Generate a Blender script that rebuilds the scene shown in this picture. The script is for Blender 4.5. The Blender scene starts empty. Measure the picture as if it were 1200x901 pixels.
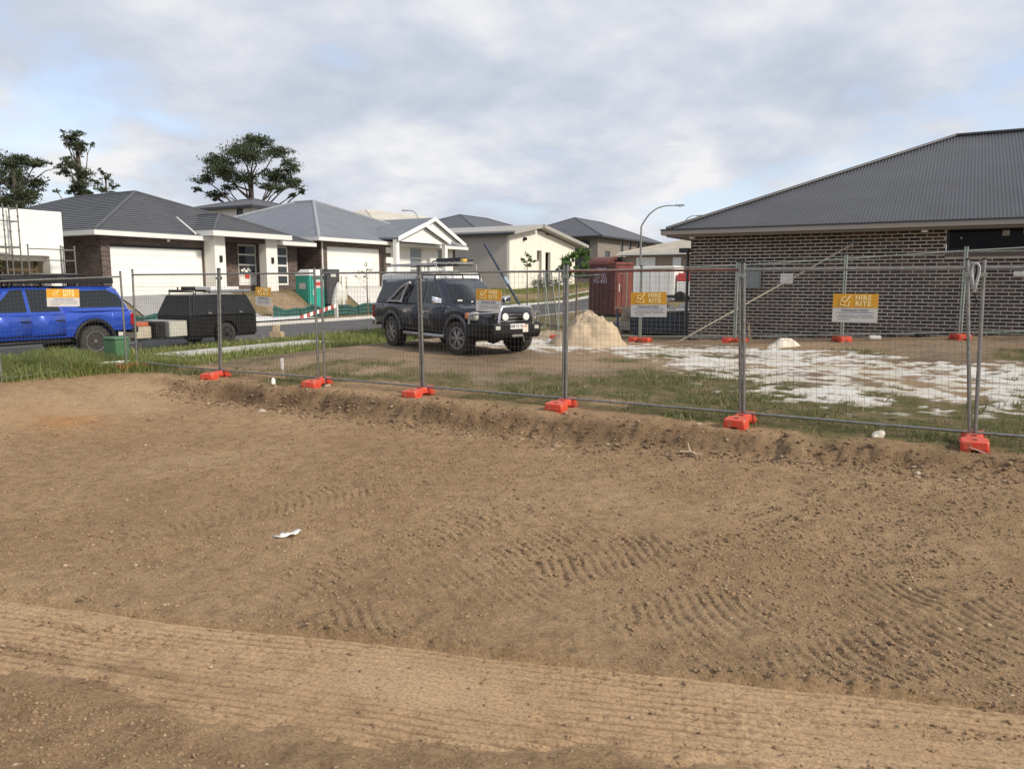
import bpy, bmesh, math, random
import numpy as np
from mathutils import Vector, Matrix, Euler
random.seed(7)
S = bpy.context.scene
COL = S.collection
PI = math.pi

# ------------------------------------------------------------------ camera
# World X runs along the front fence (to the right), Y runs along the street (away), Z up.
F = 900.0; YAW = math.radians(29.55); CH = 1.79; PITCH = math.atan(119.5/900)
sa, ca = math.sin(YAW), math.cos(YAW)
cam = bpy.data.cameras.new('camera')
cam.sensor_fit = 'HORIZONTAL'; cam.sensor_width = 36.0; cam.lens = 36.0*F/1200.0
cam.clip_start = 0.05; cam.clip_end = 4000
camo = bpy.data.objects.new('camera', cam); COL.objects.link(camo)
camo.location = (0, 0, CH); camo.rotation_euler = (PI/2-PITCH, 0, YAW)
S.camera = camo
# ------------------------------------------------------------------ light
SUN_AZ = math.radians(99); SUN_EL = math.radians(33)      # azimuth measured from +Y towards +X
sun = bpy.data.lights.new('sun', 'SUN'); sun.energy = 2.75; sun.angle = math.radians(8); sun.color = (1.0, 0.90, 0.76)
suno = bpy.data.objects.new('sun', sun); COL.objects.link(suno)
sd = Vector((math.sin(SUN_AZ)*math.cos(SUN_EL), math.cos(SUN_AZ)*math.cos(SUN_EL), math.sin(SUN_EL)))
suno.rotation_euler = (-sd).to_track_quat('-Z', 'Y').to_euler()
suno.location = sd*50
W = bpy.data.worlds.new('World'); S.world = W; W.use_nodes = True
def build_world():
    nt = W.node_tree; N = nt.nodes; L = nt.links; N.clear()
    out = N.new('ShaderNodeOutputWorld'); bg = N.new('ShaderNodeBackground'); bg.inputs['Strength'].default_value = 0.1
    sky = N.new('ShaderNodeTexSky'); sky.sky_type = 'NISHITA'; sky.sun_disc = False
    sky.sun_elevation = SUN_EL; sky.sun_rotation = SUN_AZ; sky.air_density = 1.0; sky.dust_density = 1.5; sky.ozone_density = 1.5
    tc = N.new('ShaderNodeTexCoord'); sp = N.new('ShaderNodeSeparateXYZ'); L.new(tc.outputs['Generated'], sp.inputs[0])
    def m(op, a, b=None, c=None):
        n = N.new('ShaderNodeMath'); n.operation = op
        for i, q in enumerate((a, b, c)):
            if q is None: continue
            if isinstance(q, (int, float)): n.inputs[i].default_value = q
            else: L.new(q, n.inputs[i])
        return n.outputs[0]
    # clouds lie on a flat deck: divide the direction by its height (softened near the horizon)
    zz = m('ADD', m('ABSOLUTE', sp.outputs[2]), 0.30)
    cx = m('DIVIDE', sp.outputs[0], zz); cy = m('DIVIDE', sp.outputs[1], zz)
    cb = N.new('ShaderNodeCombineXYZ'); L.new(cx, cb.inputs[0]); L.new(cy, cb.inputs[1]); cb.inputs[2].default_value = 3.7
    def noise(scale, detail, rough, dist, off):
        a = N.new('ShaderNodeVectorMath'); a.operation = 'ADD'; a.inputs[1].default_value = off; L.new(cb.outputs[0], a.inputs[0])
        n = N.new('ShaderNodeTexNoise'); n.inputs['Scale'].default_value = scale; n.inputs['Detail'].default_value = detail
        n.inputs['Roughness'].default_value = rough; n.inputs['Distortion'].default_value = dist
        L.new(a.outputs[0], n.inputs['Vector']); return n.outputs['Fac']
    def ramp(f, stops):
        r = N.new('ShaderNodeValToRGB'); e = r.color_ramp.elements
        while len(e) > 1: e.remove(e[-1])
        e[0].position = stops[0][0]; e[0].color = stops[0][1]
        for p, c in stops[1:]:
            q = e.new(p); q.color = c
        L.new(f, r.inputs[0]); return r.outputs[0]
    g = lambda r_, g_, b_: (r_, g_, b_, 1)
    n1 = noise(1.7, 6, 0.52, 0.25, (1.3, 0.2, 0)); n2 = noise(3.6, 7, 0.55, 0.15, (7.1, 3.2, 0)); n3 = noise(1.2, 4, 0.5, 0.3, (2.4, 9.6, 0))
    shade = ramp(m('ADD', m('MULTIPLY', n1, 0.5), m('MULTIPLY', n2, 0.5)),
                 [(0.38, g(4.0, 4.4, 5.2)), (0.46, g(4.6, 4.95, 5.7)), (0.53, g(5.4, 5.6, 6.1)), (0.62, g(6.7, 6.7, 6.8))])
    cover = ramp(m('ADD', m('MULTIPLY', n3, 0.6), m('MULTIPLY', n2, 0.4)), [(0.39, g(0.4, 0.4, 0.4)), (0.48, g(1, 1, 1))])
    # blue seen through the gaps is milky: sky texture lifted towards white
    lift = N.new('ShaderNodeMixRGB'); lift.blend_type = 'ADD'; lift.inputs[0].default_value = 1.0
    L.new(sky.outputs[0], lift.inputs[1]); lift.inputs[2].default_value = (2.3, 2.7, 3.5, 1)
    mx = N.new('ShaderNodeMixRGB'); L.new(cover, mx.inputs[0]); L.new(lift.outputs[0], mx.inputs[1]); L.new(shade, mx.inputs[2])
    L.new(mx.outputs[0], bg.inputs[0]); L.new(bg.outputs[0], out.inputs[0])
build_world()
vs = S.view_settings; vs.view_transform = 'Standard'; vs.look = 'None'; vs.gamma = 1.0; vs.use_curve_mapping = False
vs.exposure = 0.42

# ------------------------------------------------------------------ pixel helpers (a pixel gives a direction; a surface gives the distance)
def ray(x, y):
    a = (x-600)/F; b = (450.5-y)/F
    f = math.cos(PITCH)+b*math.sin(PITCH); z = b*math.cos(PITCH)-math.sin(PITCH)
    return (a*ca-f*sa, a*sa+f*ca, z)
def on_h(x, y, h=0.0):
    r = ray(x, y); t = (h-CH)/r[2]; return (r[0]*t, r[1]*t)
def on_u(x, y, u):
    r = ray(x, y); t = u/r[0]; return (r[1]*t, CH+r[2]*t)
def on_v(x, y, v):
    r = ray(x, y); t = v/r[1]; return (r[0]*t, CH+r[2]*t)

# ------------------------------------------------------------------ objects
def tag(o, label=None, cat=None, group=None, kind=None):
    if label: o['label'] = label
    if cat: o['category'] = cat
    if group: o['group'] = group
    if kind: o['kind'] = kind
    return o
def thing(name, label, cat, loc=(0, 0, 0), rz=0.0, group=None):
    o = bpy.data.objects.new(name, None); COL.objects.link(o); o.empty_display_size = 0.3
    o.location = loc; o.rotation_euler = (0, 0, rz)
    return tag(o, label, cat, group)
def link(name, me, parent=None, loc=None, rot=None):
    o = bpy.data.objects.new(name, me); COL.objects.link(o)
    if parent is not None: o.parent = parent
    if loc is not None: o.location = loc
    if rot is not None: o.rotation_euler = rot
    return o
class MB:
    weld = False
    def __init__(s): s.v = []; s.f = []
    def add(s, vs_, fs):
        k = len(s.v); s.v += [tuple(p) for p in vs_]; s.f += [tuple(i+k for i in f) for f in fs]; return s
    def box(s, x0, x1, y0, y1, z0, z1):
        return s.add([(x0,y0,z0),(x1,y0,z0),(x1,y1,z0),(x0,y1,z0),(x0,y0,z1),(x1,y0,z1),(x1,y1,z1),(x0,y1,z1)],
                     [(0,3,2,1),(4,5,6,7),(0,1,5,4),(1,2,6,5),(2,3,7,6),(3,0,4,7)])
    def hexa(s, b, t):            # four bottom and four top corners
        return s.add(list(b)+list(t), [(0,3,2,1),(4,5,6,7),(0,1,5,4),(1,2,6,5),(2,3,7,6),(3,0,4,7)])
    def quad(s, a, b, c, d): return s.add([a,b,c,d], [(0,1,2,3)])
    def poly(s, pts): return s.add(pts, [tuple(range(len(pts)))])
    def prism(s, pts, vec):       # polygon swept by a vector
        n = len(pts); v = Vector(vec)
        top = [tuple(Vector(p)+v) for p in pts]
        return s.add(list(pts)+top, [tuple(range(n-1,-1,-1)), tuple(range(n,2*n))]+[(i,(i+1)%n,n+(i+1)%n,n+i) for i in range(n)])
    def tube(s, p0, p1, r0, r1=None, n=8, cap=True):
        return s.path([p0, p1], [r0, r0 if r1 is None else r1], n, cap)
    def path(s, pts, r, n=8, cap=True):
        pts = [Vector(p) for p in pts]; m = len(pts)
        if not isinstance(r, (list, tuple)): r = [r]*m
        vs_, fs = [], []; ref = None
        for i in range(m):
            t = (pts[min(i+1,m-1)]-pts[max(i-1,0)])
            if t.length < 1e-9: t = Vector((0,0,1))
            t.normalize()
            if ref is None: ref = Vector((0,0,1)) if abs(t.z) < 0.9 else Vector((1,0,0))
            a = t.cross(ref)
            if a.length < 1e-6: a = t.orthogonal()
            a.normalize(); b = a.cross(t).normalized(); ref = b
            for k in range(n):
                q = 2*PI*(k+0.5)/n
                vs_.append(pts[i]+a*(r[i]*math.cos(q))+b*(r[i]*math.sin(q)))
        for i in range(m-1):
            for k in range(n):
                k2 = (k+1) % n
                fs.append((i*n+k, (i+1)*n+k, (i+1)*n+k2, i*n+k2))
        if cap:
            fs.append(tuple(range(n))); fs.append(tuple(range((m-1)*n+n-1, (m-1)*n-1, -1)))
        return s.add(vs_, fs)
    def lathe(s, prof, n=24, axis='y', c=(0,0,0)):   # prof: (radius, along)
        vs_, fs = [], []; m = len(prof)
        for (r, a) in prof:
            for k in range(n):
                q = 2*PI*k/n
                if axis == 'y': p = (c[0]+r*math.cos(q), c[1]+a, c[2]+r*math.sin(q))
                elif axis == 'z': p = (c[0]+r*math.cos(q), c[1]+r*math.sin(q), c[2]+a)
                else: p = (c[0]+a, c[1]+r*math.cos(q), c[2]+r*math.sin(q))
                vs_.append(p)
        for i in range(m-1):
            for k in range(n):
                k2 = (k+1) % n; fs.append((i*n+k, i*n+k2, (i+1)*n+k2, (i+1)*n+k))
        fs.append(tuple(range(n))); fs.append(tuple(range((m-1)*n, m*n)))
        return s.add(vs_, fs)
    def mesh(s, name, mat, smooth=None):
        me = bpy.data.meshes.new(name); me.from_pydata(s.v, [], s.f); me.update()
        bm = bmesh.new(); bm.from_mesh(me)
        if s.weld: bmesh.ops.remove_doubles(bm, verts=bm.verts, dist=1e-4)
        bmesh.ops.recalc_face_normals(bm, faces=bm.faces); bm.to_mesh(me); bm.free()
        if mat is not None: me.materials.append(mat)
        if smooth:
            me.polygons.foreach_set('use_smooth', [True]*len(me.polygons)); me.set_sharp_from_angle(angle=math.radians(smooth))
        return me
    def build(s, name, mat, parent=None, smooth=None, bevel=None, loc=None, rot=None):
        o = link(name, s.mesh(name, mat, smooth), parent, loc, rot)
        if bevel:
            b = o.modifiers.new('bevel', 'BEVEL'); b.width = bevel; b.segments = 2; b.limit_method = 'ANGLE'; b.angle_limit = math.radians(35)
        return o
def np_mesh(name, verts, quads, mat, smooth=False, attrs=None):
    verts = np.ascontiguousarray(verts, dtype=np.float32); quads = np.ascontiguousarray(quads, dtype=np.int32)
    me = bpy.data.meshes.new(name); nv = len(verts); nf, k = quads.shape
    me.vertices.add(nv); me.vertices.foreach_set('co', verts.ravel())
    me.loops.add(nf*k); me.loops.foreach_set('vertex_index', quads.ravel())
    me.polygons.add(nf); me.polygons.foreach_set('loop_start', np.arange(0, nf*k, k, dtype=np.int32))
    try: me.polygons.foreach_set('loop_total', np.full(nf, k, dtype=np.int32))
    except Exception: pass
    if smooth: me.polygons.foreach_set('use_smooth', np.ones(nf, dtype=bool))
    me.update(calc_edges=True)
    for an, arr in (attrs or {}).items():
        a = me.attributes.new(an, 'FLOAT', 'POINT'); a.data.foreach_set('value', np.ascontiguousarray(arr, dtype=np.float32).ravel())
    if mat is not None: me.materials.append(mat)
    return me
def text_mesh(txt, size, mat, name='lettering', bold=0.0, spacing=1.0):
    cu = bpy.data.curves.new(name, 'FONT'); cu.body = txt; cu.size = size; cu.align_x = 'CENTER'; cu.align_y = 'CENTER'
    cu.extrude = 0.0012; cu.offset = bold; cu.space_character = spacing; cu.resolution_u = 2
    o = bpy.data.objects.new(name, cu); COL.objects.link(o)
    dg = bpy.context.evaluated_depsgraph_get(); dg.update()
    me = bpy.data.meshes.new_from_object(o.evaluated_get(dg))
    bpy.data.objects.remove(o); bpy.data.curves.remove(cu)
    me.materials.clear(); me.materials.append(mat); return me

# ------------------------------------------------------------------ materials
MATS = {}
def mat(name, col, rough=0.6, metal=0.0, var=0.12, vscale=6.0, bump=0.0, bscale=40.0, spec=0.5, coat=0.0, dirt=0.0, dirtcol=(0.22, 0.15, 0.09), trans=0.0):
    if name in MATS: return MATS[name]
    M = bpy.data.materials.new(name); M.use_nodes = True; MATS[name] = M
    nt = M.node_tree; N = nt.nodes; L = nt.links; b = N['Principled BSDF']
    b.inputs['Roughness'].default_value = rough; b.inputs['Metallic'].default_value = metal
    b.inputs['Specular IOR Level'].default_value = spec; b.inputs['Coat Weight'].default_value = coat
    tc = N.new('ShaderNodeTexCoord')
    n = N.new('ShaderNodeTexNoise'); n.inputs['Scale'].default_value = vscale; n.inputs['Detail'].default_value = 6; n.inputs['Roughness'].default_value = 0.6
    L.new(tc.outputs['Object'], n.inputs['Vector'])
    r = N.new('ShaderNodeValToRGB'); e = r.color_ramp.elements
    c0 = [max(0, q*(1-var)) for q in col]; c1 = [min(1, q*(1+var)) for q in col]
    e[0].position = 0.3; e[0].color = (*c0, 1); e[1].position = 0.7; e[1].color = (*c1, 1)
    L.new(n.outputs['Fac'], r.inputs[0]); colout = r.outputs[0]
    if dirt > 0:
        d = N.new('ShaderNodeTexNoise'); d.inputs['Scale'].default_value = vscale*1.7; d.inputs['Detail'].default_value = 8; d.inputs['Roughness'].default_value = 0.7
        L.new(tc.outputs['Object'], d.inputs['Vector'])
        rr = N.new('ShaderNodeValToRGB'); rr.color_ramp.elements[0].position = 0.45; rr.color_ramp.elements[1].position = 0.68
        rr.color_ramp.elements[1].color = (dirt, dirt, dirt, 1); L.new(d.outputs['Fac'], rr.inputs[0])
        mx = N.new('ShaderNodeMixRGB'); L.new(rr.outputs[0], mx.inputs[0]); L.new(colout, mx.inputs[1]); mx.inputs[2].default_value = (*dirtcol, 1); colout = mx.outputs[0]
    L.new(colout, b.inputs['Base Color'])
    if bump > 0:
        k = N.new('ShaderNodeTexNoise'); k.inputs['Scale'].default_value = bscale; k.inputs['Detail'].default_value = 5
        L.new(tc.outputs['Object'], k.inputs['Vector'])
        bp = N.new('ShaderNodeBump'); bp.inputs['Strength'].default_value = bump; bp.inputs['Distance'].default_value = 0.02
        L.new(k.outputs['Fac'], bp.inputs['Height']); L.new(bp.outputs[0], b.inputs['Normal'])
    if trans: b.inputs['Transmission Weight'].default_value = trans
    return M
def glass(name, col=(0.02, 0.025, 0.03), rough=0.06):
    M = mat(name, col, rough, 0, 0.05, 1.0, spec=0.32); return M
M_GALV = mat('galvanised_steel', (0.27, 0.27, 0.26), 0.45, 0.75, 0.25, 14, dirt=0.5, dirtcol=(0.16, 0.13, 0.10))
M_GALVG = mat('green_grey_steel', (0.30, 0.34, 0.31), 0.5, 0.4, 0.2, 10, dirt=0.4)
M_WIRE = mat('mesh_wire', (0.13, 0.13, 0.125), 0.6, 0.5, 0.15, 5)
M_RUST = mat('rusty_paint', (0.16, 0.055, 0.04), 0.7, 0.1, 0.4, 9, dirt=0.6, dirtcol=(0.20, 0.16, 0.13))
M_ORANGE = mat('orange_plastic', (0.66, 0.060, 0.032), 0.5, 0, 0.12, 8, bump=0.2, bscale=30, dirt=0.75, dirtcol=(0.36, 0.20, 0.11))
M_WHITE = mat('white_paint', (0.84, 0.83, 0.79), 0.6, 0, 0.04, 2)
M_CREAM = mat('cream_render', (0.79, 0.75, 0.65), 0.8, 0, 0.05, 1.5, bump=0.05, bscale=60)
M_DOOR = mat('door_white', (0.85, 0.84, 0.79), 0.55, 0, 0.03, 1)
M_BLACK = mat('black_plastic', (0.014, 0.014, 0.015), 0.55, 0, 0.3, 8, spec=0.3, dirt=0.15, dirtcol=(0.08, 0.07, 0.06))
M_BLACKP = mat('black_paint', (0.010, 0.010, 0.011), 0.45, 0, 0.2, 3, spec=0.3, dirt=0.15, dirtcol=(0.05, 0.045, 0.04))
M_RUBBER = mat('rubber', (0.022, 0.021, 0.020), 0.85, 0, 0.3, 12, bump=0.2, bscale=40, dirt=0.55, dirtcol=(0.12, 0.095, 0.07))
M_CHROME = mat('chrome', (0.75, 0.75, 0.76), 0.18, 1.0, 0.05, 5)
M_ALLOY = mat('alloy', (0.42, 0.42, 0.43), 0.35, 0.8, 0.1, 6, dirt=0.4)
M_GLASS = glass('dark_glass')
M_GLASSH = glass('house_glass', (0.05, 0.06, 0.065), 0.05)
M_CONC = mat('concrete', (0.50, 0.48, 0.43), 0.85, 0, 0.12, 2.5, bump=0.2, bscale=60, dirt=0.35, dirtcol=(0.33, 0.28, 0.20))
M_TIMBER = mat('timber', (0.46, 0.35, 0.23), 0.8, 0, 0.25, 9, bump=0.2)
M_FASCIA = mat('fascia_pale', (0.72, 0.71, 0.68), 0.5, 0, 0.05, 2)
M_TAUPE = mat('taupe_lining', (0.25, 0.22, 0.195), 0.6, 0, 0.08, 2)
M_GUTTER = mat('dark_gutter', (0.035, 0.036, 0.040), 0.45, 0, 0.15, 4)
M_DARKIN = mat('dark_interior', (0.025, 0.022, 0.02), 0.9, 0, 0.4, 2)

def brick_mat(name, c1, c2, mortar, sx=0.25, sy=0.086, axis='auto'):
    """far brick walls: bricks only a few pixels long; laid along the wall's own run"""
    M = bpy.data.materials.new(name); M.use_nodes = True
    nt = M.node_tree; N = nt.nodes; L = nt.links; b = N['Principled BSDF']; b.inputs['Roughness'].default_value = 0.85
    tc = N.new('ShaderNodeTexCoord'); sp = N.new('ShaderNodeSeparateXYZ'); L.new(tc.outputs['Object'], sp.inputs[0])
    ad = N.new('ShaderNodeMath'); ad.operation = 'ADD'; L.new(sp.outputs[0], ad.inputs[0]); L.new(sp.outputs[1], ad.inputs[1])
    cb = N.new('ShaderNodeCombineXYZ'); L.new(ad.outputs[0], cb.inputs[0]); L.new(sp.outputs[2], cb.inputs[1])
    t = N.new('ShaderNodeTexBrick'); L.new(cb.outputs[0], t.inputs['Vector']); t.inputs['Scale'].default_value = 1.0
    t.inputs['Brick Width'].default_value = sx; t.inputs['Row Height'].default_value = sy; t.inputs['Mortar Size'].default_value = 0.006; t.inputs['Mortar Smooth'].default_value = 0.3
    t.inputs['Color1'].default_value = (*c1, 1); t.inputs['Color2'].default_value = (*c2, 1); t.inputs['Mortar'].default_value = (*mortar, 1); t.inputs['Bias'].default_value = -0.1
    L.new(t.outputs['Color'], b.inputs['Base Color'])
    bp = N.new('ShaderNodeBump'); bp.inputs['Strength'].default_value = 0.6; bp.inputs['Distance'].default_value = 0.01; bp.invert = True
    L.new(t.outputs['Fac'], bp.inputs['Height']); L.new(bp.outputs[0], b.inputs['Normal'])
    return M
M_BRICK_FAR = brick_mat('brown_brick', (0.055, 0.038, 0.034), (0.15, 0.10, 0.08), (0.30, 0.27, 0.24))
M_BRICK_TAUPE = brick_mat('taupe_brick', (0.22, 0.19, 0.165), (0.28, 0.24, 0.21), (0.30, 0.27, 0.24))
M_BRICK_TAN = brick_mat('tan_brick', (0.26, 0.19, 0.15), (0.33, 0.25, 0.20), (0.36, 0.32, 0.28))

def roof_mat(name, col, rib=0.2, axis=0, rough=0.45, strength=0.5, metal=0.0):
    """far sheet or tile roofs: fine ribs as relief"""
    M = bpy.data.materials.new(name); M.use_nodes = True
    nt = M.node_tree; N = nt.nodes; L = nt.links; b = N['Principled BSDF']; b.inputs['Roughness'].default_value = rough; b.inputs['Metallic'].default_value = metal
    tc = N.new('ShaderNodeTexCoord')
    n = N.new('ShaderNodeTexNoise'); n.inputs['Scale'].default_value = 0.9; n.inputs['Detail'].default_value = 7; n.inputs['Roughness'].default_value = 0.65; L.new(tc.outputs['Object'], n.inputs['Vector'])
    r = N.new('ShaderNodeValToRGB'); r.color_ramp.elements[0].position = 0.3; r.color_ramp.elements[1].position = 0.7
    r.color_ramp.elements[0].color = (*[q*0.8 for q in col], 1); r.color_ramp.elements[1].color = (*[min(1, q*1.2) for q in col], 1)
    L.new(n.outputs['Fac'], r.inputs[0]); L.new(r.outputs[0], b.inputs['Base Color'])
    if rib:
        w = N.new('ShaderNodeTexWave'); w.wave_type = 'BANDS'; w.bands_direction = 'X' if axis == 0 else ('Y' if axis == 1 else 'Z'); w.inputs['Scale'].default_value = 0.314/rib
        L.new(tc.outputs['Object'], w.inputs['Vector'])
        bp = N.new('ShaderNodeBump'); bp.inputs['Strength'].default_value = strength; bp.inputs['Distance'].default_value = 0.02
        L.new(w.outputs['Fac'], bp.inputs['Height']); L.new(bp.outputs[0], b.inputs['Normal'])
    return M

# ------------------------------------------------------------------ terrain
def _hash(i, j, seed):
    n = (i.astype(np.int64)*374761393 + j.astype(np.int64)*668265263 + seed*982451653) & 0x7fffffff
    n = ((n ^ (n >> 13))*1274126177) & 0x7fffffff
    n = (n ^ (n >> 16)) & 0xffff
    return n/65535.0
def vnoise(x, y, seed=0):
    xi = np.floor(x); yi = np.floor(y); fx = x-xi; fy = y-yi
    fx = fx*fx*fx*(fx*(fx*6-15)+10); fy = fy*fy*fy*(fy*(fy*6-15)+10)
    a = _hash(xi, yi, seed); b = _hash(xi+1, yi, seed); c = _hash(xi, yi+1, seed); d = _hash(xi+1, yi+1, seed)
    return (a+(b-a)*fx)*(1-fy)+(c+(d-c)*fx)*fy-0.5
def fbm(x, y, seed=0, octv=4, gain=0.5):
    r = 0; amp = 1.0
    for k in range(octv):
        r = r+amp*vnoise(x*2**k+13.7*k, y*2**k-7.3*k, seed+k); amp *= gain
    return r
def sstep(a, b, x):
    t = np.clip((x-a)/(b-a), 0, 1); return t*t*(3-2*t)
def road_h(v): return -0.12+np.interp(v, [15, 30, 55, 75, 95], [0, 0.05, 0.40, 1.7, 1.9])
KN, KF = -18.3, -26.2                      # near and far kerb lines
def lot_h(u, v):
    u = np.asarray(u, float); v = np.asarray(v, float)
    far_v = np.interp(v, [30, 55, 75, 95], [0, 0.40, 1.7, 1.9])
    h = sstep(11.5, 19.5, v)*np.clip(0.30+0.05*(u+4.6), 0, 0.75)*sstep(-13, -8, u) + 0.0
    h = np.maximum(h, far_v*1.0)
    # the lot rises a little behind the fence before it falls to the street
    h = np.maximum(h, 0.23*sstep(10.3, 14.2, v)*sstep(-15.0, -12.2, u)*sstep(24, 19, v))
    # verge towards the street
    h = np.where(u < -14.5, np.interp(v, [15, 30, 55, 75, 95], [0, 0.05, 0.40, 1.7, 1.9])+0.02, h)
    # across the street the ground climbs to the house pads
    G = np.interp(v, [-40, 17, 20, 33, 45, 54, 70, 90], [0.9, 1.0, 1.15, 1.5, 1.5, 1.15, 1.7, 1.9])
    base = road_h(v)+0.13
    s = sstep(-27.4, -30.3, -(-u)) if False else sstep(27.4, 30.3, -u)
    h = np.where(u < KF, base+(G-base)*s, h)
    # road bed
    h = np.where((u < KN) & (u > KF), road_h(v)-0.10, h)
    return h
def pad_cut(u, v):
    """excavated building pad, camera side of the front fence: depth 0..1 of the cut"""
    wob = 0.16*fbm(u*0.9, v*0.9, 5, 3)
    s1 = sstep(0.0, 0.46, 9.50+wob-v)
    s2 = sstep(0.0, 1.0, (u+14.35+0.5*fbm(u*0.4, v*0.4, 9, 2))/np.interp(v, [4, 8.2, 9.6], [3.0, 4.0, 3.4]))
    return s1*s2, s1, s2
def poly_px(pts, h=-0.33): return np.array([on_h(x, y, h) for x, y in pts])
def seg_dist(u, v, P):
    """signed distance (right of travel positive) and arc length to a polyline"""
    best = np.full(u.shape, 1e9); sg = np.zeros(u.shape); al = np.zeros(u.shape); acc = 0.0
    for i in range(len(P)-1):
        a = P[i]; d = P[i+1]-a; L = np.hypot(*d); d = d/L
        t = (u-a[0])*d[0]+(v-a[1])*d[1]; tc = np.clip(t, -3 if i == 0 else 0, L+3 if i == len(P)-2 else L)
        du = u-a[0]-tc*d[0]; dv = v-a[1]-tc*d[1]; dist = np.hypot(du, dv); side = np.sign(du*d[1]-dv*d[0])
        m = dist < best; best = np.where(m, dist, best); sg = np.where(m, side*dist, sg); al = np.where(m, acc+tc, al); acc += L
    return sg, al
ROLL = poly_px([(-60, 688), (0, 695), (200, 722), (400, 746), (600, 768), (800, 788), (1000, 808), (1200, 829), (1300, 840)])
CLEATS = [poly_px([(330, 790), (400, 735), (520, 690), (600, 655)]), poly_px([(690, 785), (760, 735), (880, 705), (1010, 655)]),
          poly_px([(900, 815), (1010, 775), (1130, 740)]), poly_px([(690, 670), (800, 635), (900, 612)]), poly_px([(300, 700), (400, 655), (480, 630)]),
          poly_px([(120, 640), (230, 610), (330, 590)]), poly_px([(560, 720), (640, 670), (760, 640), (900, 600)]), poly_px([(1040, 700), (1120, 660), (1230, 640)]), poly_px([(820, 790), (930, 730), (1080, 690), (1200, 670)]), poly_px([(470, 640), (560, 605), (640, 585)])]
def ground_h(u, v, fine=True):
    """height and masks of the building pad side"""
    cut, s1, s2 = pad_cut(u, v)
    D = np.interp(u, [-12, -4, 1.5, 6], [0.36, 0.33, 0.13, 0.10]); D = D+(0.345-D)*sstep(8.8, 6.0, v)
    h = lot_h(u, v)-D*cut
    inpad = (v < 9.9)
    h = h+0.05*fbm(u*0.45, v*0.45, 21, 3)*np.where(inpad, 1, 0.6)
    pale = np.zeros_like(h); clay = np.zeros_like(h); rough = np.ones_like(h)
    slope = np.clip(4*s1*(1-s1), 0, 1)*s2           # the steep bank under the fence
    if fine:
        h = h+0.022*fbm(u*3.1, v*3.1, 31, 3)+0.017*fbm(u*11, v*11, 41, 4, 0.6)
        h = h+np.clip(4*s2*(1-s2), 0, 1)*sstep(3.0, 4.5, v)*(0.05*fbm(u*2.2, v*4.5, 55, 4)+0.03*fbm(u*9, v*14, 56, 3))
        h = h+slope*(0.10*fbm(u*3.5, v*3.5, 51, 4)+0.05*fbm(u*12, v*12, 52, 3))
        # compacted path of the roller across the foreground
        s, al = seg_dist(u, v, ROLL)
        wob = 0.05*vnoise(al*0.7, al*0+3.3, 61)+0.03*vnoise(al*2.3, al*0+8.1, 62)
        lo = 0.81+0.25*vnoise(al*0.6, al*0+1.7, 63)
        inb = sstep(-0.010, 0.014, s+wob+0.018*fbm(u*6, v*6, 68, 2))*sstep(lo+0.22, lo-0.12, s+0.12*fbm(u*3, v*3, 69, 2))
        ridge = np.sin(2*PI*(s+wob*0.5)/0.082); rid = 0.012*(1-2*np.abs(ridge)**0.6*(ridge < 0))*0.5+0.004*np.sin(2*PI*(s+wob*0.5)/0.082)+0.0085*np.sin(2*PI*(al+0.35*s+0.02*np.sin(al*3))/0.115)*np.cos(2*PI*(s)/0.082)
        keep = np.clip(0.45+1.5*fbm(u*1.3, v*2.2, 64, 3), 0.05, 1.15)
        h = h+0.010*(1-inb)*np.abs(fbm(u*21, v*21, 43, 3))+inb*(rid*keep-0.030-0.014*fbm(u*11, v*11, 41, 4, 0.6)-0.018-0.017*fbm(u*3.1, v*3.1, 31, 3))
        # lips of loose soil along its edges
        for c0, a_, w_ in ((-0.03, 0.024, 0.022), (0.31, 0.022, 0.025), (0.64, 0.016, 0.03)):
            h = h+a_*np.exp(-((s+wob-c0)/w_)**2)*np.clip(0.55+2.2*vnoise(al*1.1+c0*9, al*0+c0*5, 65), 0, 1)*(1+2.4*fbm(u*27, v*27, 66, 2))
        pale = np.maximum(pale, 0.5*inb*np.clip(0.52+0.7*fbm(u*1.1, v*1.6, 67, 3)+0.42*ridge*keep+0.22*keep*np.sin(2*PI*(al+0.35*s+0.02*np.sin(al*3))/0.115), 0.0, 0.95)*(1-0.8*np.exp(-((s+wob-0.31)/0.05)**2)*np.clip(0.5+2*vnoise(al, al*0, 165), 0, 1)))  # ridge shading put into the colour: paler tops, darker grooves
        rough = rough*(1-0.40*inb)
        for k, P in enumerate(CLEATS):
            sc, ac = seg_dist(u, v, P)
            ins = sstep(0.36, 0.26, np.abs(sc))*(1-inb)*np.clip(0.75+1.9*fbm(u*1.3, v*1.3, 70+k, 3), 0, 1)*sstep(-0.3, 0.3, ac)
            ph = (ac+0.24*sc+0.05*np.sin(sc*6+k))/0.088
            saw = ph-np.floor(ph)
            h = h+ins*0.021*(0.35-np.exp(-(((saw-0.5)*0.088)/0.014)**2)); pale = np.maximum(pale, 0.36*ins*(1-np.exp(-(((saw-0.5)*0.088)/0.02)**2)))  # tread relief also painted: pale tops, grooves left dark as shade
    # left ramp: paler clay where the scraper cut it
    s2s = np.clip(4*s2*(1-s2), 0, 1)*sstep(3.0, 4.5, v)
    pale = np.maximum(pale, s2s*np.clip(0.8+1.3*fbm(u*1.3, v*2.6, 81, 4), 0, 1)*sstep(9.9, 8.9, v))
    c = on_h(85, 488, -0.2)
    clay = np.exp(-(((u-c[0])/0.9)**2+((v-c[1])/0.5)**2))*np.clip(0.7+fbm(u*2, v*2, 82, 3), 0, 1)
    return h, pale, clay, slope, rough
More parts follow.
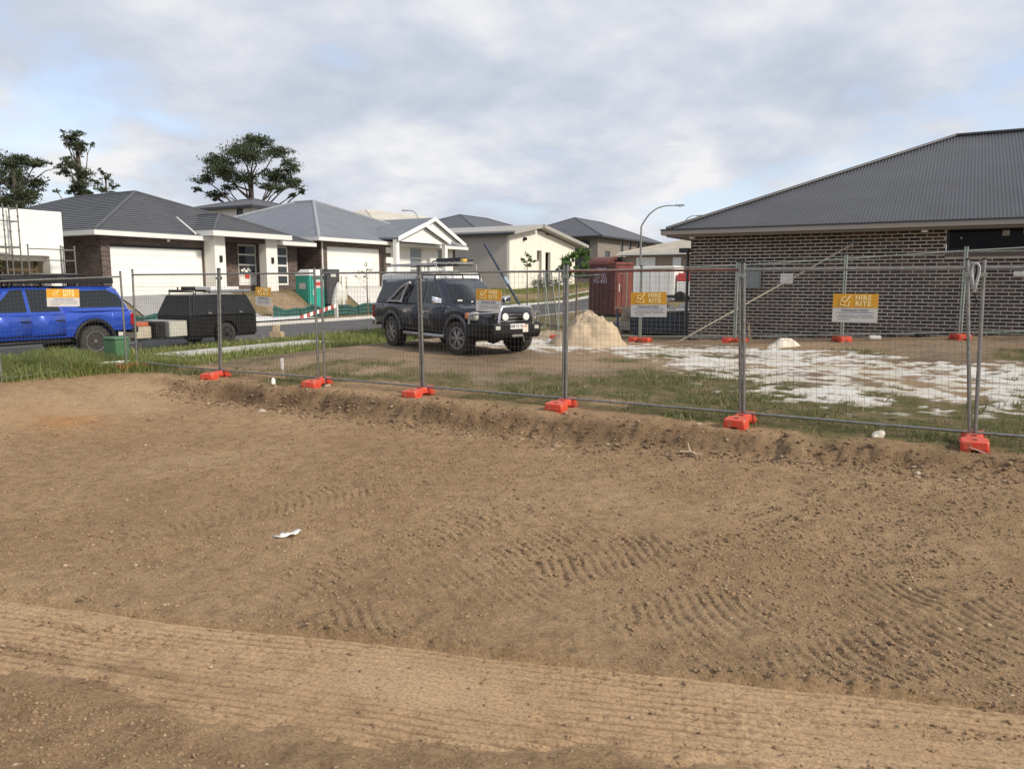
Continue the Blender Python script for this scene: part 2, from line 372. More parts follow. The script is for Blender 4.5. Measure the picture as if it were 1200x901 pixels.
# masks of the lot behind the fence: white washed sand and grass
SAND_C = [(on_h(790, 405, 0.1), 2.6, 1.5), (on_h(880, 430, 0.12), 1.9, 1.2), (on_h(1010, 440, 0.12), 1.9, 1.0), (on_h(700, 404, 0.05), 2.2, 1.6), (on_h(1180, 450, 0.12), 1.2, 0.9), (on_h(960, 412, 0.2), 2.6, 0.8)]
SLO = np.array([on_h(x, y, 0.12) for x, y in ((690, 410), (760, 425), (850, 452), (1000, 470), (1200, 478), (1400, 482))])
def lot_masks(u, v):
    lo = np.interp(u, SLO[:, 0], SLO[:, 1]); hi = np.interp(u, [-9, -4, 0, 4], [18.6, 18.2, 16.2, 15.2])
    g = sstep(-1.3, 1.4, v-lo)*sstep(-0.8, 1.0, hi-v)*sstep(-11.6, -9.0, u)
    g = np.maximum(g, 1.5*np.exp(-((u+9.2)/2.3)**2-((v-17.6)/1.6)**2))
    n = fbm(u*0.75, v*1.5, 91, 4); n2 = fbm(u*4.2, v*5.8, 93, 3)
    sand = sstep(0.40, 0.60, g*0.68+0.62*n+1.15*n2+0.35*fbm(u*9, v*15, 94, 2)-0.10*sstep(-3.5, 0, u))*sstep(0.05, 0.3, g)
    # grass: strip behind the fence, verge, patches between the sand
    dry = np.exp(-(((u+9.5)/3.2)**2+((v-14.2)/2.0)**2))+np.exp(-(((u+12)/2.6)**2+((v-17)/1.4)**2))       # bare drive where the ute stands
    strip = sstep(9.55, 10.1, v)*sstep(14.2, 11.5, v)
    gr = 0.42+0.40*strip*sstep(-7, -3, u)+0.16*strip+0.9*sstep(-14.2, -15.0, u)+0.8*fbm(u*0.7, v*0.7, 95, 4)-0.75*dry-1.2*sstep(17.5, 18.8, v)*(u > -9.5)
    grass = sstep(0.42, 0.80, gr)*(1-sand*0.9)
    grass = grass*np.where((u < -17.0) & (u > -18.2), 1, 1)
    return sand, grass
def soil_material(name, lot, dry=False):
    M = bpy.data.materials.new(name); M.use_nodes = True
    nt = M.node_tree; N = nt.nodes; L = nt.links; b = N['Principled BSDF']; b.inputs['Roughness'].default_value = 0.95; b.inputs['Specular IOR Level'].default_value = 0.15
    tc = N.new('ShaderNodeTexCoord')
    def noise(s, d=6, r=0.6, dist=0.0):
        n = N.new('ShaderNodeTexNoise'); n.inputs['Scale'].default_value = s; n.inputs['Detail'].default_value = d; n.inputs['Roughness'].default_value = r; n.inputs['Distortion'].default_value = dist
        L.new(tc.outputs['Object'], n.inputs['Vector']); return n.outputs['Fac']
    def ramp(f, stops):
        r = N.new('ShaderNodeValToRGB'); e = r.color_ramp.elements
        while len(e) > 1: e.remove(e[-1])
        e[0].position = stops[0][0]; e[0].color = (*stops[0][1], 1)
        for p, c in stops[1:]: e.new(p).color = (*c, 1)
        L.new(f, r.inputs[0]); return r.outputs[0]
    def mix(f, a, c, mode='MIX'):
        m = N.new('ShaderNodeMixRGB'); m.blend_type = mode
        for i, q in enumerate((f, a, c)):
            if isinstance(q, (int, float)): m.inputs[i].default_value = q
            elif isinstance(q, tuple): m.inputs[i].default_value = (*q, 1)
            else: L.new(q, m.inputs[i])
        return m.outputs[0]
    def attr(n_):
        a = N.new('ShaderNodeAttribute'); a.attribute_name = n_; return a.outputs['Fac']
    big = ramp(noise(0.55, 8, 0.62), [(0.36, (0.21, 0.152, 0.102)), (0.50, (0.265, 0.197, 0.135)), (0.64, (0.32, 0.247, 0.175))] if dry else [(0.36, (0.365, 0.242, 0.140)), (0.50, (0.425, 0.287, 0.168)), (0.64, (0.485, 0.337, 0.203))])
    mid = ramp(noise(5.5, 8, 0.7), [(0.36, (0.72, 0.70, 0.68)), (0.50, (1.0, 1.0, 1.0)), (0.64, (1.15, 1.15, 1.12))])
    c = mix(0.8, big, mid, 'MULTIPLY')
    fine_ = ramp(noise(55, 6, 0.75), [(0.38, (0.55, 0.53, 0.50)), (0.48, (0.98, 0.98, 0.98)), (0.60, (1.25, 1.24, 1.2))])
    c = mix(0.75, c, fine_, 'MULTIPLY')
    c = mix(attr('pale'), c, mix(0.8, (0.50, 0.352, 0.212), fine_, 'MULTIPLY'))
    c = mix(attr('clay'), c, mix(0.8, (0.52, 0.28, 0.12), mid, 'MULTIPLY'))
    # cut bank's darker earth and shade, and groove shade, put into the colour
    dark_soil = mix(0.9, (0.15, 0.097, 0.058), mid, 'MULTIPLY')
    c = mix(attr('bank'), c, dark_soil)
    # small pale grit
    v = N.new('ShaderNodeTexVoronoi'); v.inputs['Scale'].default_value = 34; L.new(tc.outputs['Object'], v.inputs['Vector'])
    gsel = ramp(v.outputs['Distance'], [(0.10, (1, 1, 1)), (0.17, (0, 0, 0))])
    gn = ramp(noise(6, 4), [(0.54, (0, 0, 0)), (0.66, (0.3, 0.3, 0.3))])
    c = mix(mix(1.0, gsel, gn, 'MULTIPLY'), c, (0.50, 0.41, 0.30))
    if lot:
        gcol = mix(0.9, ramp(noise(2.2, 8, 0.7), [(0.38, (0.105, 0.112, 0.040)), (0.5, (0.17, 0.15, 0.065)), (0.62, (0.26, 0.195, 0.11))]), fine_, 'MULTIPLY')
        c = mix(attr('grass'), c, gcol)
        scol = mix(0.7, ramp(noise(1.1, 6), [(0.38, (0.70, 0.64, 0.52)), (0.55, (0.83, 0.81, 0.76))]), fine_, 'MULTIPLY')
        c = mix(attr('sand'), c, scol)
    L.new(c, b.inputs['Base Color'])
    ad = N.new('ShaderNodeMath'); ad.operation = 'MULTIPLY_ADD'; L.new(noise(28, 8, 0.7), ad.inputs[0]); ad.inputs[1].default_value = 1.0; L.new(noise(120, 4, 0.7), ad.inputs[2])
    rg = N.new('ShaderNodeMath'); rg.operation = 'MULTIPLY'; L.new(ad.outputs[0], rg.inputs[0]); L.new(attr('rough'), rg.inputs[1])
    bp = N.new('ShaderNodeBump'); bp.inputs['Strength'].default_value = 1.0; bp.inputs['Distance'].default_value = 0.028
    L.new(rg.outputs[0], bp.inputs['Height']); L.new(bp.outputs[0], b.inputs['Normal'])
    return M
def grid(u0, u1, v0, v1, d):
    us = np.linspace(u0, u1, int(round((u1-u0)/d))+1); vs_ = np.linspace(v0, v1, int(round((v1-v0)/d))+1)
    U, V = np.meshgrid(us, vs_); n, m = len(us), len(vs_)
    i = (np.arange(m-1)[:, None]*n+np.arange(n-1)[None, :]).ravel()
    return U.ravel(), V.ravel(), np.stack([i, i+1, i+n+1, i+n], 1)
NEAR = (-7.2, 2.6, 1.0, 6.0); PAD = (-17.0, 5.0, -2.0, 11.0); LOT = (-17.0, 5.0, 11.0, 21.0)
def build_ground():
    # building pad and bank, fine
    U, V, Q = grid(*PAD, 0.03)
    h, pale, clay, slope, rough = ground_h(U, V)
    sand, grass = lot_masks(U, V)
    out = sstep(9.25, 9.75, V+0.25*fbm(U*1.5, V*1.5, 97, 3)); left = sstep(-14.2, -14.7, U+0.4*fbm(U*1.2, V*1.2, 98, 3))
    lotk = np.maximum(out, left)
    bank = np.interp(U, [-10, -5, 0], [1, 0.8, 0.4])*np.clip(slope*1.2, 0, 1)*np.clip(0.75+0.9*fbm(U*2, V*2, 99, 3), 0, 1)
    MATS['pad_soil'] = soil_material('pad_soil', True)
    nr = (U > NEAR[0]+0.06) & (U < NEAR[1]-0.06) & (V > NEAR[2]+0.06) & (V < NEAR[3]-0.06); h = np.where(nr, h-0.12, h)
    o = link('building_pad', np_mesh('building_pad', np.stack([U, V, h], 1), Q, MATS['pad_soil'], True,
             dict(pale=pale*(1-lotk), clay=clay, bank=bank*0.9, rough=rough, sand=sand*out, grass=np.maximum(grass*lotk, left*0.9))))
    tag(o, kind='structure')
    # the strip the camera stands before is laid finer still: ridges of the roller and cleats
    U, V, Q = grid(*NEAR, 0.0145)
    h, pale, clay, slope, rough = ground_h(U, V); z = np.zeros_like(U)
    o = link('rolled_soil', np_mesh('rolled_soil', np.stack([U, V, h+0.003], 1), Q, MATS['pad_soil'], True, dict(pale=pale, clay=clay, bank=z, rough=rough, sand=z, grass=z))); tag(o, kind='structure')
    # the roller's path itself: narrow grooves and cross ticks pressed into pale crust
    P = ROLL; cl = np.concatenate([[0], np.cumsum(np.hypot(*np.diff(P, axis=0).T))]); al = np.arange(0.15, cl[-1]-0.1, 0.016)
    from_ = np.stack([np.interp(al, cl, P[:, 0]), np.interp(al, cl, P[:, 1])], 1)
    ker = np.ones(41)/41; pad_ = np.pad(from_, ((20, 20), (0, 0)), 'edge'); c_ = np.stack([np.convolve(pad_[:, i], ker, 'valid') for i in (0, 1)], 1)
    tg = np.gradient(c_, axis=0); tg /= np.linalg.norm(tg, axis=1)[:, None]; nrm = np.stack([tg[:, 1], -tg[:, 0]], 1)
    ss = np.arange(-0.06, 1.30, 0.0062); A, Sg = np.meshgrid(al, ss, indexing='ij')
    U = (c_[:, None, 0]+nrm[:, None, 0]*ss[None]).ravel(); V = (c_[:, None, 1]+nrm[:, None, 1]*ss[None]).ravel(); A = A.ravel(); Sg = Sg.ravel()
    n_, m_ = len(ss), len(al); i = (np.arange(m_-1)[:, None]*n_+np.arange(n_-1)[None, :]).ravel(); Q = np.stack([i, i+n_, i+n_+1, i+1], 1)
    h = ground_h(U, V, False)[0]
    wv = 0.05*vnoise(A*0.7, A*0+3.3, 61)+0.012*vnoise(A*2.3, A*0+8.1, 62); lo = 0.84+0.25*vnoise(A*0.6, A*0+1.7, 63)
    inb = sstep(-0.006, 0.012, Sg+wv+0.010*fbm(U*9, V*9, 68, 2))*sstep(lo+0.16, lo-0.10, Sg+0.14*fbm(U*3, V*3, 69, 3))
    sp_ = 0.058; x = (Sg+wv*0.7+0.006*fbm(U*5, V*5, 160, 2))/sp_; row = np.round(x); d = (x-row)*sp_
    kp = np.clip(0.85+1.5*fbm(A*0.8, Sg*2.4, 161, 3), 0, 1.2); kc = np.clip(0.35+2.0*fbm(A*1.1, Sg*3.0, 162, 3), 0, 1)
    gro = np.exp(-(d/0.0085)**2)*kp*np.clip(0.75+1.2*vnoise(A*5+row*7.7, row*3.1, 163), 0, 1)
    y = (A+0.055*(row % 2)+0.012*_hash(row, row*0, 7))/0.105; tick = np.exp(-(((y-np.round(y))*0.105)/0.0075)**2)*kc*kp
    h = h-0.016-0.011*gro-0.008*tick+0.006*fbm(U*7, V*7, 166, 3)+0.0035*fbm(U*33, V*33, 164, 3)
    crumb = np.zeros_like(h)
    for c0, w_, am in ((0.27, 0.032, 0.022), (0.60, 0.040, 0.018)):
        e = np.exp(-((Sg+wv+0.05*vnoise(A*0.9, A*0+c0*9, 167)-c0)/w_)**2)*np.clip(3.2*vnoise(A*0.8+c0*31, A*0+c0*5, 165)+0.35, 0, 1)*np.clip(0.6+1.8*fbm(U*6, V*6, 169, 2), 0, 1); crumb = np.maximum(crumb, e); h = h+am*e*(0.4+1.9*np.abs(fbm(U*22, V*22, 168, 3)))
    edge = np.exp(-((Sg+wv-0.012)/0.012)**2); h = h-0.012*edge-0.06*(1-inb)
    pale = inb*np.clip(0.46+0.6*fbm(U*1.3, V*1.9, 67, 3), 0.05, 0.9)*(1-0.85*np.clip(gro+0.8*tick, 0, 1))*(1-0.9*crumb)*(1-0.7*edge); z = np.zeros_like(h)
    o = link('roller_track', np_mesh('roller_track', np.stack([U, V, h], 1), Q, MATS['pad_soil'], True, dict(pale=pale, clay=z, bank=np.clip(0.45*gro+0.4*tick+0.35*crumb+0.5*edge, 0, 0.7)*inb, rough=0.35+0.6*crumb, sand=z, grass=z))); tag(o, kind='structure')  # grooves, ticks and edge darkened in colour to stand in for shade
    # the next lot, behind the fence
    U, V, Q = grid(*LOT, 0.05)
    h, pale, clay, slope, rough = ground_h(U, V, False)
    sand, grass = lot_masks(U, V)
    h = h+0.020*fbm(U*3.1, V*3.1, 31, 3)+0.014*fbm(U*9, V*9, 41, 2)+sand*0.012
    o = link('lot_ground', np_mesh('lot_ground', np.stack([U, V, h], 1), Q, soil_material('lot_soil', True, True), True,
             dict(pale=np.clip(0.25+fbm(U*0.6, V*0.6, 90, 3), 0, 0.6)*0.8, clay=clay*0, bank=slope*0, rough=rough, sand=sand, grass=grass)))
    tag(o, kind='structure')
    # everything else out to the horizon; sinks under the finer sheets
    def axis(lo, hi, core0, core1, d):
        a = np.concatenate([-np.geomspace(1, -(lo)+1, 14)[::-1][:-1]+1+0, []]) if False else None
        c = np.arange(core0, core1+1e-6, d)
        l = core0-np.geomspace(d, core0-lo, 16)[::-1]; r = core1+np.geomspace(d, hi-core1, 16)
        return np.concatenate([l, c, r])
    us = axis(-1500, 1500, -70, 30, 0.5); vs_ = axis(-1500, 1500, -30, 110, 0.5)
    # snap grid lines onto the edges of finer sheets
    U, V = np.meshgrid(us, vs_); n, m = len(us), len(vs_)
    i = (np.arange(m-1)[:, None]*n+np.arange(n-1)[None, :]).ravel(); Q = np.stack([i, i+1, i+n+1, i+n], 1)
    U = U.ravel(); V = V.ravel()
    h, pale, clay, slope, rough = ground_h(U, V, False)
    ins = (U > PAD[0]+0.2) & (U < PAD[1]-0.2) & (V > PAD[2]+0.2) & (V < LOT[3]-0.2)
    h = np.where(ins, h-0.45, h-0.012)
    kill = (U < KN+0.3) & (U > KF-0.3); h = np.where(kill, road_h(V)-0.25, h)
    g = np.clip(0.75+0.9*fbm(U*0.3, V*0.3, 95, 4), 0, 1)
    bare = sstep(-26.5, -27.5, U)*sstep(-36, -30, U)*np.clip(0.6+1.5*fbm(U*0.4, V*0.4, 77, 3), 0, 1)*sstep(42, 36, V)*sstep(10, 16, V)
    z = np.zeros_like(U)
    o = link('ground', np_mesh('ground', np.stack([U, V, h], 1), Q, soil_material('ground_soil', True, True), True,
             dict(pale=z+0.2, clay=z, bank=z, rough=z+1, sand=z, grass=g*(1-bare*0.55))))
    tag(o, kind='structure')
build_ground()
def surf(u, v, fine=True):
    a = np.array([float(u)]); b = np.array([float(v)])
    return float(ground_h(a, b, False)[0][0])

# road, kerbs, footpath, drives
def strip_mesh(name, prof, v0, v1, dv, m, zf):
    """profile points (u, dz) swept along the street following the road height"""
    vs_ = np.arange(v0, v1+1e-6, dv); P = len(prof)
    verts = np.array([(u, v, float(zf(v))+dz) for v in vs_ for (u, dz) in prof])
    i = (np.arange(len(vs_)-1)[:, None]*P+np.arange(P-1)[None, :]).ravel()
    return np_mesh(name, verts, np.stack([i, i+P, i+P+1, i+1], 1), m)
M_ASPH = mat('asphalt', (0.085, 0.085, 0.088), 0.9, 0, 0.18, 1.2, bump=0.4, bscale=90, dirt=0.35, dirtcol=(0.16, 0.14, 0.115))
o = link('road', strip_mesh('road', [(KF, 0), (KF+2, 0.04), ((KF+KN)/2, 0.08), (KN-2, 0.04), (KN, 0)], -60, 100, 1.0, M_ASPH, road_h)); tag(o, kind='structure')
for nm, k, sg in (('kerb', KN, 1), ('kerb', KF, -1)):
    o = link(nm, strip_mesh(nm, [(k-sg*0.30, 0.004), (k-sg*0.02, 0.012), (k+sg*0.03, 0.115), (k+sg*0.15, 0.135), (k+sg*0.16, 0.0)], -60, 100, 1.0, M_CONC, road_h)); tag(o, kind='structure')
mb = MB()
for i in range(5):
    a = 11.9+i*1.05; mb.box(-16.85, -15.75, a, a+1.03, -0.06, 0.068+0.004*(i % 2))
o = mb.build('footpath', M_CONC, bevel=0.006); tag(o, kind='structure')
def drive(name, v0, v1, u0=-30.6, u1=KF-0.18, m=M_CONC):
    us = np.linspace(u1, u0, 12); vs_ = np.linspace(v0, v1, 6); vv = []
    for u in us:
        for v in vs_: vv.append((u, v, float(lot_h(u, v))+0.045))
    i = (np.arange(11)[:, None]*6+np.arange(5)[None, :]).ravel()
    o = link(name, np_mesh(name, np.array(vv), np.stack([i, i+1, i+7, i+6], 1), m)); tag(o, kind='structure')
M_DRIVE = mat('pale_concrete', (0.60, 0.58, 0.54), 0.85, 0, 0.06, 1.0, bump=0.1, bscale=50, dirt=0.2, dirtcol=(0.42, 0.38, 0.32))
M_DRIVEG = mat('grey_concrete', (0.30, 0.30, 0.30), 0.85, 0, 0.08, 1.0, bump=0.1, bscale=50, dirt=0.2)
drive('driveway', 19.9, 25.6, m=M_DRIVEG); drive('driveway', 33.0, 38.6, m=M_DRIVE)
mb = MB()
v0, _ = on_u(283, 383, KF-0.3); 
vv = []
for i in range(7):
    for j in range(3):
        u = KF-0.2-j*0.75; v = 21.0+i*1.15+0.25*math.sin(i*1.7)*j; vv.append((u, v, float(lot_h(u, v))+0.06))
i = (np.arange(6)[:, None]*3+np.arange(2)[None, :]).ravel()
o = link('driveway_apron', np_mesh('driveway_apron', np.array(vv), np.stack([i, i+3, i+4, i+1], 1), mat('white_concrete', (0.72, 0.71, 0.70), 0.8, 0, 0.05, 1))); tag(o, kind='structure')
# grass lawn path in front of the cream house
o = link('footpath', strip_mesh('far_footpath', [(-27.9, 0.02), (-27.9, 0.20), (-29.0, 0.27), (-29.0, 0.0)], 42, 70, 1.0, M_CONC, road_h)); tag(o, kind='structure')

# ------------------------------------------------------------------ grass blades and loose stones (uncountable)
def blades(name, U, V, H, hh, wid, m, lean=0.5, seed=1):
    rng = np.random.default_rng(seed); n = len(U)
    a = rng.uniform(0, 2*PI, n); l = hh*lean*rng.uniform(0.2, 1.2, n); a2 = a+rng.uniform(1.0, 2.1, n)
    wx = np.cos(a2)*wid/2; wy = np.sin(a2)*wid/2
    B = np.stack([U, V, H-0.01], 1)
    p0 = B+np.stack([-wx, -wy, 0*wx], 1); p1 = B+np.stack([wx, wy, 0*wx], 1)
    M1 = B+np.stack([np.cos(a)*l*0.35, np.sin(a)*l*0.35, hh*0.62], 1)
    p2 = M1+np.stack([wx, wy, 0*wx], 1)*0.75; p3 = M1-np.stack([wx, wy, 0*wx], 1)*0.75
    T = B+np.stack([np.cos(a)*l, np.sin(a)*l, hh*np.sqrt(np.clip(1-(l/hh*0.5)**2, 0.2, 1))], 1)
    p4 = T+np.stack([wx, wy, 0*wx], 1)*0.15; p5 = T-np.stack([wx, wy, 0*wx], 1)*0.15
    verts = np.stack([p0, p1, p2, p3, p4, p5], 1).reshape(-1, 3)
    k = np.arange(n)*6
    Q = np.concatenate([np.stack([k, k+1, k+2, k+3], 1), np.stack([k+3, k+2, k+4, k+5], 1)])
    tone = np.repeat(rng.uniform(0, 1, n), 6)
    o = link(name, np_mesh(name, verts, Q, m, False, dict(tone=tone))); return tag(o, kind='stuff')
def grass_mat(name, stops):
    M = bpy.data.materials.new(name); M.use_nodes = True; nt = M.node_tree; N = nt.nodes; L = nt.links; b = N['Principled BSDF']
    a = N.new('ShaderNodeAttribute'); a.attribute_name = 'tone'; r = N.new('ShaderNodeValToRGB'); e = r.color_ramp.elements
    while len(e) > 1: e.remove(e[-1])
    e[0].position = stops[0][0]; e[0].color = (*stops[0][1], 1)
    for p, c in stops[1:]: e.new(p).color = (*c, 1)
    L.new(a.outputs['Fac'], r.inputs[0]); L.new(r.outputs[0], b.inputs['Base Color']); b.inputs['Roughness'].default_value = 0.7
    t = N.new('ShaderNodeBsdfTranslucent'); L.new(r.outputs[0], t.inputs['Color']); mx = N.new('ShaderNodeMixShader'); mx.inputs[0].default_value = 0.3
    L.new(b.outputs[0], mx.inputs[1]); L.new(t.outputs[0], mx.inputs[2]); L.new(mx.outputs[0], N['Material Output'].inputs[0]); return M
MG_LUSH = grass_mat('lush_grass', [(0, (0.10, 0.15, 0.030)), (0.5, (0.19, 0.235, 0.055)), (0.85, (0.30, 0.31, 0.095)), (1, (0.44, 0.38, 0.19))])
MG_LOT = grass_mat('lot_grass', [(0, (0.08, 0.115, 0.030)), (0.5, (0.14, 0.165, 0.05)), (0.8, (0.24, 0.22, 0.10)), (1, (0.42, 0.34, 0.20))])
def build_grass():
    rng = np.random.default_rng(11)
    # long grass on the verge by the blue ute
    n = 85000; U = rng.uniform(-18.0, -13.9, n); V = rng.uniform(2.0, 13.0, n)
    d = fbm(U*0.8, V*0.8, 120, 3); edge = sstep(-14.0, -14.7, U+0.5*fbm(U*1.2, V*1.2, 98, 3))*sstep(12.6, 11.0, V+0.6*fbm(U, V, 122, 2))
    fp = ~((U > -16.9) & (U < -15.7) & (V > 11.9))
    k = (rng.uniform(0, 1, n) < edge*np.clip(0.75+d, 0.25, 1)) & fp
    U, V = U[k], V[k]; H = ground_h(U, V, False)[0]
    hh = np.clip(0.19+0.24*fbm(U*0.8, V*0.8, 120, 3)+0.06*rng.normal(0, 1, len(U)), 0.06, 0.42)*sstep(12.2, 9.3, V)+0.04
    blades('verge_grass', U, V, H, hh, 0.011, MG_LUSH, 1.15, 2)
    # shorter grass on the verge further on
    n = 42000; U = rng.uniform(-18.1, -13.0, n); V = rng.uniform(11.5, 27.0, n)
    fp = ~((U > -16.9) & (U < -15.7) & (V > 12.2) & (V < 17.3)); bare = sstep(-14.6, -13.6, U+0.7*fbm(U*0.8, V*0.8, 123, 2))
    k = fp & (rng.uniform(0, 1, n) > bare)
    U, V = U[k], V[k]; H = ground_h(U, V, False)[0]
    blades('verge_grass', U, V, H, np.clip(0.09+0.06*rng.normal(0, 1, len(U))+0.06*fbm(U, V, 124, 2), 0.03, 0.3), 0.018, MG_LUSH, 0.6, 3)
    # patchy grass on the lot behind the fence
    n = 170000; U = rng.uniform(-14.5, 4.5, n); V = rng.uniform(9.4, 19.0, n)
    s, g = lot_masks(U, V); k = rng.uniform(0, 1, n) < g*0.95*(1-s*0.7)*np.clip(0.45+1.6*fbm(U*1.7, V*1.7, 126, 3), 0, 1)*np.where(V < 9.7, 0.35, 1)
    U, V = U[k], V[k]; H = ground_h(U, V, False)[0]+0.02*fbm(U*3.1, V*3.1, 31, 3)
    hh = np.clip(0.05+0.03*rng.normal(0, 1, len(U))+0.05*fbm(U*1.1, V*1.1, 125, 3), 0.02, 0.15)
    blades('lot_grass', U, V, H, hh, 0.011, MG_LOT, 1.1, 4)
    # lawns across the street
    n = 30000; U = rng.uniform(-31, -26.6, n); V = rng.uniform(38, 72, n)
    k = ~((U < -27.8) & (U > -29.1) & (V > 41.5)); U, V = U[k], V[k]
    blades('lawn_grass', U, V, lot_h(U, V), rng.uniform(0.04, 0.13, len(U)), 0.04, MG_LUSH, 0.6, 5)
build_grass()
def build_stones():
    rng = np.random.default_rng(5)
    icos = np.array([(0,0,1),(0.894,0,0.447),(0.276,0.851,0.447),(-0.724,0.526,0.447),(-0.724,-0.526,0.447),(0.276,-0.851,0.447),(0.724,0.526,-0.447),(-0.276,0.851,-0.447),(-0.894,0,-0.447),(-0.276,-0.851,-0.447),(0.724,-0.526,-0.447),(0,0,-1)])
    itri = np.array([(0,1,2),(0,2,3),(0,3,4),(0,4,5),(0,5,1),(1,6,2),(2,7,3),(3,8,4),(4,9,5),(5,10,1),(1,10,6),(2,6,7),(3,7,8),(4,8,9),(5,9,10),(6,11,7),(7,11,8),(8,11,9),(9,11,10),(10,11,6)])
    octa = np.array([(0,0,1),(1,0,0),(0,1,0),(-1,0,0),(0,-1,0),(0,0,-1)], float); otri = np.array([(0,1,2),(0,2,3),(0,3,4),(0,4,1),(5,2,1),(5,3,2),(5,4,3),(5,1,4)])
    def scatter(name, U, V, R, m, seed, small=False, off=0.0):
        ico, tri = (octa, otri) if small else (icos, itri)
        r = np.random.default_rng(seed); n = len(U); H = ground_h(U, V)[0]+off
        sc = np.stack([R*r.uniform(0.7, 1.5, n), R*r.uniform(0.7, 1.3, n), R*r.uniform(0.4, 0.8, n)], 1)
        p = ico[None]*(1+r.uniform(-0.45, 0.38, (n, len(ico), 1)))*sc[:, None]
        a = r.uniform(0, 2*PI, n); c, s = np.cos(a)[:, None], np.sin(a)[:, None]
        x = p[..., 0]*c-p[..., 1]*s; y = p[..., 0]*s+p[..., 1]*c
        vv = np.stack([x+U[:, None], y+V[:, None], p[..., 2]+(H+R*0.18)[:, None]], 2).reshape(-1, 3)
        Q = (tri[None]+(np.arange(n)*len(ico))[:, None, None]).reshape(-1, 3)
        o = link(name, np_mesh(name, vv, Q, m, False, dict(tone=np.repeat(r.uniform(0, 1, n), len(ico))))); return tag(o, kind='stuff')
    def smat(name, stops):
        M = bpy.data.materials.new(name); M.use_nodes = True; nt = M.node_tree; N = nt.nodes; L = nt.links; b = N['Principled BSDF']; b.inputs['Roughness'].default_value = 0.95; b.inputs['Specular IOR Level'].default_value = 0.2
        a = N.new('ShaderNodeAttribute'); a.attribute_name = 'tone'; r_ = N.new('ShaderNodeValToRGB'); e = r_.color_ramp.elements
        while len(e) > 1: e.remove(e[-1])
        e[0].position = stops[0][0]; e[0].color = (*stops[0][1], 1)
        for p, c in stops[1:]: e.new(p).color = (*c, 1)
        L.new(a.outputs['Fac'], r_.inputs[0]); L.new(r_.outputs[0], b.inputs['Base Color']); return M
    SM = smat('soil_clods', [(0, (0.225, 0.147, 0.086)), (0.5, (0.275, 0.183, 0.110)), (0.95, (0.32, 0.22, 0.137)), (0.99, (0.39, 0.29, 0.19)), (1, (0.52, 0.43, 0.32))])
    SB = smat('bank_clods', [(0, (0.13, 0.085, 0.055)), (0.6, (0.22, 0.145, 0.09)), (0.96, (0.32, 0.23, 0.15)), (1, (0.48, 0.41, 0.32))])
    # pad: density falls off away from the camera side so that sizes stay believable
    n = 165000
    ang = rng.uniform(-0.72, 0.72, n); rr = 2.2*np.exp(rng.uniform(0, 1, n)**0.85*1.75)
    U = rr*(np.sin(ang)*ca-np.cos(ang)*sa); V = rr*(np.sin(ang)*sa+np.cos(ang)*ca)
    s, al = seg_dist(U, V, ROLL); band = (s > -0.02) & (s < 0.95)
    den = np.clip(0.58+1.3*fbm(U*0.9, V*0.9, 131, 4)+0.6*vnoise(U*4, V*4, 132), 0.08, 1.0); lip = np.exp(-((s-0.27)/0.04)**2)+np.exp(-((s-0.60)/0.05)**2)+np.exp(-((s+0.03)/0.03)**2)
    k = (V < 9.3) & (V > 0.5) & (U > -13.8) & (U < 4.5) & (rng.uniform(0, 1, n) < np.where(band, 0.05+0.75*lip*np.clip(0.3+2.5*vnoise(al*0.9, s*0, 133), 0, 1), den))
    U, V = U[k], V[k]; R = np.clip(0.0058*np.exp(rng.normal(0, 0.55, len(U))), 0.0025, 0.018)*np.clip(np.hypot(U, V)/4.5, 0.8, 1.15)
    scatter('soil_clods', U, V, R, SM, 6, True, np.where(band[k], 0.032, 0.0))
    n = 7000; U = -12.5+17*rng.uniform(0, 1, n)**1.25; V = rng.normal(9.12, 0.24, n); R = np.clip(0.009*np.exp(rng.normal(0, 0.6, n)), 0.004, 0.04)
    k = (V < 9.6) & (V > 8.2); scatter('bank_clods', U[k], V[k], R[k], SB, 7)
    n = 700; U = rng.uniform(-13.8, -9.6, n); V = rng.uniform(5, 9.2, n); R = np.clip(0.012*np.exp(rng.normal(0, 0.6, n)), 0.006, 0.05)
    k = np.abs(U+10.9-0.25*(V-7)) < 0.5; scatter('ramp_clods', U[k], V[k], R[k], SM, 8)
build_stones()

# ------------------------------------------------------------------ houses
def base_of(p): return Vector(p.location)
def pw(mb, name, m, parent, smooth=None, bevel=None):
    """build world-coordinate geometry as a child"""
    o = mb.build(name, m, None, smooth, bevel)
    o.parent = parent
    if parent.parent is None and parent.type == 'EMPTY':
        o.matrix_parent_inverse = Matrix.Translation(-Vector(parent.location))
    return o
def cells(a0, a1, z0, z1, ops):
    A = sorted({a0, a1, *[o[0] for o in ops], *[o[1] for o in ops]}); Z = sorted({z0, z1, *[o[2] for o in ops], *[o[3] for o in ops]})
    A = [q for q in A if a0 <= q <= a1]; Z = [q for q in Z if z0 <= q <= z1]
    for i in range(len(A)-1):
        for j in range(len(Z)-1):
            ma, mz = (A[i]+A[i+1])/2, (Z[j]+Z[j+1])/2
            if any(o[0] < ma < o[1] and o[2] < mz < o[3] for o in ops): continue
            yield A[i], A[i+1], Z[j], Z[j+1]
def wall_u(mb, u, v0, v1, z0, z1, ops=(), t=0.24):      # faces +u
    for a, b, c, d in cells(v0, v1, z0, z1, ops): mb.box(u-t, u, a, b, c, d)
def wall_v(mb, v, u0, u1, z0, z1, ops=(), t=0.24):      # faces -v
    for a, b, c, d in cells(u0, u1, z0, z1, ops): mb.box(a, b, v, v+t, c, d)
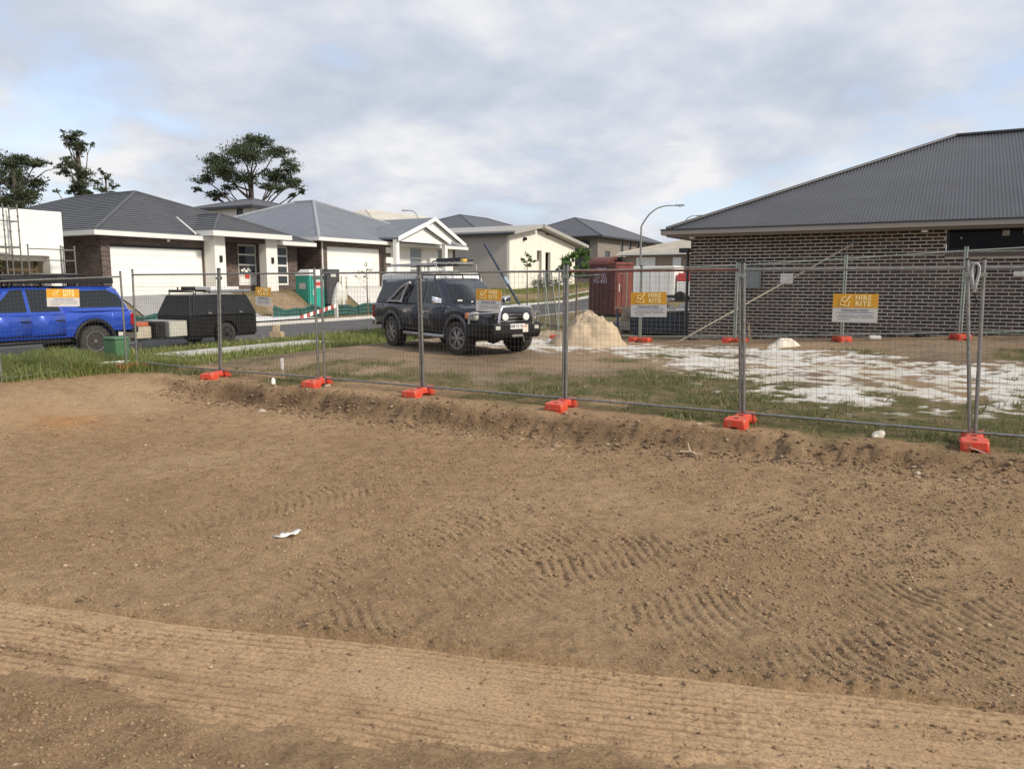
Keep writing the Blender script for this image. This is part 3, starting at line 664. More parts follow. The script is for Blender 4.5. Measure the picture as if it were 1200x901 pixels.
def window(parent, face, k, a0, a1, z0, z1, rows=1, cols=1, fm=None, fw=0.06, gm=None, name='window'):
    """frame with separate panes; face 'u' looks along +u, 'v' looks along -v; k is the plane of the frame front"""
    fm = fm or M_WHITE; gm = gm or M_GLASSH; f = MB()
    def bx(mb, a, b, c, d, off, th):
        if face == 'u': mb.box(k-off-th, k-off, a, b, c, d)
        else: mb.box(a, b, k+off, k+off+th, c, d)
    bx(f, a0, a1, z0, z0+fw, 0, 0.06); bx(f, a0, a1, z1-fw, z1, 0, 0.06); bx(f, a0, a0+fw, z0+fw, z1-fw, 0, 0.06); bx(f, a1-fw, a1, z0+fw, z1-fw, 0, 0.06)
    for i in range(1, rows): z = z0+(z1-z0)*i/rows; bx(f, a0+fw, a1-fw, z-fw/2, z+fw/2, 0.001, 0.058)
    for i in range(1, cols): a = a0+(a1-a0)*i/cols; bx(f, a-fw/2, a+fw/2, z0+fw, z1-fw, 0.002, 0.056)
    w = pw(f, name, fm, parent)
    for i in range(rows):
        for j in range(cols):
            g = MB(); bx(g, a0+(a1-a0)*j/cols+0.01, a0+(a1-a0)*(j+1)/cols-0.01, z0+(z1-z0)*i/rows+0.01, z0+(z1-z0)*(i+1)/rows-0.01, 0.025, 0.012)
            pw(g, 'pane', gm, w)
    return w
def garage_door(parent, u, v0, v1, z0, z1, m=M_DOOR, n=5):
    """sectional door: each panel a piece with a groove between"""
    d = MB(); d.box(u-0.05, u-0.02, v0, v1, z0, z1); o = pw(d, 'garage_door', m, parent)
    h = (z1-z0)/n
    for i in range(n):
        p = MB(); p.box(u-0.019, u, v0+0.01, v1-0.01, z0+i*h+0.006, z0+(i+1)*h-0.006); pw(p, 'door_panel', m, o, bevel=0.004)
    return o
def roof_faces(u0, u1, v0, v1, z, rise, axis):
    if axis == 'u':
        w = (v1-v0)/2; vm = (v0+v1)/2; r0, r1 = (u0+w, vm, z+rise), (u1-w, vm, z+rise)
        A, B, C, D = (u0,v0,z), (u1,v0,z), (u1,v1,z), (u0,v1,z)
        return [(A,B,r1,r0), (C,D,r0,r1), (B,C,r1,r1), (D,A,r0,r0)], [(B,r1),(C,r1),(A,r0),(D,r0),(r0,r1)]
    w = (u1-u0)/2; um = (u0+u1)/2; r0, r1 = (um, v0+w, z+rise), (um, v1-w, z+rise)
    A, B, C, D = (u0,v0,z), (u1,v0,z), (u1,v1,z), (u0,v1,z)
    return [(A,B,r0,r0), (C,D,r1,r1), (B,C,r1,r0), (D,A,r0,r1)], [(A,r0),(B,r0),(C,r1),(D,r1),(r0,r1)]
def tile_face(mb, a, b, c, d, n, lift=0.028):
    a, b, c, d = map(Vector, (a, b, c, d)); nr = (b-a).cross(d-a)
    if nr.length < 1e-6: nr = (b-a).cross(c-a)
    nr.normalize()
    if nr.z < 0: nr = -nr
    for i in range(n):
        t0, t1 = i/n, (i+1)/n
        p0, p1 = a.lerp(d, t0), b.lerp(c, t0); q0, q1 = a.lerp(d, t1), b.lerp(c, t1)
        if (q1-q0).length < 1e-4: mb.add([p0+nr*lift, p1+nr*lift, q0], [(0,1,2)])
        else: mb.add([p0+nr*lift, p1+nr*lift, q1, q0], [(0,1,2,3)])
        mb.add([p0, p1, p1+nr*lift, p0+nr*lift], [(0,1,2,3)])
def hip_roof(parent, u0, u1, v0, v1, z, rise, axis, m, cap=None, fascia=M_FASCIA, courses=0, fh=0.18, capr=0.07):
    F_, H_ = roof_faces(u0, u1, v0, v1, z, rise, axis); mb = MB()
    for f in F_:
        if courses: tile_face(mb, *f, courses)
        else:
            pts = []
            for p in f:
                if p not in pts: pts.append(p)
            mb.poly(pts)
    mb.quad((u0,v0,z-0.01),(u1,v0,z-0.01),(u1,v1,z-0.01),(u0,v1,z-0.01))
    r = pw(mb, 'roof', m, parent)
    c = MB()
    for a, b in H_:
        if (Vector(a)-Vector(b)).length > 0.05: c.path([a, b], capr, 6)
    pw(c, 'ridge_capping', cap or m, r, smooth=40)
    g = MB(); t = 0.10
    g.box(u1-0.02, u1+t, v0-t, v1+t, z-fh, z-0.004); g.box(u0-t, u0+0.02, v0-t, v1+t, z-fh, z-0.004)
    g.box(u0+0.02, u1-0.02, v0-t, v0+0.02, z-fh, z-0.004); g.box(u0+0.02, u1-0.02, v1-0.02, v1+t, z-fh, z-0.004)
    pw(g, 'gutter', fascia, r)
    s = MB(); s.quad((u0,v0,z-fh+0.02),(u1,v0,z-fh+0.02),(u1,v1,z-fh+0.02),(u0,v1,z-fh+0.02)); pw(s, 'eave_lining', fascia, r)
    return r
M_TILE = roof_mat('grey_tile', (0.075, 0.077, 0.083), 0, 1, 0.55)
M_SHEET = roof_mat('blue_grey_sheet', (0.135, 0.145, 0.165), 0.2, 1, 0.4)
M_SHEETD = roof_mat('dark_sheet', (0.055, 0.057, 0.066), 0.25, 0, 0.45)
M_CREAMR = roof_mat('cream_sheet', (0.55, 0.51, 0.42), 0.25, 1, 0.5)
M_TANROOF = roof_mat('tan_tile', (0.40, 0.36, 0.29), 0.3, 2, 0.7)

# --- white rendered building with parapet, under construction
def house_white():
    t = thing('rendered_building', 'white rendered flat-topped building with tall blank parapet, still in scaffolding', 'building', (-34, 10, 0.9))
    w = MB(); top = 4.47
    wall_u(w, -30.0, 4.0, 17.7, 2.79, top, t=0.3); wall_u(w, -30.0, 17.13, 17.7, 0.8, 2.79, t=0.5); wall_u(w, -30.002, 9.5, 10.1, 0.8, 2.79, t=0.5)
    w.box(-44, -30.3, 17.40, 17.70, 0.8, top); w.box(-44, -30.3, 4.0, 4.3, 0.8, top); w.box(-44.3, -44, 4, 17.7, 0.8, top)
    w.box(-43.99, -30.301, 4.301, 17.399, 4.05, 4.25); w.box(-44, -30.301, 4.3, 17.4, 2.6, 2.78)
    pw(w, 'wall', mat('white_render', (0.83, 0.83, 0.78), 0.85, 0, 0.04, 0.8, bump=0.05), t)
    d = MB(); d.box(-34.2, -34.0, 4.3, 17.4, 0.8, 2.6); d.box(-33.9, -33.4, 11.5, 16.4, 0.8, 2.0); pw(d, 'garage_recess', mat('bare_timber_frame', (0.06, 0.045, 0.035), 0.9, 0, 0.5, 1.5), t)
    # timber door frame in the recess, coloured dark
    d = MB(); d.box(-30.7, -30.6, 16.9, 17.0, 0.8, 2.6); d.box(-30.72, -30.6, 11.0, 16.9, 2.2, 2.32); pw(d, 'door_frame', mat('dark_timber', (0.10, 0.065, 0.04), 0.8), t)
house_white()
def scaffold(label, posts, top, levels, planks):
    t = thing('scaffold', label, 'scaffold', (posts[0][0], posts[0][1], 0.9), group='scaffolding at the white building')
    for (u, v) in posts:
        m_ = MB(); m_.tube((u, v, float(lot_h(u, v))), (u, v, top), 0.024, n=8)
        for z in np.arange(1.6, top, 0.5): m_.tube((u, v, z), (u, v, z+0.05), 0.038, n=8)
        pw(m_, 'standard', M_GALV, t)
    for z in levels:
        for i in range(len(posts)-1):
            m_ = MB(); m_.tube((*posts[i], z), (*posts[i+1], z), 0.022, n=8); pw(m_, 'ledger', M_GALV, t)
    for (a, b, z) in planks:
        m_ = MB(); m_.hexa([(a[0]-0.25,a[1],z),(a[0]+0.25,a[1],z),(b[0]+0.25,b[1],z),(b[0]-0.25,b[1],z)], [(a[0]-0.25,a[1],z+0.06),(a[0]+0.25,a[1],z+0.06),(b[0]+0.25,b[1],z+0.06),(b[0]-0.25,b[1],z+0.06)])
        pw(m_, 'plank', mat('steel_plank', (0.30, 0.29, 0.27), 0.6, 0.3), t)
    return t
p1 = (-29.2, on_u(20, 245, -29.2)[0]); p0 = (-29.2, on_u(3, 245, -29.2)[0]); pm = (-29.2, p0[1]-2.4); pb = (-29.75, p1[1])
scaffold('tall scaffold tower against the white parapet wall', [pm, p0, p1, pb], 4.55, [2.05, 3.05, 3.95, 4.4], [((-29.45, pm[1]), (-29.45, p1[1]), 3.0)])
q0 = (-29.0, on_u(71, 290, -29.0)[0]); q1 = (-29.0, on_u(87, 290, -29.0)[0]); q2 = (-29.75, q1[1]); q3 = (-29.0, p1[1]+0.15)
scaffold('low scaffold frame in the gap beside brown brick house', [q3, q0, q1, q2], 3.15, [2.1, 2.6, 3.0], [])

# --- brown brick house with white portico columns
def house_one():
    t = thing('brick_house', 'brown brick house with dark tiled hip roof and white portico columns', 'house', (-31, 25, 1.15))
    z0, ze = 0.9, 3.92; V1 = lambda x: on_u(x, 300, -31.66)[0]; wa = (V1(278), V1(300)); wb_ = (V1(322.5), V1(337))
    w = MB()
    wall_u(w, -31.0, 19.86, 25.3, z0, ze-0.12, [(20.25, 24.95, z0, 3.42)]); wall_u(w, -31.6, 25.3, 31.6, z0, ze-0.12, [(wa[0], wa[1], 1.65, 3.72), (wb_[0], wb_[1], 1.65, 3.72), (25.6, 26.4, z0, 3.4)])
    w.box(-47, -31.24, 19.86, 20.1, z0, ze-0.12); w.box(-47, -31.84, 31.36, 31.6, z0, ze-0.12); w.box(-47.24, -47, 19.86, 31.2, z0, ze-0.12)
    w.box(-31.6, -31.24, 25.06, 25.3, z0, ze-0.12)
    pw(w, 'wall', M_BRICK_FAR, t)
    l = MB(); l.box(-31.14, -31.1, 20.25, 24.95, 3.30, 3.42); pw(l, 'lintel', M_GUTTER, t)
    garage_door(t, -31.12, 20.25, 24.95, 1.15, 3.42)
    for a, b in (wa, wb_): window(t, 'u', -31.66, a, b, 1.65, 3.72, 4, 1, M_WHITE, 0.085)
    d = MB(); d.box(-31.8, -31.7, 25.6, 26.4, 1.15, 3.4); pw(d, 'door', M_DARKIN, t)
    UC = -30.25
    for xl, xm, xr in ((240, 253, 265.5), (304.5, 313, 326)):
        v0, v1 = on_u(xm, 320, UC)[0], on_u(xr, 320, UC)[0]; ub = min(on_v(xl, 320, v0)[0], UC-0.45)
        c = MB(); c.box(max(ub, -31.55), UC, v0, v1, z0, 3.98); o = pw(c, 'column', mat('white_column', (0.82, 0.80, 0.73), 0.8, 0, 0.04, 1), t, bevel=0.012)
        c = MB(); c.box(UC, UC+0.08, (v0+v1)/2-0.07, (v0+v1)/2+0.07, 2.75, 3.05); pw(c, 'wall_light', M_BLACK, o, bevel=0.01)
    b = MB(); b.box(-31.55, UC-0.05, on_u(253, 300, UC)[0]+0.05, on_u(326, 300, UC)[0]-0.05, 3.72, 3.97); pw(b, 'portico_beam', mat('dark_brown_lining', (0.07, 0.045, 0.036), 0.7), t)
    hip_roof(t, -48, -30.45, 19.3, 31.75, ze, 2.45, 'u', M_TILE, courses=20, fh=0.2, capr=0.09)
    # portico hip roof in front
    g = on_u(250, 266, -29.7); k = on_u(337, 272, -29.7)
    hip_roof(t, -36.5, -29.7, g[0], k[0]+0.1, 4.17, 1.0, 'u', M_TILE, courses=8, fh=0.24, capr=0.08)
    # pale valley flashing
    v = MB(); a = Vector((-30.5, g[0]-0.35, 4.02)); v.path([a, a+Vector((-2.6, 1.0, 0.92))], 0.05, 6); pw(v, 'valley_flashing', M_FASCIA, t)
    n = MB(); n.box(-31.655, -31.65, wa[0]+0.1, wa[1]-0.1, 1.74, 2.1); pw(n, 'notice', M_WHITE, t)
    n = MB(); n.box(-31.648, -31.643, wa[0]+0.42, wa[0]+0.72, 1.98, 2.2); pw(n, 'red_mark', mat('red_print', (0.55, 0.06, 0.05), 0.6), t)
    n = MB()
    for dv, dz, s in ((0.2, 0.05, 0.16), (0.45, 0.02, 0.2), (0.7, 0.05, 0.16), (0.33, 0.12, 0.1), (0.58, 0.12, 0.1)): n.box(-31.675, -31.668, wa[0]+0.1+dv-s/2, wa[0]+0.1+dv+s/2, 2.35+dz-0.06, 2.35+dz+0.06)
    pw(n, 'sticker', M_WHITE, t)
    # eave spotlight
    n = MB(); n.lathe([(0.05, 0), (0.07, 0.04), (0.03, 0.1)], 10, 'z', (-30.6, 22.8, 3.6)); pw(n, 'eave_light', M_WHITE, t)
house_one()
# --- metal roofed house with white gabled porch
def house_two():
    t = thing('gabled_house', 'house with blue-grey metal hip roof, white double gable porch and white garage door', 'house', (-31, 39, 1.5))
    z0, ze = 1.2, 4.28; w = MB(); gp_ = lambda x, y: on_u(x, y, -29.45); GA = gp_(497, 262); G0 = gp_(467, 280)[0]; G1 = gp_(527, 281)[0]
    wall_u(w, -31.0, 32.85, 39.1, z0, ze-0.1, [(33.35, 38.1, z0, 3.83)]); w.box(-46, -31.24, 32.85, 33.09, z0, ze-0.1); w.box(-46, -31.24, 46.6, 46.8, z0, ze-0.1); w.box(-46.2, -46, 32.85, 46.8, z0, ze-0.1)
    pw(w, 'wall', M_BRICK_FAR, t)
    garage_door(t, -31.12, 33.35, 38.1, 1.55, 3.83)
    # white weatherboard bay: separate boards
    w = MB(); wall_u(w, -31.3, 39.1, 46.8, z0, ze+0.1, [(41.5, 42.9, 2.0, 4.1), (44.7, 46.1, 2.0, 4.1)], t=0.2); pw(w, 'porch_wall', M_WHITE, t)
    for a, b in ((41.5, 42.9), (44.7, 46.1)): window(t, 'u', -31.34, a, b, 2.0, 4.1, 3, 1, M_WHITE, 0.08, mat('blind_glass', (0.22, 0.25, 0.26), 0.1))
    for k in range(4):
        b = MB(); b.box(-31.02, -30.95, 38.6, 39.25, 1.75+k*0.62, 2.12+k*0.62); pw(b, 'white_band', M_WHITE, t)
    for v in (G0+0.15, G1-0.15):
        c = MB(); c.box(-29.9, -29.62, v-0.14, v+0.14, z0, 4.55); pw(c, 'porch_post', M_WHITE, t, bevel=0.01)
    r = hip_roof(t, -47, -30.4, 32.1, 47.0, ze, 2.95, 'u', M_SHEET, cap=mat('pale_capping', (0.30, 0.31, 0.33), 0.4), fh=0.2, capr=0.10)
    def gable(u_front, u_back, vc, half, zb, rise, over=0.35):
        mb = MB(); e = 0.12; k = rise/half; hv = half+over
        for s in (-1, 1):
            a = (vc+s*hv, zb-over*k); ap = (vc, zb+rise)
            mb.hexa([(u_front+0.25, a[0], a[1]), (u_back, a[0], a[1]), (u_back, ap[0], ap[1]), (u_front+0.25, ap[0], ap[1])],
                    [(u_front+0.25, a[0], a[1]+e), (u_back, a[0], a[1]+e), (u_back, ap[0], ap[1]+e), (u_front+0.25, ap[0], ap[1]+e)])
        g = pw(mb, 'gable_roof', M_SHEET, t)
        bg = MB()
        for s in (-1, 1):
            a = Vector((u_front+0.26, vc+s*hv, zb-over*k-0.10)); p = Vector((u_front+0.26, vc, zb+rise-0.10))
            bg.hexa([a, a+Vector((0.05,0,0)), p+Vector((0.05,0,0)), p], [a+Vector((0,0,0.26)), a+Vector((0.05,0,0.26)), p+Vector((0.05,0,0.26)), p+Vector((0,0,0.26))])
        pw(bg, 'barge_board', M_WHITE, g)
        n = 7                                        # gable boards, each lapped
        for i in range(n):
            za, zb_ = zb+rise*i/n, zb+rise*(i+1)/n; h0 = half*(1-i/n); h1 = half*(1-(i+1)/n)
            b = MB(); b.hexa([(u_front-0.02, vc-h0, za), (u_front+0.03, vc-h0, za), (u_front+0.03, vc+h0, za), (u_front-0.02, vc+h0, za)],
                             [(u_front-0.02, vc-h1, zb_), (u_front+0.005, vc-h1, zb_), (u_front+0.005, vc+h1, zb_), (u_front-0.02, vc+h1, zb_)])
            pw(b, 'gable_board', M_WHITE, g)
        b = MB(); b.box(u_front-0.12, u_front+0.04, vc-half, vc+half, zb-0.22, zb-0.003); pw(b, 'porch_beam', M_WHITE, g)
    gable(-31.2, -40, 43.9, 3.5, 4.55, 1.5); gable(-29.7, -33, (G0+G1)/2, (G1-G0)/2-0.3, 4.52, GA[1]-4.62)
    d = MB(); d.box(-31.0, -30.96, 32.9, 32.98, 1.4, 4.1); pw(d, 'downpipe', M_FASCIA, t)
house_two()
# --- cream rendered house with low gable
def house_three():
    t = thing('rendered_house', 'cream rendered house with low wide gable and deep grey eaves', 'house', (-31, 60, 1.15))
    z0 = 0.8; v0, v1 = 54.27, 66.7; zl, zr, za, vm = 5.55, 5.15, 6.35, 58.6
    w = MB()
    # front wall follows the gable
    for a, b, za_, zb_ in ((v0, 57.6, zl, 6.2), (57.6, 59.0, 6.2, 6.2), (59.9, 60.6, 6.15, 6.05), (61.6, v1, 5.9, zr)):
        w.hexa([(-31.25, a, z0), (-31.0, a, z0), (-31.0, b, z0), (-31.25, b, z0)], [(-31.25, a, za_), (-31.0, a, za_), (-31.0, b, zb_), (-31.25, b, zb_)])
    w.box(-32.3, -32.1, 57.5, 62, z0, 6.0); w.box(-31.25, -31.0, 60.6, 61.6, 4.4, 5.9); w.box(-31.25, -31.0, 59.0, 59.9, 4.5, 6.15)
    w.box(-48, -31.25, v1-0.25, v1, z0, zr); w.box(-48.2, -48, v0, v1, z0, zr)
    pw(w, 'wall', M_CREAM, t)
    w = MB(); w.box(-48, -31.25, v0+0.002, v0+0.25, z0, zl); pw(w, 'side_wall', mat('shaded_render', (0.45, 0.42, 0.385), 0.85, 0, 0.05, 1), t)  # same render as the front; its shade is put into the greyer colour
    garage_door(t, -30.95, 55.0, 57.4, 1.2, 3.5, M_CREAM, 4)
    window(t, 'u', -32.05, 59.1, 59.8, 2.0, 3.4, 3, 1, M_GUTTER, 0.08); window(t, 'u', -30.96, 63.8, 65.6, 2.2, 4.0, 1, 2, M_GUTTER, 0.07)
    l = MB(); l.lathe([(0.10, 0), (0.16, 0.12), (0.12, 0.3)], 10, 'x', (-31.0, 56.6, 5.35)); pw(l, 'wall_light', M_BLACK, t)
    r = MB()
    for a, b, za_, zb_ in ((v0-0.5, vm, zl+0.02, za), (vm+0.3, v1+1.4, za+0.02, zr-0.15)):
        r.hexa([(-49, a, za_), (-30.2, a, za_), (-30.2, b, zb_), (-49, b, zb_)], [(-49, a, za_+0.28), (-30.2, a, za_+0.28), (-30.2, b, zb_+0.28), (-49, b, zb_+0.28)])
    pw(r, 'roof', mat('warm_grey_eave', (0.36, 0.345, 0.32), 0.6, 0, 0.08, 1), t)
    g = MB(); g.box(-49, -30.3, v0-0.62, v0-0.505, zl-0.02, zl+0.16); pw(g, 'gutter', M_GUTTER, t)
house_three()
def plain_house(name, label, cat, u0, u1, v0, v1, zg, ze, rise, axis, wm, rm, fascia=M_GUTTER, wins=(), over=0.6, extra=None):
    t = thing(name, label, cat, ((u0+u1)/2, (v0+v1)/2, zg)); w = MB()
    ou = [(a, b, c, d) for (f, a, b, c, d, r, k) in wins if f == 'u']; ov = [(a, b, c, d) for (f, a, b, c, d, r, k) in wins if f == 'v']
    wall_u(w, u1, v0, v1, zg-0.4, ze-0.1, ou); wall_v(w, v0, u0+0.24, u1-0.24, zg-0.4, ze-0.1, ov)
    w.box(u0, u0+0.24, v0, v1, zg-0.4, ze-0.1); w.box(u0+0.24, u1-0.24, v1-0.24, v1, zg-0.4, ze-0.1)
    pw(w, 'wall', wm, t)
    for (f, a, b, c, d, r, k) in wins: window(t, f, (u1-0.06) if f == 'u' else (v0+0.06), a, b, c, d, r, k, M_GUTTER if wm != M_CREAM else M_WHITE, 0.07)
    hip_roof(t, u0-over, u1+over, v0-over, v1+over, ze, rise, axis, rm, fascia=fascia, fh=0.2)
    if extra: extra(t)
    return t
# second row and beyond
plain_house('two_storey_house', 'white two storey house with dark hip roof showing above rooftops below the big tree', 'house', -57, -50, on_u(296, 250, -50)[0], on_u(296, 250, -50)[0]+5.5, 1.7, 8.0, 0.9, 'u', M_WHITE, M_TILE, wins=[('v', -51.9, -51.1, 6.9, 7.8, 1, 1)])
plain_house('two_storey_house', 'house with cream metal roof rising behind the white gabled porch', 'house', -60, -46, 56, 80, 1.7, 6.9, 2.3, 'v', M_CREAM, M_CREAMR, M_CREAM, over=0.8)
plain_house('two_storey_house', 'dark hip roofed house directly behind the cream rendered house', 'house', -50, -40.5, 64, 79, 1.7, 6.9, 1.9, 'v', M_TAUPE, M_SHEETD, over=0.7)
plain_house('two_storey_house', 'taupe brick two storey house with dark hip roof and tall narrow windows', 'house', -46, -35, 81.4, 101, 1.7, 7.0, 2.6, 'v', M_BRICK_TAUPE, M_SHEETD, over=0.8,
            wins=[('u', 83.5, 85.0, 3.9, 5.4, 1, 1), ('u', 88.3, 89.2, 4.3, 6.7, 1, 1), ('u', 91.0, 91.9, 4.3, 6.7, 1, 1), ('u', 93.8, 94.7, 4.3, 6.7, 1, 1), ('u', 97.0, 98.0, 4.3, 6.7, 1, 1), ('v', -40, -36, 2.2, 6.6, 1, 1)])
def h5x(t):
    d = MB(); d.box(-26.3, -24.4, 70.42, 70.5, 1.9, 4.15); pw(d, 'garage_door', M_FASCIA, t)
    d = MB(); d.box(-22.7, -21.9, 70.40, 70.5, 1.9, 4.1); pw(d, 'door', M_FASCIA, t)
plain_house('tan_house', 'low tan brick house with pale hip roof beyond the street lamp', 'house', -27.4, -13, 70.5, 82, 1.9, 4.55, 1.75, 'u', M_BRICK_TAN, M_TANROOF, M_FASCIA, wins=[('v', -20.6, -19.8, 2.9, 4.0, 1, 1), ('v', -17.6, -15.6, 2.4, 4.1, 1, 2)], over=0.6, extra=h5x)

# --- the dark brick house beside the lot: every brick laid
def house_brick():
    t = thing('brick_house', 'long dark brick house wall under a corrugated dark grey hip roof', 'house', (0, 24, 0.4))
    UW, VW = -6.27, 21.0; ZB, ZT = 0.10, 3.06
    op = (-0.16, 4.6, 2.52, 3.06)
    w = MB(); wall_v(w, VW, UW, 10.0, ZB, ZT, [op], t=0.22); w.box(UW, UW+0.22, VW+0.22, 36, ZB, ZT); w.box(9.78, 10, VW+0.22, 36, ZB, ZT); w.box(UW+0.22, 9.78, 35.78, 36, ZB, ZT)
    wall = pw(w, 'wall', mat('mortar', (0.58, 0.535, 0.475), 0.9, 0, 0.18, 1.3, bump=0.15, bscale=80, dirt=0.3, dirtcol=(0.30, 0.25, 0.20)), t)
    # brick material: tone per brick
    M = bpy.data.materials.new('dark_brick'); M.use_nodes = True; nt = M.node_tree; N = nt.nodes; L = nt.links; b = N['Principled BSDF']; b.inputs['Roughness'].default_value = 0.8
    a = N.new('ShaderNodeAttribute'); a.attribute_name = 'tone'; oi = N.new('ShaderNodeObjectInfo'); ad = N.new('ShaderNodeMath'); ad.operation = 'ADD'; L.new(a.outputs['Fac'], ad.inputs[0]); L.new(oi.outputs['Random'], ad.inputs[1])
    fr = N.new('ShaderNodeMath'); fr.operation = 'FRACT'; L.new(ad.outputs[0], fr.inputs[0])
    r = N.new('ShaderNodeValToRGB'); e = r.color_ramp.elements; e[0].color = (0.024, 0.020, 0.020, 1); e[1].color = (0.115, 0.070, 0.056, 1); q = e.new(0.5); q.color = (0.040, 0.030, 0.030, 1); L.new(fr.outputs[0], r.inputs[0])
    tc = N.new('ShaderNodeTexCoord'); n = N.new('ShaderNodeTexNoise'); n.inputs['Scale'].default_value = 25; n.inputs['Detail'].default_value = 5; L.new(tc.outputs['Object'], n.inputs['Vector'])
    r2 = N.new('ShaderNodeValToRGB'); r2.color_ramp.elements[0].color = (0.6, 0.6, 0.6, 1); r2.color_ramp.elements[1].color = (1.4, 1.4, 1.4, 1); L.new(n.outputs['Fac'], r2.inputs[0])
    mx = N.new('ShaderNodeMixRGB'); mx.blend_type = 'MULTIPLY'; mx.inputs[0].default_value = 1; L.new(r.outputs[0], mx.inputs[1]); L.new(r2.outputs[0], mx.inputs[2]); L.new(mx.outputs[0], b.inputs['Base Color'])
    bl, bh, gp, dp = 0.227, 0.060, 0.021, 0.007
    def bmesh_(l):
        m_ = MB(); c = 0.004
        m_.hexa([(-l/2,-dp,-bh/2),(l/2,-dp,-bh/2),(l/2,0.02,-bh/2),(-l/2,0.02,-bh/2)], [(-l/2,-dp,bh/2),(l/2,-dp,bh/2),(l/2,0.02,bh/2),(-l/2,0.02,bh/2)])
        return m_.mesh('brick', M)
    full = bmesh_(bl); half = bmesh_(bl/2-gp/2)
    rng = random.Random(3); items = []
    zc = ZB+0.02; k = 0
    while zc+bh < ZT:
        u = UW+0.003-(0 if k % 2 == 0 else 0.0)
        seq_first_half = (k % 2 == 1)
        while u < 9.9:
            l = bl
            if seq_first_half: l = bl/2-gp/2; seq_first_half = False
            c = u+l/2
            if u+l < 9.95 and not (zc+bh > op[2]-0.12 and c+l/2 > op[0]-0.005 and c-l/2 < op[1]+0.005):
                items.append((c, zc+bh/2, l))
            elif zc+bh > op[2]-0.12 and c-l/2 < op[0]-0.02 < c+l/2:
                l2 = op[0]-0.01-(c-l/2)
                if l2 > 0.05: items.append((c-l/2+l2/2, zc+bh/2, l2))
            u += l+gp
        zc += bh+gp+0.005; k += 1
    # the 300 that show largest become pieces of their own; the rest is one joined part
    vis = [q for q in items if abs(q[2]-bl) < 1e-6 and q[0] < 1.15 and q[1] > 0.55]
    vis.sort(key=lambda q: math.hypot(q[0], VW)); own = set(id(q) for q in vis[:300])
    fv, ff, ft = [], [], []
    for q in items:
        c, z, l = q; dy = rng.uniform(-0.002, 0.002)
        if id(q) in own:
            o = link('brick', full); o.parent = wall; o.location = (c, VW+dy, z); o.rotation_euler = (0, rng.uniform(-0.006, 0.006), 0)
        else:
            i = len(fv)
            fv += [(c+sx*l/2, VW+dy+(0.02 if sy else -dp), z+sz*bh/2) for sz in (-1, 1) for (sx, sy) in ((-1,0),(1,0),(1,1),(-1,1))]
            ff += [tuple(i+j for j in f) for f in ((0,3,2,1),(4,5,6,7),(0,1,5,4),(1,2,6,5),(2,3,7,6),(3,0,4,7))]; ft += [rng.random()]*8
    o = link('brick_courses', np_mesh('brick_courses', np.array(fv), np.array(ff), M, False, dict(tone=ft))); o.parent = wall; tag(o, kind='stuff')
    # sill of bricks on edge
    sb = MB(); sb.hexa([(-0.036,-0.05,-0.06),(0.036,-0.05,-0.06),(0.036,0.15,-0.06),(-0.036,0.15,-0.06)], [(-0.036,-0.055,0.03),(0.036,-0.055,0.03),(0.036,0.15,0.06),(-0.036,0.15,0.06)]); sbm = sb.mesh('sill_brick', mat('sill_brick', (0.13, 0.10, 0.09), 0.8, 0, 0.2))
    for i in range(54):
        o = link('sill_brick', sbm); o.parent = wall; o.location = (op[0]+0.02+i*0.088, VW, op[2]-0.07)
    wn = window(t, 'v', VW+0.08, op[0]+0.01, op[1], op[2], 3.05, 1, 3, mat('black_frame', (0.02, 0.02, 0.022), 0.4), 0.05, mat('black_glass', (0.008, 0.008, 0.009), 0.12, spec=0.12))
    for u_, z_, w_, h_ in ((0.95, 2.85, 0.14, 0.12), (1.35, 2.9, 0.1, 0.1), (0.12, 2.8, 0.04, 0.04)):
        n = MB(); n.box(u_, u_+w_, VW+0.096, VW+0.099, z_, z_+h_); pw(n, 'window_sticker', mat('grey_paper', (0.42, 0.41, 0.39), 0.7), wn)
    # roof: corrugated sheet, ribs run from eave to ridge
    E0 = on_v(781, 275, 20.35); ue, ve, ze = E0[0], 20.35, 3.195
    ax_ = on_v(1120, 163, 27.4); wd = ax_[0]-ue; za = ax_[1]; vr = ve+wd; u_end = 18.0
    RM = roof_mat('corrugated_grey', (0.046, 0.048, 0.055), 0, 0, 0.45)
    pit = 0.076*1.05; us = np.arange(ue, u_end, pit/6); sl = (za-ze)/wd; nl = math.hypot(1, sl)
    prof = 0.011*np.sin(2*PI*(us-ue)/pit); top = np.minimum(us-ue, wd)
    dn = np.array([0, -sl, 1])/nl
    vv = np.concatenate([np.stack([us, ve+0*us, ze+0*us], 1)+prof[:, None]*dn, np.stack([us, ve+top, ze+sl*top], 1)+prof[:, None]*dn]); n_ = len(us); i = np.arange(n_-1)
    o = link('roof', np_mesh('roof_sheet', vv, np.stack([i, i+1, i+1+n_, i+n_], 1), RM, True)); o.parent = t; o.matrix_parent_inverse = Matrix.Translation(-Vector(t.location)); roof = o
    ls = np.arange(ve, ve+2*wd, pit/3); tl = np.minimum(ls-ve, 2*wd-(ls-ve)); pr = 0.011*np.sin(2*PI*(ls-ve)/pit*1.0)
    vv = np.concatenate([np.stack([ue+0*ls, ls, ze+pr], 1), np.stack([ue+tl, ls, ze+sl*tl+pr], 1)]); n_ = len(ls); i = np.arange(n_-1)
    o = link('end_roof', np_mesh('end_roof', vv, np.stack([i, i+1, i+1+n_, i+n_], 1), RM, True)); o.parent = roof
    bk = MB(); bk.poly([(ue, ve+2*wd, ze), (u_end, ve+2*wd, ze), (u_end, vr, za), (ue+wd, vr, za)]); pw(bk, 'rear_roof', RM, roof)
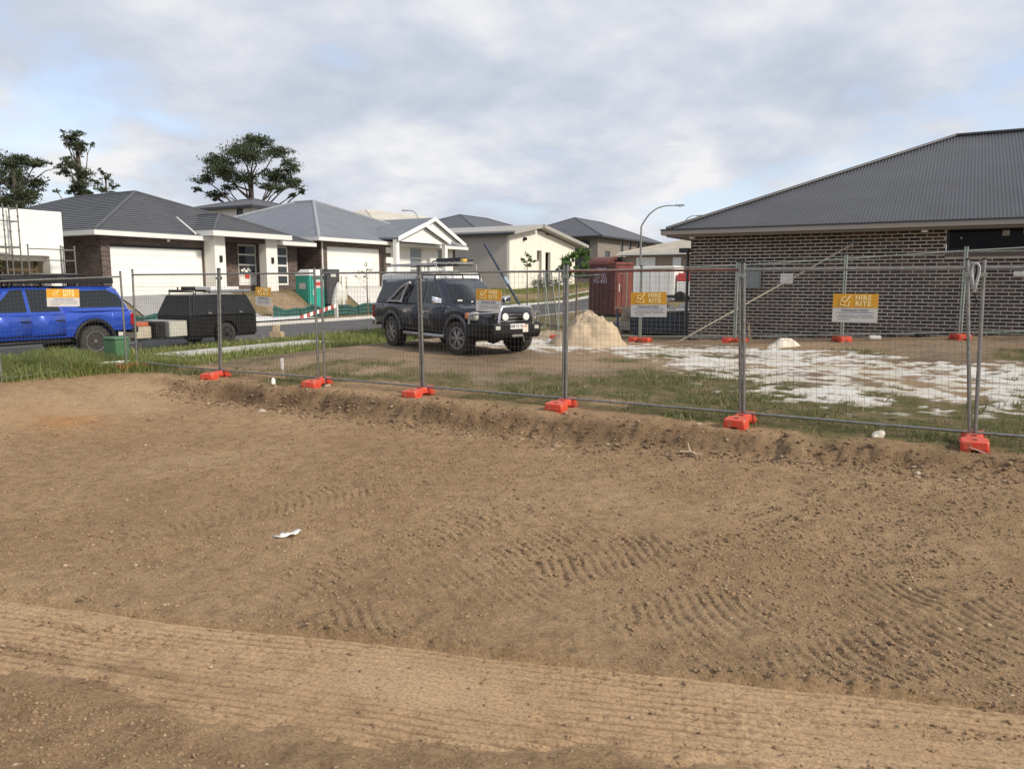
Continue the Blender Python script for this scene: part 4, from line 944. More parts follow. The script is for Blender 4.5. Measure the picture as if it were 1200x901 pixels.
    c = MB(); A, B, C_ = Vector((ue, ve, ze+0.03)), Vector((ue+wd, vr, za+0.03)), Vector((u_end, vr, za+0.03)); c.path([A, B], 0.05, 8); c.path([B, C_], 0.055, 8); c.path([Vector((ue, ve+2*wd, ze)), B], 0.05, 8)
    pw(c, 'ridge_capping', M_GUTTER, roof, smooth=50)
    k = MB(); k.box(ue-0.13, u_end, ve-0.14, ve-0.005, ze-0.028, ze+0.005); k.box(ue-0.14, ue-0.005, ve-0.005, ve+2*wd, ze-0.028, ze+0.005); pw(k, 'shadow_strip', M_GUTTER, roof)  # dark strip standing in for the shadow gap above the gutter
    g = MB(); g.box(ue-0.12, u_end, ve-0.13, ve-0.01, ze-0.15, ze-0.03); g.box(ue-0.13, ue-0.01, ve-0.01, ve+2*wd, ze-0.15, ze-0.03); pw(g, 'gutter', M_TAUPE, roof, bevel=0.01)
    s = MB(); s.box(ue, u_end, ve+0.002, ve+0.03, ze-0.20, ze-0.05); s.box(ue+0.03, u_end, ve+0.03, VW+0.2, ze-0.185, ze-0.17); s.box(ue, UW+0.2, VW+0.2, 36, ze-0.185, ze-0.17); s.box(ue, ue+0.03, ve+0.03, 36, ze-0.20, ze-0.05); pw(s, 'eave_lining', M_TAUPE, roof)
    for px_ in (812, 1084):
        u_ = on_v(px_, 272, ve+0.2)[0]; l = MB(); l.lathe([(0.06, 0), (0.075, 0.03), (0.05, 0.06)], 12, 'z', (u_, ve+0.12, ze-0.25)); pw(l, 'eave_light', M_WHITE, roof)
    d = MB(); d.box(UW-0.30, UW-0.05, 20.9, 21.2, 2.60, 2.72); d.path([(UW-0.12, 21.15, 2.62), (UW-0.12, 21.15, 0.3)], 0.04, 8); pw(d, 'rain_head', M_GUTTER, t)
    # meter box and notice fixed to the wall
    b = MB(); b.box(-5.02, -4.35, VW-0.10, VW-0.015, 1.63, 2.20); o = pw(b, 'meter_box', mat('meter_grey', (0.25, 0.27, 0.275), 0.45, 0.1, 0.08), t, bevel=0.01)
    b = MB(); b.box(-4.98, -4.39, VW-0.115, VW-0.102, 1.67, 2.16); pw(b, 'lid', mat('meter_grey', (0, 0, 0)), o, bevel=0.005)
    b = MB(); b.box(-3.87, -3.56, VW-0.025, VW-0.015, 1.76, 2.02); pw(b, 'notice', M_WHITE, t)
    b = MB(); b.box(-3.84, -3.82, VW-0.028, VW-0.0255, 1.80, 1.98); b.box(-3.72, -3.70, VW-0.028, VW-0.0255, 1.80, 1.98)
    b = MB(); u_ = on_v(1191, 320, VW)[0]; b.box(u_-0.06, u_+0.3, VW-0.06, VW-0.015, 1.93, 2.04); pw(b, 'white_bracket', M_WHITE, t)
house_brick()

# ------------------------------------------------------------------ temporary fence
def fence_panel(label, B0, B1, T0, T1, m=M_GALV, rail_m=None, group='temporary fence panels', wire=0.0014, sh=0.066, sv=0.078, brace=False):
    B0, B1, T0, T1 = map(Vector, (B0, B1, T0, T1))
    t = thing('temporary_fence', label, 'fence', tuple(B0), 0, group)
    P = lambda s, q: (B0.lerp(B1, s)).lerp(T0.lerp(T1, s), q)-B0
    H = (T0-B0).length; L = (B1-B0).length; qb, qt = 0.085/H, 1-0.095/H
    for s in (0, 1):
        a = MB(); a.tube(P(s, 0), P(s, 1), 0.021, n=10); p_ = a.build('post', m, t, smooth=50)
        a = MB(); c = P(s, 1); a.lathe([(0.0225, 0), (0.0225, 0.016), (0.012, 0.022)], 10, 'z', c-Vector((0, 0, 0.006))); a.build('post_cap', M_BLACK, p_, smooth=50)
    a = MB(); a.tube(P(0, qt), P(1, qt), 0.017, n=8); a.build('top_rail', rail_m or m, t, smooth=50)
    a = MB(); a.tube(P(0, qb), P(1, qb), 0.017, n=8); a.build('bottom_rail', m, t, smooth=50)
    w = MB(); nv = int(L/sh); nh = int(H*(qt-qb)/sv)
    nrm = (B1-B0).cross(T0-B0).normalized()*0.003
    for i in range(1, nv): s = i/nv; w.tube(P(s, qb)+nrm, P(s, qt)+nrm, wire, n=4, cap=False)
    for j in range(1, nh): q = qb+(qt-qb)*j/nh; w.tube(P(0, q)-nrm, P(1, q)-nrm, wire, n=4, cap=False)
    w.build('wire_mesh', M_WIRE, t)
    return t
FV = 9.9
J = [(-14.53, 0.07, 0.05), (-12.0, 0.046, 0.046), (-9.42, 0.16, 0.14), (-7.26, 0.046, 0.046), (-4.74, 0.05, 0.046), (-2.22, 0.05, 0.046), (0.32, 0.16, 0.05), (2.8, 0.06, 0.06)]
LEAN = [(0.0, 0.02), (0.04, 0.05), (0.02, -0.03), (0.01, -0.06), (-0.02, 0.05), (-0.07, -0.03), (-0.10, 0.04), (0, 0)]
PL = ['grey mesh fence panel standing in front of the black trailer', 'mesh fence panel with a sign, standing behind the white topped survey peg', 'mesh fence panel without sign in front of the dark ute tray',
      'mesh fence panel whose sign hides the dark ute bonnet', 'mesh fence panel with rusty red top rail in front of the sand heap', 'mesh fence panel with a sign in front of the grey meter box wall', 'mesh fence panel just past the hanging cable coil']
for i in range(7):
    (a, ta, ba), (b, tb, bb) = J[i], J[i+1]; la, lb = LEAN[i], LEAN[i+1]
    za, zb = surf(a, FV)+0.05, surf(b, FV)+0.05
    fence_panel(PL[i], (a+ba/2, FV, za), (b-bb/2, FV, zb), (a+ta/2+la[0], FV+la[1], 2.04), (b-tb/2+lb[0], FV+lb[1], 2.04), rail_m=(M_RUST if i == 4 else None))
# clamps that tie the posts
CL = ['between trailer panel and sign panel', 'at the double post behind the survey peg', 'on the post before the dark ute doors', 'on the post beside the sand heap', 'on the post before the meter box', 'holding the hanging cable coil']
for i in range(1, 7):
    u, tg, bg = J[i]; la = LEAN[i]; k = 1-0.17/2.04
    t = thing('fence_clamp', 'steel two bolt clamp '+CL[i-1], 'clamp', (u+la[0]*k, FV+la[1]*k, 1.87), group='fence clamps')
    g = bg+(tg-bg)*k; m_ = MB(); m_.box(-g/2-0.03, g/2+0.03, -0.034, -0.0225, -0.025, 0.025); m_.box(-g/2-0.03, g/2+0.03, 0.0225, 0.034, -0.025, 0.025); m_.build('jaw', M_GALVG, t, bevel=0.004)
    m_ = MB(); m_.tube((0, -0.055, 0), (0, 0.05, 0), 0.007, n=6); m_.tube((0, -0.05, 0), (0, -0.036, 0), 0.014, n=6); m_.build('bolt', M_GALV, t)
# return along the street, by the blue ute
RU = -14.62
zz = [(9.78, 0.0), (7.30, -0.06), (4.82, -0.10)]
RL = ['mesh fence panel with a sign in front of the blue ute', 'mesh fence panel along the verge ahead of the blue ute cab']
for i in range(2):
    (a, da), (b, db) = zz[i], zz[i+1]
    fence_panel(RL[i], (RU, b+0.03, 0.06+db), (RU, a-0.03, 0.06+da), (RU-0.03, b+0.03, 1.96+db), (RU-0.02, a-0.03, 2.0+da), group='temporary fence panels along the street')
# the fence before the brick house
RV = 19.6
JR = [-9.62, -7.17, -4.66, -2.17, 0.24, 2.72]
RL = ['green-grey mesh fence panel behind the sand heap', 'green-grey mesh fence panel between sand heap and the leaning timber', 'mesh fence panel before the meter box, against brick house', 'mesh fence panel against the brick house beside the black bag', 'mesh fence panel below the wide black window']
for i in range(5):
    a, b = JR[i]+0.022, JR[i+1]-0.022; za, zb = surf(a, RV)+0.07, surf(b, RV)+0.07
    fence_panel(RL[i], (a, RV, za), (b, RV, zb), (a, RV+0.02, za+1.95), (b, RV+0.02, zb+1.95), m=M_GALVG, group='rear fence panels', wire=0.0013)
g0 = Vector((*on_h(646, 397, 0.02), 0.05)); g1 = Vector((*on_h(663, 383, 0.1), 0.1)); gd = (g1-g0).normalized(); tp = Vector((*on_v(636, 318, on_h(646, 397, 0.02)[1]+0.05), 0)); tp = Vector((tp.x, on_h(646, 397, 0.02)[1]+0.05, 0)); 
top0 = on_v(637, 317, g0.y+0.05); T0 = Vector((top0[0], g0.y+0.05, top0[1]))
fence_panel('green-grey mesh panel swung open and leaning beside the dark ute bull bar', g0, g0+gd*2.3, T0, T0+gd*2.3, m=M_GALVG, group='opened gate panels', wire=0.0013, sh=0.05)
k0 = Vector((*on_h(630, 391, 0.0), 0.05)); 
fence_panel('green-grey mesh panel standing open just behind the leaning open panel', k0, k0+gd*2.3, k0+Vector((0.02, 0, 1.98)), k0+gd*2.3+Vector((0.02, 0, 1.98)), m=M_GALVG, group='opened gate panels', wire=0.0013)
e0 = Vector((*on_h(662, 380, 0.15), 0.15)); e1 = Vector((*on_h(691, 379, 0.2), 0.18)); ed = (e1-e0).normalized()
fence_panel('green-grey mesh panel standing between the young tree and the sand heap', e0, e0+ed*2.4, e0+Vector((0.03, 0.02, 1.98)), e0+ed*2.4+Vector((0.03, 0.02, 1.98)), m=M_GALVG, group='opened gate panels', wire=0.0014)
# feet
def foot_mesh():
    m_ = MB(); pl = [(-0.12,-0.31),(0.12,-0.31),(0.135,-0.29),(0.135,-0.10),(0.075,-0.04),(0.075,0.06),(0.115,0.11),(0.115,0.27),(0.10,0.29),(-0.10,0.29),(-0.115,0.27),(-0.115,0.11),(-0.075,0.06),(-0.075,-0.04),(-0.135,-0.10),(-0.135,-0.29)]
    m_.prism([(x, y, 0.030) for x, y in pl], (0, 0, 0.098))
    return m_.mesh('block', M_ORANGE, 40)
def foot_pads():
    m_ = MB()
    for x in (-0.085, 0.085):
        for y0, y1 in ((-0.305, -0.11), (0.12, 0.285)): m_.box(x-0.048, x+0.048, y0, y1, 0, 0.04)
    return m_.mesh('foot_pad', M_ORANGE)
def foot_hole():
    m_ = MB()
    for y in (-0.2, 0.2): m_.lathe([(0.026, 0), (0.03, 0.004)], 12, 'z', (0, y, 0.127))
    m_.box(-0.03, 0.03, -0.03, 0.03, 0.1265, 0.1305)
    return m_.mesh('post_socket', mat('socket_dark', (0.10, 0.02, 0.012), 0.8))
FM, FP, FHO = foot_mesh(), foot_pads(), foot_hole()
def foot(label, u, v, rz, group='orange fence feet', tilt=0.0, z=None):
    t = thing('fence_weight', label, 'fence weight', (u, v, surf(u, v)-0.004 if z is None else z), rz, group); t.rotation_euler = (tilt, random.uniform(-0.04, 0.04), rz)
    b = link('block', FM, t); md = b.modifiers.new('bevel', 'BEVEL'); md.width = 0.014; md.segments = 2; md.limit_method = 'ANGLE'
    link('foot_pad', FP, t); link('post_socket', FHO, t)
FL = ['orange plastic fence foot sunk in the grass beside the green service pillar', 'orange plastic fence foot on the bank under the post before the trailer', 'orange plastic fence foot under the double post beside the survey peg', 'orange plastic fence foot under the post before the dark ute',
      'orange plastic fence foot under the post by the sand heap', 'orange plastic fence foot under the post before the meter box', 'orange plastic fence foot under the post with the cable coil', 'orange plastic fence foot at the far end panel past the cable coil']
for i, (u, tg, bg) in enumerate(J): foot(FL[i], u+0.01, FV-0.10, [0.1, 0.25, 0.18, 0.05, 0.02, -0.05, 0.03, 0][i], tilt=0.05 if i else 0)
RFL = ['faded red fence foot at the sand heap end of the rear fence', 'faded red fence foot by the rubbish crate', 'faded red fence foot under the meter box, lying long side on', 'faded red fence foot under the middle of the brick wall', 'faded red fence foot beside the black bag', 'faded red fence foot below the wide black window']
for i, u in enumerate(JR): foot(RFL[i], u, RV, [0.1, 1.45, 1.5, 0.5, 0.35, 0.2][i], 'fence feet of the rear fence')
# signs wired to the panels
M_SIGNO = mat('sign_orange', (0.64, 0.32, 0.02), 0.5, 0, 0.10, 4, dirt=0.2, dirtcol=(0.5, 0.35, 0.12)); M_SIGNW = mat('sign_white', (0.56, 0.55, 0.53), 0.5, 0, 0.06, 5, dirt=0.25, dirtcol=(0.42, 0.37, 0.30)); M_SIGNY = mat('sign_lettering', (0.85, 0.72, 0.36), 0.5, 0, 0.05); M_INK = mat('sign_ink', (0.13, 0.14, 0.17), 0.6); M_BLUEINK = mat('sign_blue', (0.08, 0.14, 0.33), 0.6)
TXH = text_mesh('HIRE', 0.078, M_SIGNY, bold=0.0022, spacing=1.12); TXR = text_mesh('RITE', 0.078, M_SIGNY, bold=0.0022, spacing=1.16); TXT = text_mesh('TEMPORARY FENCE', 0.030, M_INK, bold=0.0006, spacing=1.12)
def sign(label, pos, rz, w=0.5, tilt=0.0, lean=0.0):
    t = thing('fence_sign', label, 'sign', pos, 0, 'orange and white fence hire signs'); t.rotation_euler = (lean, tilt, rz); k = w/0.5; h = 0.33
    a = MB(); a.box(-w/2, w/2, 0, 0.004, -h/2, h/2); a.build('board', M_SIGNW, t)
    a = MB(); a.box(-w/2, w/2, -0.0015, -0.0003, 0.002, h/2); o = a.build('orange_field', M_SIGNO, t)
    a = MB(); c = -0.115*k; y = -0.0035
    for p, q in (((c-0.052, 0.035), (c+0.040, 0.022)), ((c-0.052, 0.035), (c-0.036, 0.118)), ((c-0.036, 0.118), (c+0.012, 0.122)), ((c+0.040, 0.022), (c+0.046, 0.072))):
        a.tube((p[0], y, p[1]), (q[0], y, q[1]), 0.0048, n=6)
    a.path([(c-0.028, y, 0.088), (c-0.006, y, 0.060), (c+0.060, y, 0.148)], 0.0085, 6); a.build('tick_emblem', M_SIGNY, t)
    for me, z in ((TXH, 0.118), (TXR, 0.048)):
        o = link('lettering', me, t, (0.085*k, -0.0028, z), (PI/2, 0, 0)); o.scale = (k, 1, 1)
    link('small_lettering', TXT, t, (0, -0.0012, -0.028), (PI/2, 0, 0)).scale = (k*1.0, 1, 1)
    a = MB(); a.box(-w*0.42, w*0.42, -0.0012, -0.0003, -0.058, -0.052); a.build('blue_rule', M_BLUEINK, t)
    a = MB()
    for z, x0, x1 in ((-0.085, -0.36, 0.02), (-0.085, 0.05, 0.40), (-0.108, -0.40, 0.10), (-0.108, 0.13, 0.42), (-0.135, -0.38, -0.12)): a.box(w*x0, w*x1, -0.0012, -0.0003, z-0.0035, z+0.0035)
    a.build('fine_print', M_INK, t)
def sign_at(label, px_, py_, **k):
    u, h = on_v(px_, py_, FV-0.03); sign(label, (u, FV-0.032, h), 0, **k)
sign_at('orange and white sign before the dark brick wall, lettering clear', 1002, 361, w=0.49)
sign_at('orange and white sign above the rubbish crate, letters faint', 760, 357, w=0.50, tilt=-0.02)
sign_at('orange and white sign in front of the dark ute bonnet', 572.5, 352, w=0.44, tilt=0.03)
sign_at('small looking orange and white sign by the trailer rear', 308.5, 347.5, w=0.39, tilt=0.05)
v_, h_ = on_u(74, 349, RU+0.03); sign('orange and white sign over the blue ute rear window', (RU+0.035, v_, h_), PI/2, w=0.62, tilt=0.02)

# ------------------------------------------------------------------ small things around the fence
u, v = on_h(332, 446, -0.02); t = thing('survey_peg', 'square timber survey peg with white painted top on the bank', 'peg', (u, v, surf(u, v)-0.05)); t.rotation_euler = (0.03, -0.01, 0.4)
a = MB(); a.box(-0.02, 0.02, -0.02, 0.02, 0, 0.25); a.build('timber_shaft', M_TIMBER, t, bevel=0.002)
a = MB(); a.box(-0.021, 0.021, -0.021, 0.021, 0.25, 0.45); a.build('painted_top', M_WHITE, t, bevel=0.003)
def rock(name, label, cat, u, v, r, m, sq=(1, 0.8, 0.6), seed=1, z=None):
    bm = bmesh.new(); bmesh.ops.create_icosphere(bm, subdivisions=2, radius=1.0); rg = random.Random(seed); off = Vector((rg.random()*9, rg.random()*9, 0))
    for q in bm.verts:
        n = 1+0.35*float(vnoise(np.array([q.co.x*1.6+off.x]), np.array([q.co.y*1.6+q.co.z*1.3+off.y]), seed)[0]); q.co = Vector((q.co.x*sq[0], q.co.y*sq[1], q.co.z*sq[2]))*r*n
    me = bpy.data.meshes.new(name); bm.to_mesh(me); bm.free(); me.materials.append(m); o = link(name, me, None, (u, v, (surf(u, v) if z is None else z)+r*sq[2]*0.35), (0.2*rg.random(), 0.2*rg.random(), rg.random()*6)); return tag(o, label, cat, 'lumps on the bank')
M_STONE = mat('pale_stone', (0.42, 0.36, 0.28), 0.9, 0, 0.25, 9, bump=0.3)
u, v = on_h(321, 458, -0.10); rock('white_block', 'white broken block stuck upright in the bank below the survey peg', 'block', u, v, 0.075, M_WHITE, (0.55, 0.5, 1.25), 2)
u, v = on_h(384, 466, -0.17); rock('stone', 'pale stone low on the bank below the double post', 'stone', u, v, 0.06, M_STONE, seed=3)
u, v = on_h(307, 481, -0.30); rock('stone', 'pale stone at the toe of the bank where ramp meets pad', 'stone', u, v, 0.065, M_STONE, seed=4)
u, v = on_h(1029, 516, -0.05); rock('rubble_lump', 'whitish crumpled rubble lump on the bank near the last orange foot', 'rubble', u, v, 0.085, mat('rubble_white', (0.50, 0.46, 0.40), 0.9, 0, 0.3, 20), (1.5, 0.8, 0.6), seed=5)
u, v = on_h(810, 526, -0.2); a = MB(); z = surf(u, v)
t = thing('broken_root', 'pale broken root lying on the bank edge', 'root', (u, v, z)); a.path([(-0.14, 0, 0.03), (-0.02, 0.02, 0.04), (0.13, -0.01, 0.02)], [0.012, 0.016, 0.008], 6); a.path([(-0.02, 0.02, 0.04), (-0.06, 0.06, 0.14)], [0.013, 0.005], 6); a.path([(0.02, 0.01, 0.035), (0.09, -0.05, 0.015)], [0.01, 0.004], 6); a.build('stick', mat('pale_root', (0.48, 0.38, 0.27), 0.9), t)
# litter sheet on the pad
u, v = on_h(334, 631, -0.35); z = float(ground_h(np.array([u]), np.array([v]))[0][0])
me = MB(); me.weld = True; g = 6
for i in range(g):
    for j in range(4):
        f = lambda i, j: (-0.085+0.17*i/g+0.012*j, -0.05+0.10*j/4-0.02*math.sin(i), 0.018+0.012*math.sin(i*1.3+j*2.1)+0.02*(i/g))
        me.quad(f(i, j), f(i+1, j), f(i+1, j+1), f(i, j+1))
o = me.build('litter_sheet', M_WHITE, None, 60, None, (u, v, z), (0.08, 0, 0.5)); md = o.modifiers.new('thick', 'SOLIDIFY'); md.thickness = 0.002; tag(o, 'white crumpled paper scrap lying on the bare pad', 'paper')
# green service pillar on the verge
u, v = -16.23, 10.6; t = thing('service_pillar', 'green plastic service pillar on the grassy verge beside the fence corner', 'pillar', (u, v, surf(u, v)), 0.05)
a = MB(); a.box(-0.21, 0.21, -0.17, 0.17, 0.0, 0.50); a.build('housing', mat('pillar_green', (0.06, 0.17, 0.075), 0.55, 0, 0.1, 5, dirt=0.2), t, bevel=0.025)
a = MB(); a.box(-0.225, 0.225, -0.185, 0.185, 0.50, 0.57); a.build('lid', mat('pillar_green', (0, 0, 0)), t, bevel=0.03)
# pipe lying in the grass at the fence corner
pa = on_h(152, 428, 0.05); pb_ = on_h(70, 432, 0.05); a = MB(); a.path([(pa[0], pa[1], 0.14), ((pa[0]+pb_[0])/2, (pa[1]+pb_[1])/2, 0.12), (pb_[0], pb_[1], 0.10)], 0.02, 8); a.tube((pa[0]-0.02, pa[1]-0.1, 0.13), (pa[0]-0.06, pa[1]-0.3, 0.13), 0.03, n=8)
tag(a.build('conduit_pipe', M_WHITE, None, 50), 'white plastic pipe lying in long grass beside the green pillar', 'pipe')
# cable coil hung on the last post
u, h = on_v(1141, 321, FV-0.05); t = thing('cable_coil', 'grey and black cable coil hung on the fence post', 'cable', (u, FV-0.06, h))
for k, (m_, r) in enumerate(((mat('grey_cable', (0.36, 0.36, 0.35), 0.6), 0.010), (M_BLACK, 0.008), (mat('grey_cable', (0, 0, 0)), 0.011))):
    pts = [((0.014+0.006*k)*math.cos(q)+0.014*k-0.012+0.012*math.sin(q*2), -0.02-0.012*k+0.006*math.sin(3*q), (0.11+0.02*k)*math.sin(q)-0.02*k) for q in np.linspace(0, 2*PI, 22)]; a = MB(); a.path(pts, r*1.5, 6); a.build('cable_loop', m_, t, smooth=60)
a = MB(); a.path([(0.02, -0.03, -0.2), (0.05, -0.03, -0.3), (0.03, -0.03, -0.36)], 0.007, 6); a.build('cable_end', M_BLACK, t)
# cut wire under the last foot
u, v = on_h(1143, 541, -0.12); a = MB(); a.path([(u-0.16, v+0.09, surf(u, v)+0.10), (u-0.05, v, surf(u, v)+0.05), (u+0.08, v-0.06, surf(u, v)+0.02)], 0.006, 6); tag(a.build('wire_offcut', mat('pale_wire', (0.5, 0.47, 0.42), 0.6), None, 60), 'pale bent wire offcut beside the last orange foot', 'wire')

# ------------------------------------------------------------------ the lot: sand, timber, rubbish
def heap(name, label, cu, cv, rad, ht, m, seed, sq=0.85, n=72, rings=34):
    vv, ff = [], []
    for i in range(rings+1):
        r = i/rings
        for k in range(n):
            q = 2*PI*k/n; rr = rad*r*(1+0.22*math.sin(q*2+seed)+0.12*math.sin(q*3+2.1*seed)); vv.append((cu+rr*math.cos(q), cv+rr*sq*math.sin(q), r))
    A = np.array(vv); r = A[:, 2]; U, V = A[:, 0], A[:, 1]
    cone = ht*np.clip(1-r**1.25, 0, 1)**1.25*(1+0.22*fbm(U*1.1, V*1.1, seed, 3)*sstep(0.05, 0.5, r))+0.55*ht*fbm(U*2.6, V*2.6, seed+3, 5, 0.6)*np.sqrt(np.clip(1-r, 0, 1))*sstep(-0.1, 0.5, r)+0.09*np.abs(fbm(U*11, V*11, seed+9, 3))*(1-r)
    A[:, 2] = ground_h(U, V, False)[0]+np.maximum(cone, -0.02)+0.03-0.09*r**4
    for i in range(rings):
        for k in range(n): ff.append((i*n+k, (i+1)*n+k, (i+1)*n+(k+1) % n, i*n+(k+1) % n))
    o = link(name, np_mesh(name, A, np.array(ff), m, True)); return tag(o, label, 'sand heap')
M_SAND = mat('yellow_sand', (0.48, 0.38, 0.265), 0.95, 0, 0.14, 3, bump=0.5, bscale=30, spec=0.1); M_SANDP = mat('pale_sand', (0.68, 0.62, 0.50), 0.95, 0, 0.1, 3, bump=0.4, bscale=30, spec=0.1)
pk = on_v(693, 366, 18.0)
heap('sand_heap', 'tall heap of yellow building sand beside the opened fence panels', pk[0]-0.05, 18.0, 1.25, pk[1]-surf(pk[0], 18.0)+0.02, M_SAND, 4)
e = on_h(650, 402, 0.03); heap('sand_spill', 'low spread of yellow sand in front of the dark ute', e[0]+0.1, e[1]-0.1, 1.3, 0.16, M_SAND, 8, 0.6)
e = on_h(913, 414, 0.2); heap('sand_mound', 'small pale sand mound on the washed out sand before the brick house', e[0], e[1]+0.2, 0.42, 0.16, M_SANDP, 12, 0.7)
# long timber leaning across the brick wall
a0 = on_v(795, 394, 19.95); a1 = on_v(1000, 286, 20.92); A = Vector((a0[0], 19.95, surf(a0[0], 19.95)+0.02)); B = Vector((a1[0], 20.92, a1[1])); d = (B-A).normalized(); s = d.cross(Vector((0, 1, 0))).normalized()*0.018; n = Vector((0, 0.015, 0))
m_ = MB(); m_.hexa([A-s-n, A+s-n, A+s+n, A-s+n], [B-s-n, B+s-n, B+s+n, B-s+n]); tag(m_.build('timber_prop', mat('pale_timber', (0.52, 0.45, 0.35), 0.8, 0, 0.15, 5), None), 'long pale timber leaning diagonally across the brick wall', 'timber')
a0 = on_v(690, 0, 19); m_ = MB(); p, q = on_v(660, 383, 21.3), on_v(735, 352, 21.3)
# a thin stake beside the meter box post
u, h = on_v(879, 390, 19.9); m_ = MB(); m_.hexa([(u-0.02, 19.88, 0.25), (u+0.02, 19.88, 0.25), (u+0.02, 19.92, 0.25), (u-0.02, 19.92, 0.25)], [(u-0.06, 19.88, 0.78), (u-0.025, 19.88, 0.78), (u-0.025, 19.92, 0.78), (u-0.06, 19.92, 0.78)]); tag(m_.build('short_stake', M_TIMBER), 'short timber stake leaning under the meter box', 'stake')
# black bag and white offcut near the rear fence
u, v = on_h(1080, 399, 0.42); o = rock('black_bag', 'small black plastic bag lying on the soil before the brick wall', 'bag', u, v, 0.16, mat('bag_black', (0.012, 0.012, 0.013), 0.3), (1.1, 0.8, 0.6), 9); o['group'] = 'site litter'
u, v = on_h(1025, 399, 0.40); m_ = MB(); m_.box(-0.13, 0.13, -0.05, 0.05, 0, 0.07); o = m_.build('block_offcut', M_WHITE, None, None, 0.01, (u, v, surf(u, v)), (0.1, 0, 0.3)); tag(o, 'white block offcut lying beside the middle red foot', 'block')
# planks stacked behind the sand heap
t = thing('plank_stack', 'low stack of weathered planks behind the sand heap', 'timber', (*on_h(728, 385, 0.22), 0.18))
for k, (dx, dy, dz, rz, L) in enumerate(((0, 0, 0, 0.05, 3.0), (0.1, 0.22, 0, 0.0, 2.8), (0.0, 0.1, 0.09, 0.1, 2.7), (-0.3, 0.3, 0.09, -0.12, 2.4), (-0.2, 0.15, 0.18, 0.16, 2.9))):
    a = MB(); a.box(-L/2, L/2, -0.11, 0.11, 0, 0.075); a.build('plank', mat('grey_timber', (0.36, 0.32, 0.27), 0.85, 0, 0.25, 4), t, None, 0.006, (dx, dy, dz), (0, 0.02, rz))
# rubbish crate
def rubbish():
    c = on_h(778, 391, 0.2); t = thing('rubbish_crate', 'navy mesh sided rubbish crate heaped with rubble beside the brick house corner', 'crate', (c[0]-0.2, c[1]+0.9, 0.2), -0.02)
    L, D_, H = 1.95, 1.5, 0.68; NV = mat('navy_liner', (0.020, 0.030, 0.055), 0.6, 0, 0.4, 5)
    a = MB()
    for x0, x1, y0, y1 in ((-L/2, L/2, -D_/2, -D_/2+0.02), (-L/2, L/2, D_/2-0.02, D_/2), (-L/2, -L/2+0.02, -D_/2+0.02, D_/2-0.02), (L/2-0.02, L/2, -D_/2+0.02, D_/2-0.02)): a.box(x0, x1, y0, y1, 0.02, H-0.06)
    a.box(-L/2+0.02, L/2-0.02, -D_/2+0.02, D_/2-0.02, 0.02, 0.05); a.build('liner', NV, t)
    a = MB()
    for i in range(14):
        x = -L/2+L*i/13; a.tube((x, -D_/2-0.012, 0), (x, -D_/2-0.012, H), 0.007, n=4)
    for j in range(6): a.tube((-L/2, -D_/2-0.022, H*j/5), (L/2, -D_/2-0.022, H*j/5), 0.007, n=4)
    for i in range(10):
        y = -D_/2+D_*i/9; a.tube((L/2+0.012, y, 0), (L/2+0.012, y, H), 0.007, n=4)
    a.build('mesh_side', M_GALVG, t)
    rg = random.Random(2)
    for k in range(16):
        bm = bmesh.new(); bmesh.ops.create_icosphere(bm, subdivisions=1, radius=rg.uniform(0.1, 0.24))
        for q in bm.verts: q.co = q.co*(1+rg.uniform(-0.35, 0.35)); q.co.z *= 0.7
        me = bpy.data.meshes.new('rubble'); bm.to_mesh(me); bm.free(); me.materials.append([M_STONE, mat('rubble_dark', (0.10, 0.09, 0.075), 0.9, 0, 0.4, 8), M_CONC, mat('rubble_white', (0, 0, 0))][k % 4]); link('rubble', me, t, (rg.uniform(-0.85, 0.7), rg.uniform(-0.6, 0.5), H-0.1+rg.uniform(0, 0.22)), (rg.random(), rg.random(), rg.random()*6))
    a = MB(); a.hexa([(-0.2, -0.85, H-0.01), (1.05, -0.85, H+0.05), (1.05, 0.1, H+0.09), (-0.2, 0.1, H+0.03)], [(-0.2, -0.85, H+0.02), (1.05, -0.85, H+0.08), (1.05, 0.1, H+0.12), (-0.2, 0.1, H+0.06)]); a.build('white_sheet', M_FASCIA, t)
    a = MB(); a.hexa([(-0.9, -0.5, H+0.05), (-0.75, -0.6, H+0.05), (0.0, 0.3, H+0.28), (-0.15, 0.4, H+0.28)], [(-0.9, -0.5, H+0.09), (-0.75, -0.6, H+0.09), (0.0, 0.3, H+0.32), (-0.15, 0.4, H+0.32)]); a.build('board_offcut', M_TIMBER, t)
rubbish()
c = on_h(729, 388, 0.2); t = thing('trestle', 'blue folding trestle among rubbish beside the red toilet', 'trestle', (c[0], c[1]+0.4, 0.2), 0.3)
for x in (-0.3, 0.3):
    for s in (-1, 1): a = MB(); a.tube((x, s*0.25, 0), (x, 0.03*s, 0.72), 0.02, n=6); a.build('leg', mat('trestle_blue', (0.03, 0.06, 0.16), 0.5), t)
a = MB(); a.box(-0.42, 0.42, -0.05, 0.05, 0.72, 0.78); a.build('beam', M_TIMBER, t)
u, v = on_h(738, 384, 0.2); o = rock('rubbish_sack', 'bulging dark sack between the red toilet and the rubbish crate', 'sack', u, v+0.3, 0.40, mat('sack_dark', (0.035, 0.034, 0.04), 0.6, 0, 0.5, 4), (0.8, 0.7, 1.1), 14, 0.2); o['group'] = 'sacks beside the crate'
u, v = on_h(733, 386, 0.2); o = rock('rubbish_sack', 'tan builders sack leaning by the red toilet', 'sack', u-0.2, v+0.7, 0.42, mat('sack_tan', (0.30, 0.24, 0.17), 0.9, 0, 0.3, 6), (0.7, 0.6, 1.3), 15, 0.2); o['group'] = 'sacks beside the crate'
